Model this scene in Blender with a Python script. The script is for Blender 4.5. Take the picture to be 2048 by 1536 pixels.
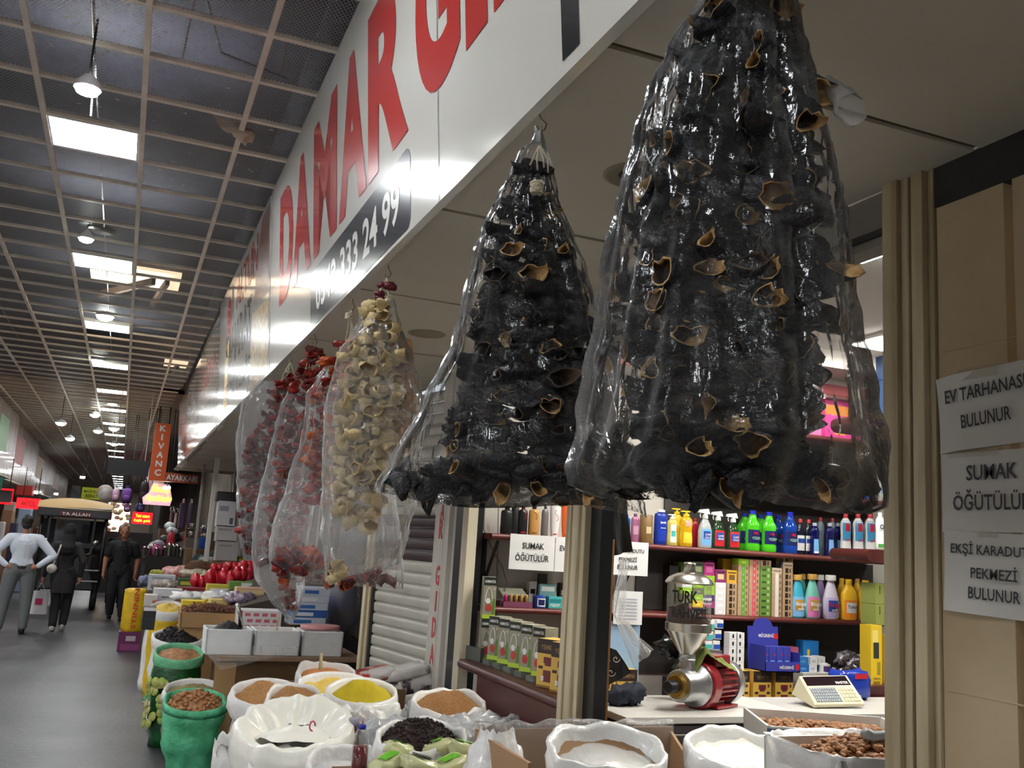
import bpy, bmesh, math, random
from mathutils import Vector as V, Matrix, noise
R0 = random.Random(7)
SC = bpy.context.scene
for o in list(bpy.data.objects): bpy.data.objects.remove(o)
COL = SC.collection
PI = math.pi
# ------------------------------------------------------------------ camera
CAM = V((0, 0, 1.65)); FPX = 1891.0
yaw, pitch, roll = .3785, .1713, .0628
_f = V((math.sin(yaw)*math.cos(pitch), math.cos(yaw)*math.cos(pitch), math.sin(pitch)))
_r = V((math.cos(yaw), -math.sin(yaw), 0)); _u = _r.cross(_f)
CR = _r*math.cos(roll)+_u*math.sin(roll); CU = -_r*math.sin(roll)+_u*math.cos(roll); CF = _f
cd = bpy.data.cameras.new('camera'); cd.sensor_fit = 'HORIZONTAL'; cd.sensor_width = 36; cd.lens = FPX*36/2048
cd.clip_start = .05; cd.clip_end = 300
cam = bpy.data.objects.new('camera', cd); COL.objects.link(cam)
cam.matrix_world = Matrix(((CR.x, CU.x, -CF.x, CAM.x), (CR.y, CU.y, -CF.y, CAM.y), (CR.z, CU.z, -CF.z, CAM.z), (0, 0, 0, 1)))
SC.camera = cam
SC.view_settings.view_transform = 'Standard'; SC.view_settings.look = 'None'
SC.view_settings.gamma = 1; SC.view_settings.exposure = 1.3; SC.view_settings.use_curve_mapping = False
SC.cycles.transparent_max_bounces = 32; SC.cycles.max_bounces = 8
# ------------------------------------------------------------------ world: dim daylight leaking in from the ends of the hall
W = bpy.data.worlds.new('hall_air'); SC.world = W; W.use_nodes = True
W.node_tree.nodes['Background'].inputs[0].default_value = (.80, .86, .95, 1)
W.node_tree.nodes['Background'].inputs[1].default_value = .35
LAMP_Y = [-12.54+3.078*k for k in range(0, 28)]
LED = 18.0
# ------------------------------------------------------------------ helpers
def ray(u, v): return CR*((u-1024)/FPX)+CU*((768-v)/FPX)+CF
def P(u, v, **k):
    d = ray(u, v); (a, w), = k.items()
    if a == 'd': return CAM+d*w
    i = 'xyz'.index(a); return CAM+d*((w-CAM[i])/d[i])
def depth(p): return (V(p)-CAM).dot(CF)
def lin(c):
    c = c/255; return c/12.92 if c <= .04045 else ((c+.055)/1.055)**2.4
def rgb(c): return (lin(c[0]), lin(c[1]), lin(c[2]), 1)
MATS = {}
def mat(key, c=(128, 128, 128), rough=.5, metal=0., var=0., vs=8., bump=0., bs=40., emit=0., c2=None, spec=.5, coat=0., alpha=1., trans=0., stretch=(1, 1, 1), hard=False, subs=0.):
    if key in MATS: return MATS[key]
    m = bpy.data.materials.new(key); m.use_nodes = True; nt = m.node_tree; N = nt.nodes; L = nt.links
    b = N['Principled BSDF']; b.inputs['Base Color'].default_value = rgb(c); b.inputs['Roughness'].default_value = rough
    b.inputs['Metallic'].default_value = metal; b.inputs['Specular IOR Level'].default_value = spec
    b.inputs['Coat Weight'].default_value = coat; b.inputs['Coat Roughness'].default_value = .08
    b.inputs['Alpha'].default_value = alpha; b.inputs['Transmission Weight'].default_value = trans
    if subs: b.inputs['Subsurface Weight'].default_value = subs; b.inputs['Subsurface Radius'].default_value = (.02, .015, .01)
    if emit: b.inputs['Emission Color'].default_value = rgb(c); b.inputs['Emission Strength'].default_value = emit
    if var or bump or c2:
        tc = N.new('ShaderNodeTexCoord'); mp = N.new('ShaderNodeMapping'); mp.inputs['Scale'].default_value = stretch
        L.new(tc.outputs['Object'], mp.inputs['Vector'])
    if var or c2:
        n = N.new('ShaderNodeTexNoise'); n.inputs['Scale'].default_value = vs; n.inputs['Detail'].default_value = 6
        L.new(mp.outputs[0], n.inputs['Vector']); rp = N.new('ShaderNodeValToRGB')
        a = rgb(c); d = rgb(c2) if c2 else tuple(x*(1-var) for x in a[:3])+(1,)
        w = .03 if hard else .2
        rp.color_ramp.elements[0].position = .5-w; rp.color_ramp.elements[1].position = .5+w
        rp.color_ramp.elements[0].color = d; rp.color_ramp.elements[1].color = a
        L.new(n.outputs[0], rp.inputs[0]); L.new(rp.outputs[0], b.inputs['Base Color'])
    if bump:
        n2 = N.new('ShaderNodeTexNoise'); n2.inputs['Scale'].default_value = bs; n2.inputs['Detail'].default_value = 4
        L.new(mp.outputs[0], n2.inputs['Vector']); bp = N.new('ShaderNodeBump'); bp.inputs['Strength'].default_value = bump
        bp.inputs['Distance'].default_value = .01
        L.new(n2.outputs[0], bp.inputs['Height']); L.new(bp.outputs[0], b.inputs['Normal'])
    MATS[key] = m; return m
def film(key, haze=.07, edge=.35, gl=.55, tint=(235, 238, 240), rough=.14, bs=22., bump=.6, stretch=(1, 1, .35), sh=1.):
    """clear crumpled polythene: mostly see-through, milky at grazing angles, sharp highlights"""
    if key in MATS: return MATS[key]
    m = bpy.data.materials.new(key); m.use_nodes = True; nt = m.node_tree; N = nt.nodes; L = nt.links; N.clear()
    out = N.new('ShaderNodeOutputMaterial'); tr = N.new('ShaderNodeBsdfTransparent'); df = N.new('ShaderNodeBsdfDiffuse'); tl = N.new('ShaderNodeBsdfTranslucent')
    g = N.new('ShaderNodeBsdfGlossy'); g.inputs['Roughness'].default_value = rough
    df.inputs[0].default_value = rgb(tint); tl.inputs[0].default_value = rgb(tint)
    tc = N.new('ShaderNodeTexCoord'); mp = N.new('ShaderNodeMapping'); mp.inputs['Scale'].default_value = stretch; L.new(tc.outputs['Object'], mp.inputs[0])
    n = N.new('ShaderNodeTexNoise'); n.inputs['Scale'].default_value = bs; n.inputs['Detail'].default_value = 5; n.inputs['Distortion'].default_value = .6; L.new(mp.outputs[0], n.inputs['Vector'])
    sb = N.new('ShaderNodeMath'); sb.operation = 'SUBTRACT'; sb.inputs[1].default_value = .5; L.new(n.outputs[0], sb.inputs[0]); ab = N.new('ShaderNodeMath'); ab.operation = 'ABSOLUTE'; L.new(sb.outputs[0], ab.inputs[0])
    bp = N.new('ShaderNodeBump'); bp.inputs['Strength'].default_value = bump; bp.inputs['Distance'].default_value = .05; L.new(ab.outputs[0], bp.inputs['Height'])
    L.new(bp.outputs[0], g.inputs['Normal'])
    lw = N.new('ShaderNodeLayerWeight'); lw.inputs[0].default_value = .3
    mr = N.new('ShaderNodeMapRange'); mr.inputs['From Min'].default_value = .15; mr.inputs['From Max'].default_value = .95; mr.inputs['To Min'].default_value = haze; mr.inputs['To Max'].default_value = edge
    L.new(lw.outputs['Facing'], mr.inputs['Value'])
    ad = N.new('ShaderNodeMixShader'); ad.inputs[0].default_value = .5; L.new(df.outputs[0], ad.inputs[1]); L.new(tl.outputs[0], ad.inputs[2])
    m1 = N.new('ShaderNodeMixShader'); L.new(mr.outputs[0], m1.inputs[0]); L.new(tr.outputs[0], m1.inputs[1]); L.new(ad.outputs[0], m1.inputs[2])
    fr = N.new('ShaderNodeFresnel'); fr.inputs[0].default_value = 1.5; L.new(bp.outputs[0], fr.inputs['Normal'])
    mu = N.new('ShaderNodeMath'); mu.operation = 'MULTIPLY_ADD'; mu.inputs[1].default_value = gl; mu.inputs[2].default_value = .02; L.new(fr.outputs[0], mu.inputs[0])
    m2 = N.new('ShaderNodeMixShader'); L.new(mu.outputs[0], m2.inputs[0]); L.new(m1.outputs[0], m2.inputs[1]); L.new(g.outputs[0], m2.inputs[2])
    L.new(m2.outputs[0], out.inputs[0]); MATS[key] = m; return m
def tag(o, label=None, cat=None, group=None, kind=None):
    if label: o['label'] = label
    if cat: o['category'] = cat
    if group: o['group'] = group
    if kind: o['kind'] = kind
    return o
def thing(name, label, cat, loc=(0, 0, 0), rz=0, group=None, rot=None):
    o = bpy.data.objects.new(name, None); COL.objects.link(o); o.location = loc; o.rotation_euler = rot or (0, 0, rz); o.empty_display_size = .05
    return tag(o, label, cat, group)
def wm(o):
    M = Matrix.Translation(o.location) @ o.rotation_euler.to_matrix().to_4x4() @ Matrix.Diagonal(o.scale).to_4x4()
    return wm(o.parent) @ M if o.parent else M
class MB:
    def __init__(s): s.v = []; s.f = []; s.m = []; s.k = 0
    def add(s, vs, fs, m=None):
        b = len(s.v); s.v += [V(x) for x in vs]; s.f += [tuple(i+b for i in f) for f in fs]; s.m += [s.k if m is None else m]*len(fs); return s
    def box(s, c, d, rz=0, m=None, R=None):
        x, y, z = d[0]/2, d[1]/2, d[2]/2; R = R or Matrix.Rotation(rz, 3, 'Z'); c = V(c)
        return s.hexa([c+R@V(p) for p in ((-x, -y, -z), (x, -y, -z), (x, y, -z), (-x, y, -z), (-x, -y, z), (x, -y, z), (x, y, z), (-x, y, z))], m)
    def bx(s, a, b, m=None): return s.box([(a[i]+b[i])/2 for i in range(3)], [abs(b[i]-a[i]) for i in range(3)], 0, m)
    def hexa(s, p, m=None): return s.add(p, [(0, 3, 2, 1), (4, 5, 6, 7), (0, 1, 5, 4), (1, 2, 6, 5), (2, 3, 7, 6), (3, 0, 4, 7)], m)
    def quad(s, *p, m=None): return s.add(p, [tuple(range(len(p)))], m)
    def tube(s, pts, r, n=8, m=None, caps=True):
        pts = [V(p) for p in pts]; rr = r if isinstance(r, (list, tuple)) else [r]*len(pts); vs = []; fs = []; up = None
        for i, p in enumerate(pts):
            t = (pts[min(i+1, len(pts)-1)]-pts[max(i-1, 0)]).normalized()
            if up is None: up = V((0, 0, 1)) if abs(t.z) < .9 else V((1, 0, 0))
            a = t.cross(up).normalized(); up = a.cross(t)
            vs += [p+(a*math.cos(2*PI*j/n)+up*math.sin(2*PI*j/n))*rr[i] for j in range(n)]
        for i in range(len(pts)-1):
            for j in range(n): fs.append((i*n+j, i*n+(j+1) % n, (i+1)*n+(j+1) % n, (i+1)*n+j))
        if caps: fs += [tuple(range(n-1, -1, -1)), tuple((len(pts)-1)*n+j for j in range(n))]
        return s.add(vs, fs, m)
    def lathe(s, prof, n=24, c=(0, 0, 0), sx=1, sy=1, m=None, wob=None, R=None, ms=None, caps=True):
        vs = []; fs = []; c = V(c)
        for i, (r, z) in enumerate(prof):
            for j in range(n):
                a = 2*PI*j/n; q = V((r*math.cos(a)*sx, r*math.sin(a)*sy, z))
                if wob: q = wob(q, i, a)
                vs.append(c+(R@q if R else q))
        b = len(s.f)
        for i in range(len(prof)-1):
            for j in range(n): fs.append((i*n+j, i*n+(j+1) % n, (i+1)*n+(j+1) % n, (i+1)*n+j))
        s.add(vs, fs, m)
        if ms:
            for i in range(len(prof)-1):
                for j in range(n): s.m[b+i*n+j] = ms[i]
        if caps:
            k = len(s.v)-len(vs)
            for i in (0, len(prof)-1):
                if prof[i][0] > 1e-4: s.f.append(tuple(k+i*n+j for j in (range(n-1, -1, -1) if i == 0 else range(n)))); s.m.append((ms[i-1 if i else 0] if ms else (s.k if m is None else m)))
        return s
    def grid(s, fn, nu, nv, cu=False, m=None):
        vs = [fn(i/(nu if cu else nu-1), j/(nv-1)) for j in range(nv) for i in range(nu)]; fs = []
        for j in range(nv-1):
            for i in range(nu if cu else nu-1): fs.append((j*nu+i, j*nu+(i+1) % nu, (j+1)*nu+(i+1) % nu, (j+1)*nu+i))
        return s.add(vs, fs, m)
    def prism(s, poly, h, M=None, m=None):
        """poly in xy extruded along z by h, placed by M"""
        n = len(poly); M = M or Matrix(); vs = [M@V((x, y, 0)) for x, y in poly]+[M@V((x, y, h)) for x, y in poly]
        return s.add(vs, [tuple(range(n-1, -1, -1)), tuple(range(n, 2*n))]+[(i, (i+1) % n, n+(i+1) % n, n+i) for i in range(n)], m)
    def blob(s, c, r, amp=.1, fr=3., n=12, seed=0, m=None, R=None, sq=1.):
        c = V(c); vs = []; fs = []; h = n//2+1
        for j in range(h):
            t = PI*j/(h-1)
            for i in range(n):
                a = 2*PI*i/n; d = V((math.sin(t)*math.cos(a), math.sin(t)*math.sin(a), math.cos(t)))
                if sq != 1: d = V([math.copysign(abs(x)**sq, x) for x in d])
                k = 1+amp*noise.noise(d*fr+V((seed*3.1, seed*1.7, seed)))
                q = V((d.x*r[0]*k, d.y*r[1]*k, d.z*r[2]*k)); vs.append(c+(R@q if R else q))
        for j in range(h-1):
            for i in range(n): fs.append((j*n+i, (j+1)*n+i, (j+1)*n+(i+1) % n, j*n+(i+1) % n))
        return s.add(vs, fs, m)
    def build(s, name, mats, parent=None, smooth=False, bevel=0, world=True, angle=None, weld=False, sub=0, **tg):
        me = bpy.data.meshes.new(name); vs = s.v
        if parent is not None and world: Mi = wm(parent).inverted(); vs = [Mi@x for x in vs]
        org = V((0, 0, 0))
        if parent is None and world and vs:
            xs = [x.x for x in vs]; ys = [x.y for x in vs]; org = V(((min(xs)+max(xs))/2, (min(ys)+max(ys))/2, min(x.z for x in vs))); vs = [x-org for x in vs]
        me.from_pydata([tuple(x) for x in vs], [], s.f)
        for m in (mats if isinstance(mats, (list, tuple)) else [mats]): me.materials.append(m)
        me.polygons.foreach_set('material_index', s.m)
        if smooth or angle: me.polygons.foreach_set('use_smooth', [True]*len(me.polygons))
        me.update()
        if weld:
            bm = bmesh.new(); bm.from_mesh(me); bmesh.ops.remove_doubles(bm, verts=bm.verts, dist=1e-5); bm.to_mesh(me); bm.free()
        if angle: me.set_sharp_from_angle(angle=math.radians(angle))
        o = bpy.data.objects.new(name, me); COL.objects.link(o); o.location = org
        if parent is not None: o.parent = parent
        if bevel:
            b = o.modifiers.new('bevel', 'BEVEL'); b.width = bevel; b.segments = 2; b.limit_method = 'ANGLE'; b.angle_limit = math.radians(40)
        if sub: q = o.modifiers.new('sub', 'SUBSURF'); q.levels = sub; q.render_levels = sub
        tag(o, tg.get('label'), tg.get('cat'), tg.get('group'), tg.get('kind')); return o
def struct(name, mb, mats, **k): return mb.build(name, mats, kind='structure', **k)
def copy_tree(o, parent=None):
    c = o.copy(); COL.objects.link(c)
    if parent: c.parent = parent
    for ch in list(o.children): copy_tree(ch, c)
    return c
_TX = {}
def text_mesh(s, bold=0., res=2):
    k = (s, bold, res)
    if k in _TX: return _TX[k]
    cu = bpy.data.curves.new('t', 'FONT'); cu.body = s; cu.resolution_u = res; cu.offset = bold; cu.align_x = 'CENTER'; cu.space_line = 1.05
    o = bpy.data.objects.new('t', cu); COL.objects.link(o); bpy.context.view_layer.update()
    me = bpy.data.meshes.new_from_object(o.evaluated_get(bpy.context.evaluated_depsgraph_get()))
    vs = [v.co.copy() for v in me.vertices]; fs = [tuple(p.vertices) for p in me.polygons]
    bpy.data.objects.remove(o); bpy.data.curves.remove(cu); bpy.data.meshes.remove(me)
    x0 = min(v.x for v in vs); x1 = max(v.x for v in vs); y0 = min(v.y for v in vs); y1 = max(v.y for v in vs)
    vs = [V(((v.x-x0)/(x1-x0), (v.y-y0)/(y1-y0), 0)) for v in vs]
    _TX[k] = (vs, fs, (x1-x0)/(y1-y0)); return _TX[k]
def frame(o, r, u):
    r = V(r).normalized(); u = V(u); n = r.cross(u).normalized(); u = n.cross(r)
    return Matrix(((r.x, u.x, n.x, o[0]), (r.y, u.y, n.y, o[1]), (r.z, u.z, n.z, o[2]), (0, 0, 0, 1)))
def text(mb, s, M, x, y, w, h, bold=0., m=None, skew=0., z=.0015, res=2, top=None):
    """lettering filling the box (x, y, w, h) of the frame M; top(t) bends heights along the line"""
    vs, fs, _ = text_mesh(s, bold, res)
    mb.add([M@V((x+v.x*w+skew*v.y*h, y+v.y*(h if top is None else top(v.x)), z)) for v in vs], fs, m); return mb
def rect(mb, M, x, y, w, h, m=None, z=.001): return mb.quad(*[M@V(p) for p in ((x, y, z), (x+w, y, z), (x+w, y+h, z), (x, y+h, z))], m=m)
def disc(mb, M, x, y, r, m=None, z=.0012, n=16, ry=None): return mb.quad(*[M@V((x+r*math.cos(2*PI*i/n), y+(ry or r)*math.sin(2*PI*i/n), z)) for i in range(n)], m=m)
def nz(p, s=0.): return noise.noise(V((p[0]+s, p[1]-s, p[2]+2*s)))
INK = mat('black ink', (22, 22, 26), .5)
PAPER = mat('white paper', (226, 226, 226), .7)
CREAM = mat('cream paint', (222, 212, 186), .45, var=.22, vs=5, bump=.15, bs=60, stretch=(1, 1, .25))
# ------------------------------------------------------------------ the hall
FX = lambda z: .815-(z-2.73)*.0906          # leaning sign fascia on the right
CY = [4.358+.513*k for k in range(-12, 56)]; CX = [-2.89, -2.345, -1.8, -1.255, -.71, -.167, .378]
fl = MB(); fl.bx((-7, -4, -.1), (9, 80, 0))
struct('floor', fl, mat('worn screed', (88, 87, 90), .42, c2=(60, 59, 62), vs=1.1, bump=.25, bs=25))
# open mesh ceiling
def mesh_mat():
    m = bpy.data.materials.new('expanded metal mesh'); m.use_nodes = True; nt = m.node_tree; N = nt.nodes; L = nt.links
    b = N['Principled BSDF']; b.inputs['Base Color'].default_value = rgb((150, 148, 146)); b.inputs['Roughness'].default_value = .5; b.inputs['Metallic'].default_value = .3
    tc = N.new('ShaderNodeTexCoord'); sp = N.new('ShaderNodeSeparateXYZ'); L.new(tc.outputs['Object'], sp.inputs[0])
    def M(op, a, b2=None, c=None):
        n = N.new('ShaderNodeMath'); n.operation = op
        for i, q in enumerate((a, b2, c)):
            if q is None: continue
            if isinstance(q, (int, float)): n.inputs[i].default_value = q
            else: L.new(q, n.inputs[i])
        return n.outputs[0]
    p = .021
    u = M('ADD', sp.outputs[0], M('MULTIPLY', sp.outputs[1], .62)); w = M('SUBTRACT', sp.outputs[0], M('MULTIPLY', sp.outputs[1], .62))
    a = M('ABSOLUTE', M('SUBTRACT', M('FRACT', M('DIVIDE', u, p)), .5)); c = M('ABSOLUTE', M('SUBTRACT', M('FRACT', M('DIVIDE', w, p)), .5))
    k = M('LESS_THAN', M('MINIMUM', a, c), .105)
    tr = N.new('ShaderNodeBsdfTransparent'); mx = N.new('ShaderNodeMixShader'); L.new(k, mx.inputs[0]); L.new(tr.outputs[0], mx.inputs[1]); L.new(b.outputs[0], mx.inputs[2])
    L.new(mx.outputs[0], N['Material Output'].inputs[0]); return m
HOLES = [(-.71, -.167, 13), (-.71, -.167, 14), (-.167, .378, 13), (.378, .7, 20), (.378, .7, 21)]
lampk = set(range(3-6*3, 60, 6))
ce = MB()
for k in range(len(CY)-1):
    for i in range(len(CX)):
        x0 = CX[i]; x1 = CX[i+1] if i+1 < len(CX) else .70
        kk = k-12
        if i == 4 and (kk-3) % 6 == 0: continue
        if i == 4 and kk in (15, 16): continue
        if i == 5 and kk in (15,): continue
        if i == 6 and kk in (25, 26, 27): continue
        if CY[k] > 17.5: continue
        ce.quad((x0, CY[k], 4.005), (x0, CY[k+1], 4.005), (x1, CY[k+1], 4.005), (x1, CY[k], 4.005))
ceil = struct('ceiling', ce, mesh_mat())
far = MB(); far.bx((-4.6, 17.7, 4.0), (2.05, 75, 4.05)); struct('ceiling_far', far, mat('warm-light ceiling tint', (150, 128, 110), .5, c2=(92, 80, 74), vs=3, stretch=(.2, 6, 1)))  # brown tint stands in for warm light grazing the far mesh
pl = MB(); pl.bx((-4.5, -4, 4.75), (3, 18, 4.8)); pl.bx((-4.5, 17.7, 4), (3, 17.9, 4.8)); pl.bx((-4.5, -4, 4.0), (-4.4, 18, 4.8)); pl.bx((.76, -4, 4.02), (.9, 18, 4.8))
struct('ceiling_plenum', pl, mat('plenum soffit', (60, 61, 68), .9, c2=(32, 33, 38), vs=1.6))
RAIL = mat('ceiling rail', (240, 232, 218), .45, metal=.2, var=.2, vs=6)
for x in CX:
    MB().bx((x-.015, -3, 3.982), (x+.015, 62, 4.004)).build('main_rail', RAIL, ceil)
for k, y in enumerate(CY):
    if y > -2.5: MB().bx((-4.2, y-.017, 3.988), (.70 if y < 17 else .66, y+.017, 4.012)).build('cross_rail', RAIL, ceil)
mr = MB()
for z in (0, 1): mr.tube([(-1.9+z*1.4, -3, 4.45), (-1.9+z*1.4, 17, 4.5)], .007, 6)
mr.tube([(-.6, 2, 4.5), (.2, 5.3, 4.32), (.66, 6, 4.6)], .008, 5); mr.tube([(-.5, 4, 4.7), (-.45, 5.5, 4.2), (-.5, 6.6, 4.06)], .006, 5); mr.tube([(.1, 3.2, 4.7), (.0, 5.0, 4.05)], .004, 5); mr.tube([(.45, 3.6, 4.7), (.5, 4.9, 4.05)], .004, 5)
mr.bx((-3, 3.35, 4.1), (.7, 3.5, 4.14))
mr.build('hanger_wire', mat('grey cable', (150, 148, 142), .6), ceil, smooth=True)
# roof seen through the missing tiles; an emissive sheet stands in for daylight on it
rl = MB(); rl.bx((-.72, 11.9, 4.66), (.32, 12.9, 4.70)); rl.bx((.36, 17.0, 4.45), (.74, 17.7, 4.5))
tag(rl.build('roof_glow', mat('glowing roof sheet', (236, 206, 170), .8, emit=.75)), 'glowing roof sheet put in for daylight, seen through the missing ceiling tiles', 'roof sheet')
jo = MB(); jo.box((-.3, 12.3, 4.5), (.05, 1.3, .08), .5); jo.box((.1, 12.3, 4.5), (.05, 1.3, .08), .1); jo.box((.5, 17.3, 4.3), (.05, 1.3, .08), .1)
jo.build('joist', mat('old timber', (70, 55, 42), .8), ceil)
# flakes of debris lying on the mesh: uncountable litter
de = MB()
for i in range(90):
    x = R0.uniform(-.7, .6); y = R0.uniform(4.3, 7); s = R0.uniform(.004, .014); a = R0.uniform(0, 6)
    de.add([(x+s*math.cos(a+t)*(1 if t % 2 else 1.7), y+s*math.sin(a+t), 4.012+R0.uniform(0, .004)) for t in (0, 1.6, 3.1, 4.7)], [(0, 1, 2, 3)])
tag(de.build('ceiling_litter', mat('paper scraps', (214, 200, 176), .8)), 'pale scraps of litter lying on the ceiling mesh', 'litter', kind='stuff')
pb = MB().blob((.33, 5.62, 4.05), (.10, .07, .05), .7, 4, 14, 3).blob((.40, 5.60, 3.99), (.06, .06, .05), .6, 4, 12, 5)
tag(pb.build('plastic_bag', film('dusty bag', .8, .95, .3, (240, 224, 204)), smooth=True), 'crumpled dusty plastic bag caught on the ceiling mesh beside the red lettered sign', 'plastic bag')
# lamps of the hall
LEDM = mat('LED diffuser', (248, 252, 255), .5, emit=LED); WHT = mat('white enamel', (225, 225, 225), .4)
for i, y in enumerate(LAMP_Y):
    i -= 3; y0 = 4.358+.513*(3+6*(i-3))
    t = thing('ceiling_light', 'far LED panel in the ceiling row beyond the tricycle' if i > 8 else 'LED panel of the row behind the camera' if i < 0 else ['square LED panel behind the camera', 'square LED panel overhead', 'square LED panel just overhead', 'largest and nearest glowing square LED panel in the mesh ceiling', 'second square LED panel of the row, beside a domed lamp', 'third square LED panel of the row, just past the broken ceiling tiles', 'fourth square LED panel of the row', 'fifth square LED panel of the row', 'sixth square LED panel of the row'][i], 'ceiling light', (-.44, y0+.256, 3.985), 0, 'LED panels down the middle of the mesh ceiling')
    f = MB()
    for s in (-1, 1): f.bx((-.44+s*.256-.012, y0+.005, 3.985), (-.44+s*.256+.012, y0+.508, 4.03)); f.bx((-.684, y0+.256+s*.24-.012, 3.985), (-.196, y0+.256+s*.24+.012, 4.03))
    f.build('frame', WHT, t)
    MB().bx((-.684, y0+.016, 3.992), (-.196, y0+.497, 3.999)).build('diffuser', LEDM, t)
DOME = mat('glowing dome', (248, 255, 246), .4, emit=22.)
spots = [(175, 178, 4.72, 'brightest bare lamp hanging in front of the mesh above the nearest LED panel', .062), (172, 478, 8.1, 'small glowing lamp with a thin disc shade beside the second LED panel', .06), (210, 633, 11.6, 'hanging lamp beside the hole in the ceiling', .1), (197, 722, 14.9, 'hanging lamp beside the fourth LED panel', .1), (221, 775, 18.3, 'hanging lamp above the fifth LED panel', .11), (225, 806, 20.6, 'hanging lamp above the sixth LED panel', .11), (122, 846, 20, 'leftmost hanging lamp over the left rails', .1), (140, 877, 23, 'hanging lamp left of the far LED row', .1), (228, 857, 24, 'hanging lamp right of the far LED row', .12), (196, 862, 23, 'hanging lamp at the middle of the far LED row', .1), (190, 830, 21.5, 'hanging lamp touching the left of the sixth LED panel', .1), (228, 888, 27, 'bluish hanging lamp near the black screen', .1)]
for u, v, y, lab, r in spots:
    c = P(u, v, y=y); t = thing('hanging_lamp', lab, 'hanging lamp', c, 0, 'bare lamps hung from the ceiling')
    MB().tube([c+V((0, 0, .06)), (c.x, c.y, 4.05 if y < 17 else 3.99)], .006, 6).build('cable', mat('black rubber', (25, 25, 27), .6), t)
    MB().lathe([(r*.35, .07), (r*.9, .03), (r, .0)], 16, c, ms=None, caps=False).build('shade', WHT, t, smooth=True)
    MB().lathe([(r*.95, .0), (r*.8, -r*.3), (r*.35, -r*.5), (0, -r*.52)], 16, c).build('bulb', DOME, t, smooth=True)
c = P(203, 462, y=8.15); tag(MB().lathe([(0, .01), (.11, .006), (.11, 0), (0, 0)], 20, c+V((0, 0, .0))).build('lamp_shade', mat('smoked disc', (120, 120, 118), .4), smooth=True), 'thin smoky disc shade hanging beside the small lamp under the mesh', 'lamp shade')
MB().tube([c, (c.x, c.y, 3.99)], .004, 5).build('hanger', mat('black rubber'), bpy.data.objects['lamp_shade'])
# ------------------------------------------------------------------ right side: soffit, shop fronts
SOF = mat('beige soffit panel', (212, 206, 190), .5, var=.12, vs=1.5); SEAM = mat('soffit joint', (104, 90, 66), .8)
seamY = [-1.9, -.7, .495, 1.689, 2.853, 4.007, 5.234, 6.453, 7.65]+[8.85+1.2*k for k in range(9)]
so = MB()
for a, b in zip(seamY, seamY[1:]): so.bx((.822, a+.012, 2.73), (1.915, b-.012, 2.752))
sfx = struct('ceiling_soffit', so, SOF)
MB().bx((.822, -1.9, 2.74), (1.915, 19.6, 2.756)).build('joint_strip', SEAM, sfx)
for u, v in ((853, 668), (1275, 352)):
    c = P(u, v, z=2.728); MB().lathe([(.10, .003), (.10, 0), (.088, -.003), (.085, .001), (0, .001)], 28, c).build('blanking_plate', mat('beige plate', (146, 136, 114), .5), sfx, smooth=True)
    if u > 1000: MB().lathe([(.055, 0), (.05, -.004), (.03, -.006), (0, -.006)], 20, c).build('lamp_cap', mat('dark brown cap', (60, 46, 34), .5), sfx, smooth=True)
hang = MB()
for a in range(14): pass
# upper wall above the soffit behind the signs
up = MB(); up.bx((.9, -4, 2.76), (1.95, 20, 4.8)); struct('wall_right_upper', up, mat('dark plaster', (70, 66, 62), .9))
# near shop front: shutter panel with papers, pillars
band = MB().bx((1.92, -1.5, 2.62), (1.99, 1.835, 2.735)); struct('trim_1', band, mat('dark mottled lintel', (44, 42, 38), .8, var=.4, vs=12))  # dark, randomly mottled strip below the soffit
BEI = mat('beige sheet metal', (178, 160, 128), .5, c2=(160, 138, 104), vs=2.2, bump=.12, bs=6)
pn = MB().bx((1.925, -1.5, 0), (1.97, 1.60, 2.63)); pn.bx((1.925, 1.625, 0), (1.965, 1.835, 2.63)); 
for z in (.95, 1.37, 2.22): pn.bx((1.9235, .2, z), (1.926, 1.82, z+.004))
struct('wall_right_near', pn, BEI, bevel=.002)
PIL = mat('beige pillar paint', (186, 172, 140), .42, c2=(150, 132, 98), vs=3.5, stretch=(6, 6, .5), bump=.1, bs=30)
pi = MB()
for y0, y1, x in ((1.838, 1.856, 1.915), (1.856, 1.896, 1.895), (1.896, 1.911, 1.925), (1.911, 1.938, 1.90), (1.938, 1.992, 1.885)): pi.bx((x, y0, 0), (2.06, y1, 2.74))
struct('pillar_near', pi, PIL, bevel=.003)
MB().bx((1.90, 1.992, 0), (2.06, 2.006, 2.735)).build('black_seal', mat('black rubber'), bpy.data.objects['pillar_near'])
po = MB()
for y0, y1, x in ((3.80, 3.84, 1.90), (3.84, 3.90, 1.885), (3.90, 3.925, 1.905), (3.925, 3.975, 1.89)): po.bx((x, y0, 0), (1.99, y1, 2.735))
struct('pillar_middle', po, mat('cream pillar paint', (226, 214, 184), .45, c2=(180, 164, 128), vs=4, stretch=(8, 8, .5), bump=.12, bs=40), bevel=.003)
MB().bx((1.93, 3.70, 0), (1.99, 3.80, 2.735)).build('black_channel', mat('black paint', (18, 22, 26), .35), bpy.data.objects['pillar_middle'])
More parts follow.
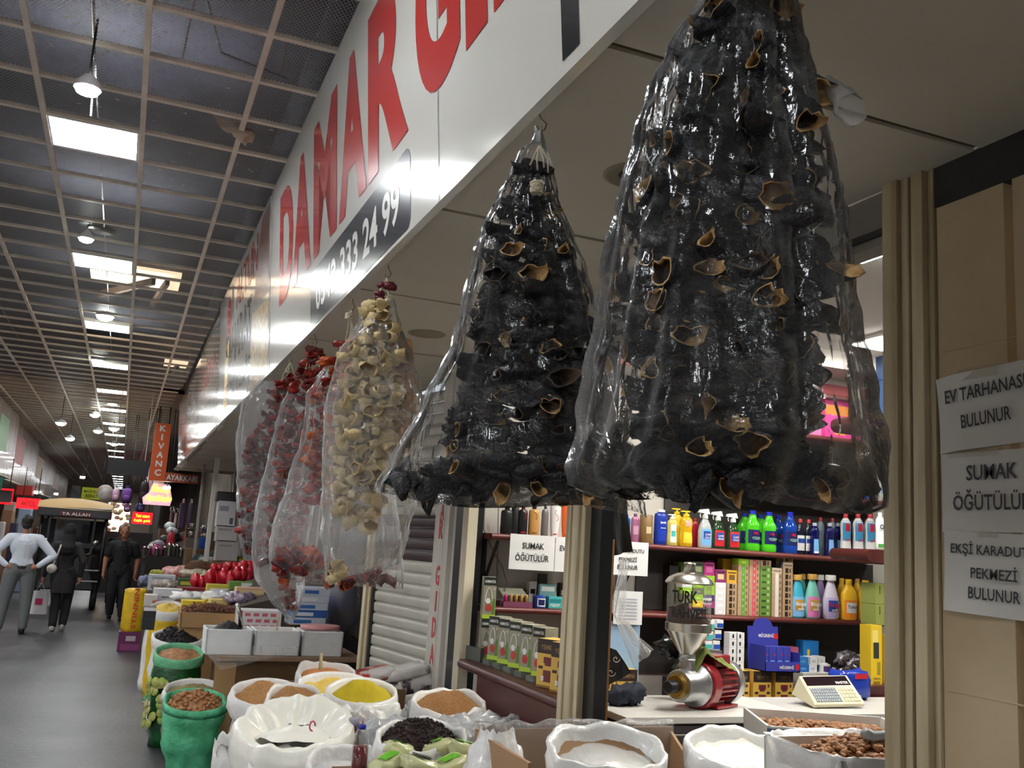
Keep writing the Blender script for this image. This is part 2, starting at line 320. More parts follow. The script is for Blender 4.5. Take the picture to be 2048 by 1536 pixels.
# header over the opening and shop interior shell
hd = MB().bx((1.93, 2.0, 2.60), (2.0, 5.6, 2.735)); hd.bx((1.925, 2.0, 2.575), (2.0, 5.6, 2.60)); struct('trim_2', hd, mat('grey channel', (120, 116, 108), .5, metal=.3))
MB().bx((1.915, 2.0, 2.60), (1.93, 5.6, 2.62)).build('black_edge', mat('black rubber'), bpy.data.objects['trim_2'])
WALLP = mat('off-white wall', (196, 192, 184), .75, var=.08, vs=3)
b = MB().bx((1.98, 5.62, 0), (8.2, 5.7, 3.2)); struct('wall_shop_back', b, WALLP)
b = MB().bx((8.0, -1, 0), (8.1, 5.7, 3.2)); struct('wall_shop_right', b, WALLP)
b = MB().bx((1.98, -1.2, 0), (8.1, -1.1, 3.2)); struct('wall_shop_near', b, WALLP)
b = MB().bx((1.96, -1.2, 3.1), (8.1, 5.7, 3.18)); struct('ceiling_shop', b, mat('shop ceiling board', (206, 204, 200), .8))
b = MB().bx((2.0, 5.3, 2.86), (8.0, 5.62, 3.1)); b.bx((2.0, 5.0, 2.98), (8.0, 5.3, 3.1)); struct('trim_3', b, WALLP)
MB().bx((2.0, 5.285, 2.86), (8.0, 5.30, 2.93)).build('red_band', mat('dark red band', (130, 52, 56), .5), bpy.data.objects['trim_3'])
SHL = mat('shop lamp', (255, 251, 242), .5, emit=30.)
for i, (x, y) in enumerate(((2.9, 3.2), (4.2, 3.2), (2.9, 4.55), (4.4, 4.55), (5.8, 3.6))):
    t = thing('square_light', 'flush square lamp in the shop ceiling', 'ceiling light', (x, y, 3.07), 0, 'lamps in the shop ceiling')
    MB().bx((x-.2, y-.2, 3.08), (x+.2, y+.2, 3.1)).build('frame', WHT, t); MB().bx((x-.18, y-.18, 3.07), (x+.18, y+.18, 3.08)).build('diffuser', SHL, t)
# sign boards of the right side
def board(name, label, y0, y1, base=(236, 234, 226), z0=2.725, z1=4.0, off=0.):
    t = thing(name, label, 'shop sign', (FX(z0)-off, y0, z0))
    x0, x1 = FX(z0)-off, FX(z1)-off
    MB().hexa([(x0, y0, z0), (x0+.03, y0, z0), (x0+.03, y1, z0), (x0, y1, z0), (x1, y0, z1), (x1+.03, y0, z1), (x1+.03, y1, z1), (x1, y1, z1)]).build('panel', mat('sign vinyl %d' % base[0], base, .14, spec=.5, coat=.5), t)
    return t, frame((x0-.0005, y1, z0), (0, -1, 0), (x1-x0, 0, z1-z0))
RED = mat('sign red', (205, 52, 48), .2, coat=.25); NAVY = mat('sign navy', (32, 34, 48), .2, coat=.25); BLK2 = mat('sign black', (28, 30, 34), .2, coat=.25)
WV = mat('white vinyl', (232, 232, 228), .25)
t, M = board('shop_sign', 'long white sign board with big red DAMAR lettering and a dark phone number box', -1.6, 6.55)
Y = lambda y: 6.55-y
lt = MB(); letters = [('D', 6.14, 5.62), ('A', 5.62, 5.02), ('M', 4.95, 4.35), ('A', 4.30, 3.75), ('R', 3.72, 3.12), ('G', 3.02, 2.55), ('I', 2.50, 2.32), ('D', 2.27, 1.80), ('A', 1.75, 1.25)]
for ch, a, b2 in letters: text(lt, ch, M, Y(a), .375, a-b2, .73, .045, res=8)
lt.build('red_lettering', RED, t, label='tall red condensed lettering')
nb = MB(); text(nb, 'NO: 28', M, Y(1.85), .03, 1.5, .42, .045, res=8); nb.build('black_lettering', BLK2, t, label='black lettering')
pbx = MB(); w0, h0 = 1.92, .30
rr = .05; poly = []
for cx, cy, a0 in ((w0-rr, h0-rr, 0), (rr, h0-rr, 90), (rr, rr, 180), (w0-rr, rr, 270)):
    for q in range(5): a = math.radians(a0+q*22.5); poly.append((cx+rr*math.cos(a), cy+rr*math.sin(a)))
pbx.quad(*[M@V((Y(5.02)+x, .015+y, .001)) for x, y in poly]); pq = pbx.build('phone_box', NAVY, t, label='dark blue box with rounded corners')
text(MB(), '0542 333 24 99', M, Y(4.86), .075, 1.62, .17, .025, z=.002, res=6).build('phone_number', WV, pq)
ln = MB(); ln.bx((.79, 2.825, 2.73), (.8, 2.835, 2.74))
for yy in (2.78, 6.52):
    q = MB(); q.quad(*[M@V(p) for p in ((Y(yy), 0, .0012), (Y(yy)+.008, 0, .0012), (Y(yy)+.008, 1.27, .0012), (Y(yy), 1.27, .0012))]); q.build('panel_seam', mat('seam grey', (150, 150, 144), .4), t)
STK0 = mat('pale vinyl', (206, 196, 186), .25, coat=.25)
def nuts(key, c, c2, s): return mat(key, c, .3, c2=c2, vs=s, hard=False, coat=.2)
t, M = board('shop_sign', 'second white sign board with red and black lettering and nut pictures', 6.6, 10.3)
Y = lambda y: 10.3-y
text(MB(), 'ALTUN', M, Y(8.75), .90, 1.5, .30, .025).build('red_lettering', RED, t)
q = MB(); text(q, 'BAHARAT', M, Y(9.6), .44, 2.0, .36, .02); text(q, 'KURUYEMİŞ', M, Y(9.6), .10, 2.0, .26, .02); q.build('black_lettering', BLK2, t)
q = MB(); q.quad(*[M@V((Y(a), h, .001)) for a, h in ((7.7, .02), (6.64, .02), (6.64, .55), (7.55, .62))], m=0); q.quad(*[M@V((Y(a), h, .001)) for a, h in ((7.5, .66), (6.64, .6), (6.64, 1.24), (7.05, 1.24))], m=1)
q.build('nut_picture', [nuts('nut picture yellow', (214, 176, 84), (120, 78, 30), 18), nuts('nut picture brown', (150, 92, 66), (62, 38, 28), 18)], t)
q = MB(); disc(q, M, Y(9.35), .95, .16, ry=.22, m=0); disc(q, M, Y(9.05), 1.02, .10, ry=.2, m=1); q.quad(*[M@V((Y(a), h, .0014)) for a, h in ((9.75, .1), (9.45, .1), (9.3, .72), (9.6, .72))], m=2); q.build('emblem', [RED, mat('olive ink', (84, 84, 66), .3), mat('amber ink', (222, 170, 50), .3)], t)
for i, (y0, y1, base, lab, tx, c3) in enumerate(((10.35, 13.4, (214, 206, 192), 'third sign board, pale and streaked, with red and dark lettering', 'ŞİFA', RED), (13.45, 16.4, (206, 190, 176), 'fourth sign board, beige with dark columns of lettering', 'PAZAR', BLK2), (16.45, 19.4, (222, 205, 196), 'fifth sign board with a pink red block next to the orange vertical sign', 'GİYİM', RED))):
    t, M = board('shop_sign', lab, y0, y1, base, off=-.03-.02*i)
    text(MB(), tx, M, .3, .62, (y1-y0)-.9, .42, .02).build('lettering', c3, t)
    text(MB(), 'TOPTAN PERAKENDE', M, .3, .2, (y1-y0)-.8, .28, .02).build('small_lettering', BLK2, t)
q = MB().bx((.62, 10.3, 3.25), (.625, 11.4, 3.95)); tag(q.build('sign_panel', mat('dark sign block', (42, 44, 50), .3)), 'dark slanted panel on the edge of the third sign board', 'sign panel') if 0 else None
# ------------------------------------------------------------------ hanging bags of dried vegetables
NH = V((CF.x, CF.y, 0)).normalized(); RH = V((NH.y, -NH.x, 0))
def PV(u, v, q):
    """point of the picture ray in the upright plane through q that faces the shop front"""
    d = ray(u, v); return CAM+d*((V(q)-CAM).dot(NH)/d.dot(NH))
def interp(rows, y):
    if y <= rows[0][0]: return rows[0][1:]
    for a, b in zip(rows, rows[1:]):
        if y <= b[0]:
            t = (y-a[0])/(b[0]-a[0]); t = t*t*(3-2*t)*.5+t*.5; return [a[i]+(b[i]-a[i])*t for i in range(1, len(a))]
    return rows[-1][1:]
def bag_mesh(q, rows, seed, flat=.42, cap=.14, nu=72, nv=90, fold=.012, crump=.006, closed=True, k=9, top=.02, bot=None, off=0.):
    y0, y1 = rows[0][0], rows[-1][0]; m = MB()
    def fn(u, t):
        y = y0+(y1-y0)*t; l, r = interp(rows, y)
        yy = y+(bot(u) if bot else 0)*t**6
        L = PV(l, yy, q); Rr = PV(r, yy, q); c = (L+Rr)/2; w = (Rr-L).length/2; e = min(w*flat+.012, cap)
        if closed: e *= min(1, (1-t)*9+.06)
        e *= min(1, t*6+.25)
        a = 2*PI*u; ca, sa = math.cos(a), math.sin(a)
        p = c+RH*(w*ca)-NH*(e*sa*abs(sa)**-.2 if abs(sa) > 1e-6 else 0)
        d = (RH*ca-NH*sa)
        s = seed*7.3
        f = fold*noise.noise(V((ca*k*.6+s, sa*k*.6, p.z*1.1)))+fold*.6*noise.noise(V((ca*k*1.7+s, sa*k*1.7-s, p.z*2.2+t)))+crump*noise.noise(V((ca*6+p.z*9, sa*6+s, p.z*16)))+crump*.6*abs(noise.noise(V((ca*13, sa*13+s, p.z*30))))
        return p+d*f*min(1, t*5+.3)-NH*off
    m.grid(fn, nu, nv, cu=True); return m
def cup_mesh(name, seed, mats, L=.07, r=.03, sq=.6, thick=.0035, curl=.5, n=14, wr=.25):
    g = random.Random(seed); m = MB(); prof = []
    for i in range(7): t = i/6; prof.append((r*(math.sin(min(1, t*1.6+.12)*PI/2)**.8)*(1+.12*math.sin(t*5+seed)), L*t))
    inner = [(max(.001, a-thick), z+(thick*1.2 if i < 6 else 0)) for i, (a, z) in enumerate(prof)]
    def wob(q, i, a):
        k = 1+wr*noise.noise(V((math.cos(a)*1.6+seed, math.sin(a)*1.6, q.z*22)))+wr*.5*noise.noise(V((math.cos(a)*4+seed, math.sin(a)*4, q.z*60)))
        q = V((q.x*k, q.y*k*sq, q.z-L/2)); q.x += curl*(q.z+L/2)**2/L*.9; q.z += .12*r*math.sin(2*a+seed); return q
    m.lathe(prof+inner[::-1], n, (0, 0, 0), wob=wob, ms=[0]*6+[1]+[1]*6, caps=False)
    # lip in the pale colour
    me = bpy.data.meshes.new(name); me.from_pydata([tuple(v) for v in m.v], [], m.f)
    for k in mats: me.materials.append(k)
    me.polygons.foreach_set('material_index', m.m); me.polygons.foreach_set('use_smooth', [True]*len(me.polygons)); me.update(); return me
EGO = mat('dried aubergine skin', (36, 35, 40), .42, c2=(17, 17, 21), vs=30, bump=.9, bs=90, spec=.6)
EGI = mat('dried aubergine flesh', (224, 188, 128), .7, c2=(150, 110, 64), vs=34, bump=.5, bs=80)
EGD = mat('dried aubergine dark flesh', (92, 70, 48), .7, c2=(44, 36, 32), vs=30)
SQ1 = mat('dried squash', (222, 204, 158), .55, c2=(196, 170, 118), vs=24, bump=.4, bs=60, subs=.1)
SQ2 = mat('dried squash inside', (204, 180, 130), .6, c2=(158, 128, 80), vs=20)
RD = [mat('dried red pepper %s' % n, c, .4, c2=d, vs=36, bump=.8, bs=70) for n, c, d in (('dark', (112, 20, 24), (62, 10, 16)), ('bright', (168, 40, 24), (104, 18, 18)), ('orange', (206, 96, 26), (150, 52, 20)))]
RDI = mat('dried pepper inside', (190, 92, 40), .6, c2=(120, 40, 22), vs=20)
EGM = [cup_mesh('dried_eggplant', s, [EGO, EGI if s % 3 else EGD], .068+.006*(s % 3), .030, .5+.1*(s % 3), curl=.4+.3*(s % 2), wr=.45) for s in range(7)]
SQM = [cup_mesh('dried_squash', s+20, [SQ1, SQ2], .042+.006*(s % 2), .026, .85, .003, .3, wr=.4) for s in range(5)]
RDM = [cup_mesh('dried_pepper', s+40, [RD[s % 2], RD[s % 2] if s % 3 else RDI], .046, .024, .7, .003, .6, wr=.9) for s in range(6)]
ORM = [cup_mesh('dried_pepper', s+60, [RD[2] if s % 2 else RD[1], RDI], .046, .026, .7, .003, .6, wr=.9) for s in range(4)]
def bunch(t, q, rows, meshes, part, step, wid, seed, flat=.5, cap=.13, face=.3, arc=.5, keep=100, jit=.012, tilt=.35):
    """strung pieces laid round the bunch; the ones nearest the lens are parts, the rest one mass"""
    g = random.Random(seed); y0, y1 = rows[0][0], rows[-1][0]; zt = PV(*[(rows[0][1]+rows[0][2])/2, y0], q).z; zb = PV((rows[-1][1]+rows[-1][2])/2, y1, q).z
    items = []; z = zt; row = 0
    while z > zb:
        y = y0+(y1-y0)*(zt-z)/(zt-zb); l, r = interp(rows, y); L = PV(l, y, q); Rr = PV(r, y, q); c = (L+Rr)/2; w = max(.012, (Rr-L).length/2-wid*.55); e = min(w*flat, cap)
        per = PI*(3*(w+e)-math.sqrt((3*w+e)*(w+3*e))); n = max(3, int(per/wid))
        for i in range(n):
            a = 2*PI*(i+.5*(row % 2)+g.uniform(-.25, .25))/n; ca, sa = math.cos(a), math.sin(a)
            p = c+RH*(w*ca)-NH*(e*sa)+V((g.gauss(0, jit), g.gauss(0, jit), g.gauss(0, jit*.8)))
            out = (RH*ca*e-NH*sa*w).normalized()
            fc = g.random() < face
            ax = (out*g.uniform(.2, 1)+RH*g.uniform(-1, 1)*.9+V((0, 0, g.uniform(-.9, .6)))*tilt*2).normalized() if fc else (RH*g.choice((-1, 1))+NH*g.uniform(-.6, .6)+V((0, 0, g.uniform(-tilt, tilt)))).normalized()
            y2 = V((0, 0, 1)); x2 = y2.cross(ax); x2 = x2.normalized() if x2.length > .1 else RH.copy(); y2 = ax.cross(x2)
            if g.random() < .8: x2, y2 = x2, y2
            s = g.uniform(.78, 1.08)*(1.18 if fc else 1)
            M = Matrix(((x2.x, y2.x, ax.x, 0), (x2.y, y2.y, ax.y, 0), (x2.z, y2.z, ax.z, 0), (0, 0, 0, 1)))
            items.append((sa*1.0+.15*g.random(), Matrix.Translation(p) @ M @ Matrix.Scale(s, 4), g.choice(meshes)))
        z -= step*g.uniform(.85, 1.15); row += 1
    z = zt-.02                     # the inside of the bunch
    while z > zb+.02 and meshes is EGM:
        y = y0+(y1-y0)*(zt-z)/(zt-zb); l, r = interp(rows, y); L = PV(l, y, q); Rr = PV(r, y, q); c = (L+Rr)/2; w = max(.008, (Rr-L).length/2-wid*1.1)
        for i in range(max(1, int(w/.034))):
            p = c+RH*g.uniform(-w, w)-NH*g.uniform(-.03, .03); ax = (RH*g.choice((-1, 1))+V((0, 0, g.uniform(-.4, .4)))+NH*g.uniform(-.5, .5)).normalized(); x2 = V((0, 0, 1)).cross(ax).normalized(); y2 = ax.cross(x2)
            items.append((-2, Matrix.Translation(p) @ Matrix(((x2.x, y2.x, ax.x, 0), (x2.y, y2.y, ax.y, 0), (x2.z, y2.z, ax.z, 0), (0, 0, 0, 1))), g.choice(meshes)))
        z -= .034
    items.sort(key=lambda k: -k[0]); Mi = wm(t).inverted()
    for _, M, me in items[:keep]:
        o = bpy.data.objects.new(part, me); COL.objects.link(o); o.parent = t; o.matrix_local = Mi @ M
    mb = MB(); slots = []
    for _, M, me in items[keep:]:
        mm = []
        for k in me.materials:
            if k not in slots: slots.append(k)
            mm.append(slots.index(k))
        b = len(mb.v); mb.v += [M @ v.co for v in me.vertices]
        for p in me.polygons: mb.f.append(tuple(b+i for i in p.vertices)); mb.m.append(mm[p.material_index])
    if mb.f: mb.build(part+'_mass', slots, t, smooth=True, kind='stuff')
    # dark core so the bunch reads as packed
def strings(t, q, pts, mt, r=.0025, knot=None, seed=0, n=5):
    g = random.Random(seed); m = MB(); top = PV(*pts[0], q)
    for u, v in pts[1:]:
        e = PV(u, v, q); mid = (top+e)/2+V((g.gauss(0, .006), g.gauss(0, .006), 0)); m.tube([top, mid, e], r, 5)
    if knot:
        k = PV(*knot, q)
        for i in range(n):
            a = g.uniform(0, 2*PI); m.tube([k+V((math.cos(a+j*.9)*.016*math.sin(j*.7+.3), math.sin(a+j*.9)*.012, .014*math.cos(j*.8+i))) for j in range(7)], r*1.4, 5)
    m.build('cord', mt, t, smooth=True)
def hook(q, u0, v0, u1, v1, lab):
    a = PV(u0, v0, q); a.z = 2.735; b = PV(u1, v1, q); L = (a-b).length
    pts = [a, a*.7+b*.3, a*.45+b*.55+RH*.004, b+RH*.014+V((0, 0, .004)), b+RH*.010-V((0, 0, .012)), b-V((0, 0, .016)), b-RH*.011-V((0, 0, .004))]
    o = MB().tube(pts, .0018, 6).build('ceiling_hook', mat('steel wire', (120, 108, 84), .3, metal=.9), smooth=True)
    tag(o, lab, 'hook', 'wire hooks in the soffit'); return o
COT = mat('cotton cord', (206, 196, 170), .9, bump=.5, bs=200); STW = mat('clear twisted film', (225, 228, 228), .25, alpha=.6)
FILM = film('clear polythene', .042, .72, .95, rough=.11, bs=22, bump=.27); FILM2 = film('cloudy polythene', .15, .75, .6, bs=22, bump=.25, rough=.11)
# big bag
QA = P(1490, -60, z=2.73); QA = V((QA.x, QA.y, 2.0))
rowsA = [(-150, 1470, 1520), (-60, 1440, 1570), (0, 1418, 1586), (75, 1365, 1606), (116, 1346, 1620), (200, 1312, 1636), (297, 1287, 1668), (400, 1262, 1687), (516, 1237, 1694), (637, 1213, 1708), (772, 1187, 1728), (880, 1163, 1745), (950, 1143, 1755), (985, 1148, 1757), (1000, 1200, 1720)]
ta = thing('vegetable_bunch', 'largest hanging bunch of black dried eggplant shells with tan openings, inside the nearest clear bag', 'dried eggplants', QA, 0, 'bunches of dried vegetables')
bunch(ta, QA, [(-60, 1455, 1560), (20, 1420, 1582), (100, 1378, 1600), (200, 1340, 1622), (300, 1312, 1642), (420, 1282, 1656), (520, 1264, 1646), (700, 1258, 1636), (900, 1270, 1628), (970, 1300, 1620)], EGM, 'eggplant_shell', .029, .056, 3, flat=.55, cap=.115, face=.30, keep=100, jit=.009)
strings(ta, QA, [(1497, -110), (1380, 60), (1450, 40), (1500, 50), (1560, 60), (1590, 70)], COT, seed=3)
def botA(u): return 14*math.sin(2*PI*u*2+.6)
oA = bag_mesh(QA, rowsA, 1, flat=.50, cap=.165, fold=.024, crump=.008, bot=botA, nu=110, nv=140).build('plastic_bag', FILM, smooth=True)
tag(oA, 'largest clear plastic bag, hanging nearest the pillar and holding the big black bunch', 'plastic bag', 'clear bags round the dried vegetables')
kn = MB()
kq = PV(1650, 185, QA)
kn.grid(lambda u, t: PV(1640+t*52, 178+t*58, QA)-NH*.03+RH*(.004+.022*t)*math.cos(2*PI*u)*(1+.4*noise.noise(V((u*9, t*4, 1))))+(V((0, 0, 1))*(.006+.02*t)-NH*.012)*math.sin(2*PI*u)*(1+.4*noise.noise(V((u*9, t*4, 5)))), 20, 12, cu=True)
kn.build('knot', film('milky knot', .5, .9, .6, bump=.3), oA, smooth=True, label='milky gathered knot of film')
# middle bag
QB = P(1080, 228, z=2.73); hook(QB, 1078, 226, 1082, 250, 'wire hook in the soffit above the middle black bunch')
rowsB = [(262, 1071, 1083), (285, 1066, 1088), (300, 1040, 1094), (340, 1026, 1103), (401, 995, 1113), (461, 966, 1142), (517, 947, 1166), (625, 922, 1192), (693, 905, 1206), (818, 845, 1232), (940, 782, 1266), (990, 753, 1285), (1010, 751, 1291)]
tb = thing('vegetable_bunch', 'black bunch of dried eggplant shells spreading out in the flared middle bag', 'dried eggplants', QB, 0, 'bunches of dried vegetables')
bunch(tb, QB, [(352, 1046, 1092), (400, 1022, 1100), (470, 984, 1134), (560, 960, 1168), (650, 946, 1186), (760, 926, 1192), (860, 904, 1200), (930, 884, 1214), (970, 850, 1236)], EGM, 'eggplant_shell', .030, .056, 5, flat=.42, cap=.1, face=.26, jit=.009)
strings(tb, QB-NH*.075, [(1078, 292), (1060, 330), (1075, 340), (1088, 335), (1096, 345)], COT, knot=(1074, 375), seed=4, n=9)
tw = MB()
for s in (-1, 1): tw.tube([PV(1076+s*2, 285, QB), PV(1076+s*3, 268, QB), PV(1077+s*6, 252, QB)], [.006, .004, .003], 6)
def botB(u): return 10*math.sin(2*PI*u*3+1)
oB = bag_mesh(QB, rowsB, 2, flat=.36, cap=.13, fold=.020, crump=.006, bot=botB, k=12).build('plastic_bag', film('clear stretched polythene', .03, .72, .9, rough=.10, stretch=(1.3, 1.3, .10), bs=26, bump=.28), smooth=True)
tag(oB, 'clear plastic bag with flared bottom, hanging in the middle from a wire hook', 'plastic bag', 'clear bags round the dried vegetables')
tw.build('twisted_neck', STW, oB, smooth=True)
# loose shells fallen to the bottom of the middle and big bags
def loose(q, spots, meshes, name, lab, cat, grp, seed, s0=1.):
    g = random.Random(seed)
    for u, v, dn in spots:
        o = bpy.data.objects.new(name, g.choice(meshes)); COL.objects.link(o); o.location = PV(u, v, q)-NH*dn
        o.rotation_euler = (g.uniform(0, 6), g.uniform(0, 6), g.uniform(0, 6)); s = s0*g.uniform(.85, 1.2); o.scale = (s, s, s); tag(o, lab, cat, grp)
g = random.Random(9)
loose(QB, [(u, 974+g.uniform(-18, 10)-(8 if u < 800 else 0), g.uniform(-.02, .05)) for u in range(790, 1275, 17)]+[(u, 950+g.uniform(-10, 10), g.uniform(0, .06)) for u in range(865, 1240, 42)], EGM, 'dried_eggplant', 'loose dried eggplant shell lying along the bottom of the middle flared bag', 'dried eggplant', 'loose shells in the middle bag', 11, .8)
loose(QA, [(u, 966+g.uniform(-16, 14), g.uniform(-.02, .06)) for u in range(1310, 1660, 30)], EGM, 'dried_eggplant', 'loose dried eggplant shell lying along the bottom of the largest bag', 'dried eggplant', 'loose shells in the largest bag', 12, .8)
loose(QA, [(1690+i*11, 975+g.uniform(-6, 6), .0) for i in range(5)], EGM, 'dried_eggplant', 'brown crumb of dried eggplant in the right bottom corner of the largest bag', 'dried eggplant', 'crumbs in the corner of the largest bag', 13, .6)
# white squash bag
QC = P(775, 530, z=2.73); hook(QC, 777, 528, 775, 548, 'wire hook in the soffit above the cream squash bunch')
tc_ = thing('vegetable_bunch', 'cream bunch of dried squash cups strung in columns, tied with dark red knots', 'dried squash', QC, 0, 'bunches of dried vegetables')
bunch(tc_, QC, [(606, 735, 785), (640, 722, 790), (720, 690, 800), (800, 680, 806), (900, 668, 790), (1000, 668, 765), (1060, 668, 742)], SQM, 'squash_cup', .030, .046, 7, flat=.5, face=.4)
strings(tc_, QC, [(773, 556), (740, 612), (760, 608), (775, 606), (788, 612)], COT, seed=6)
m = MB(); k = PV(771, 585, QC)
for i in range(7): m.blob(k+RH*R0.uniform(-.03, .03)+V((0, 0, R0.uniform(-.03, .03))), (.022, .014, .014), .5, 3, 10, i)
m.build('pepper_knot', mat('dark red dried skin', (92, 16, 34), .4), tc_, smooth=True, label='dark red twist of pepper skins')
rowsC = [(598, 752, 788), (616, 727, 792), (644, 719, 799), (722, 676, 822), (776, 662, 840), (814, 654, 841), (900, 649, 838), (1007, 647, 832), (1066, 648, 818), (1115, 651, 806), (1140, 653, 800)]
def botC(u): return -22*math.cos(2*PI*u)+6
oC = bag_mesh(QC, rowsC, 3, flat=.38, cap=.12, fold=.016, crump=.010, bot=botC).build('plastic_bag', film('misty polythene', .15, .8, .7, bs=22, bump=.25, rough=.11), smooth=True)
tag(oC, 'misty plastic bag around the cream squash bunch, its bottom hanging empty', 'plastic bag', 'clear bags round the dried vegetables')
loose(QC, [(668, 1138, 0), (676, 1150, 0), (664, 1156, 0), (684, 1140, 0), (672, 1128, 0)], SQM, 'dried_squash', 'cream squash cup fallen to the bottom corner of the misty bag', 'dried squash', 'loose squash cups', 14)
t5 = thing('vegetable_bunch', 'short pale orange bunch of dried squash beside the cream one in the same bag', 'dried squash', PV(805, 700, QC)+NH*.10, 0, 'bunches of dried vegetables')
PO = [cup_mesh('dried_squash', s+80, [mat('pale orange squash', (216, 166, 108), .55, c2=(184, 120, 64), vs=20), SQ2], .05, .027, .85, .003, .3, wr=.4) for s in range(3)]
bunch(t5, QC+NH*.10, [(690, 795, 812), (760, 795, 832), (860, 790, 828), (930, 790, 815)], PO, 'squash_cup', .034, .05, 8)
# orange, red bags further on
QD = P(705, 598, z=2.73); hook(QD, 706, 598, 703, 614, 'wire hook in the soffit above the orange pepper bunch')
td = thing('vegetable_bunch', 'orange red bunch of dried peppers half hidden behind the cream bag', 'dried peppers', QD, 0, 'bunches of dried vegetables')
bunch(td, QD, [(690, 680, 705), (740, 655, 705), (800, 628, 700), (900, 622, 690), (1010, 622, 680)], ORM, 'pepper_shell', .032, .046, 15, face=.5)
strings(td, QD, [(702, 620), (688, 700), (698, 690), (706, 700)], COT, knot=(698, 632), seed=8, n=7)
rowsD = [(715, 668, 712), (735, 650, 720), (760, 634, 735), (800, 614, 750), (865, 610, 770), (977, 574, 790), (1066, 546, 800), (1110, 541, 803), (1150, 540, 804), (1170, 545, 802)]
oD = bag_mesh(QD, rowsD, 4, flat=.32, cap=.12, fold=.020, crump=.008).build('plastic_bag', film('cloudy clear polythene', .12, .75, .65, bump=.25, rough=.11), smooth=True)
tag(oD, 'cloudy plastic bag behind the cream one with a pile of orange peppers in its bottom', 'plastic bag', 'clear bags round the dried vegetables')
loose(QD, [(u, 1140+g.uniform(-28, 18)-(12 if 570 < u < 640 else 0), g.uniform(-.03, .05)) for u in list(range(556, 660, 7))*2]+[(u, 1158+g.uniform(-10, 8), 0) for u in range(660, 790, 12)], ORM+RDM[:2], 'dried_pepper', 'loose orange dried pepper piled in the bottom of the cloudy bag', 'dried pepper', 'loose peppers in the cloudy bag', 17)
QE = P(630, 668, z=2.73); hook(QE, 630, 668, 629, 684, 'wire hook in the soffit above the brick red pepper bunch')
te = thing('vegetable_bunch', 'brick red bunch of dried peppers, second from the left', 'dried peppers', QE, 0, 'bunches of dried vegetables')
bunch(te, QE, [(700, 622, 642), (745, 600, 650), (800, 570, 628), (900, 548, 618), (1000, 540, 612), (1090, 530, 600), (1130, 535, 590)], RDM[:4]+ORM[:1], 'pepper_shell', .034, .05, 19, face=.5)
strings(te, QE, [(629, 690), (605, 760), (612, 765), (640, 745), (648, 735), (625, 750)], COT, knot=(624, 706), seed=10, n=7)
rowsE = [(765, 590, 640), (790, 572, 650), (814, 560, 655), (855, 549, 650), (913, 536, 640), (1000, 516, 628), (1053, 508, 618), (1104, 507, 612), (1155, 514, 606), (1200, 545, 600), (1238, 576, 588)]
oE = bag_mesh(QE, rowsE, 5, flat=.5, cap=.13, fold=.016, crump=.008).build('plastic_bag', FILM2, smooth=True)
tag(oE, 'cloudy plastic bag around the brick red peppers, pinched to a point at the bottom', 'plastic bag', 'clear bags round the dried vegetables')
loose(QE, [(566, 1172, 0), (574, 1180, 0), (580, 1208, 0), (572, 1200, 0), (585, 1200, 0), (579, 1216, 0)], RDM, 'dried_pepper', 'dried red pepper fallen into the pinched tip of the second bag', 'dried pepper', 'peppers in the pinched tip', 21)
QF = P(583, 705, z=2.73); hook(QF, 581, 704, 580, 719, 'wire hook in the soffit above the dark red pepper bunch')
tf = thing('vegetable_bunch', 'dark red bunch of dried peppers, furthest left of the row', 'dried peppers', QF, 0, 'bunches of dried vegetables')
bunch(tf, QF, [(755, 560, 596), (775, 545, 600), (830, 520, 570), (900, 490, 562), (1000, 484, 552), (1110, 484, 530)], RDM, 'pepper_shell', .036, .052, 23, face=.5)
strings(tf, QF, [(580, 724), (560, 775), (572, 770), (590, 765)], COT, knot=(576, 742), seed=12, n=6)
rowsF = [(762, 500, 560), (783, 495, 580), (827, 481, 586), (888, 474, 580), (1002, 478, 570), (1078, 481, 560), (1112, 487, 540), (1122, 492, 520)]
oF = bag_mesh(QF, rowsF, 6, flat=.5, cap=.13, fold=.016, crump=.010).build('plastic_bag', FILM2, smooth=True)
tag(oF, 'cloudy plastic bag around the dark red peppers at the left end of the row', 'plastic bag', 'clear bags round the dried vegetables')
# ------------------------------------------------------------------ the rest of the hall round the camera: left shop row and the end behind
LWL = mat('pale shop fronts', (226, 224, 220), .7, c2=(190, 184, 178), vs=.5)
struct('wall_left_near', MB().bx((-4.4, -17, 0), (-4.2, 12, 4.0)), LWL)
struct('wall_behind', MB().bx((-4.6, -17.2, 0), (9, -17, 4.9)), LWL)
MB().bx((-7, -17.5, -.1), (9, -4, 0)).build('floor_behind', mat('worn screed'), kind='structure')
struct('ceiling_behind', MB().bx((-4.4, -17, 4.0), (.72, -2.0, 4.05)), mat('warm-light ceiling tint'))  # carries the same warm-light tint as the far ceiling
struct('wall_right_behind', MB().bx((1.95, -17, 0), (2.05, -1.5, 4.8)), LWL)
t = thing('shop_sign', 'long pale sign board over the left shop row beside the camera', 'shop sign', (-2.6, 2, 2.55)); MB().bx((-2.7, -17, 2.55), (-2.5, 20.8, 3.98)).build('panel', STK0, t); MB().bx((-4.2, -17, 2.55), (-2.7, 20.8, 2.6)).build('soffit', SOF, t)
LFL = mat('left fill lamp', (250, 252, 255), .5, emit=34.)  # unseen lamps added for bounce light from the left side
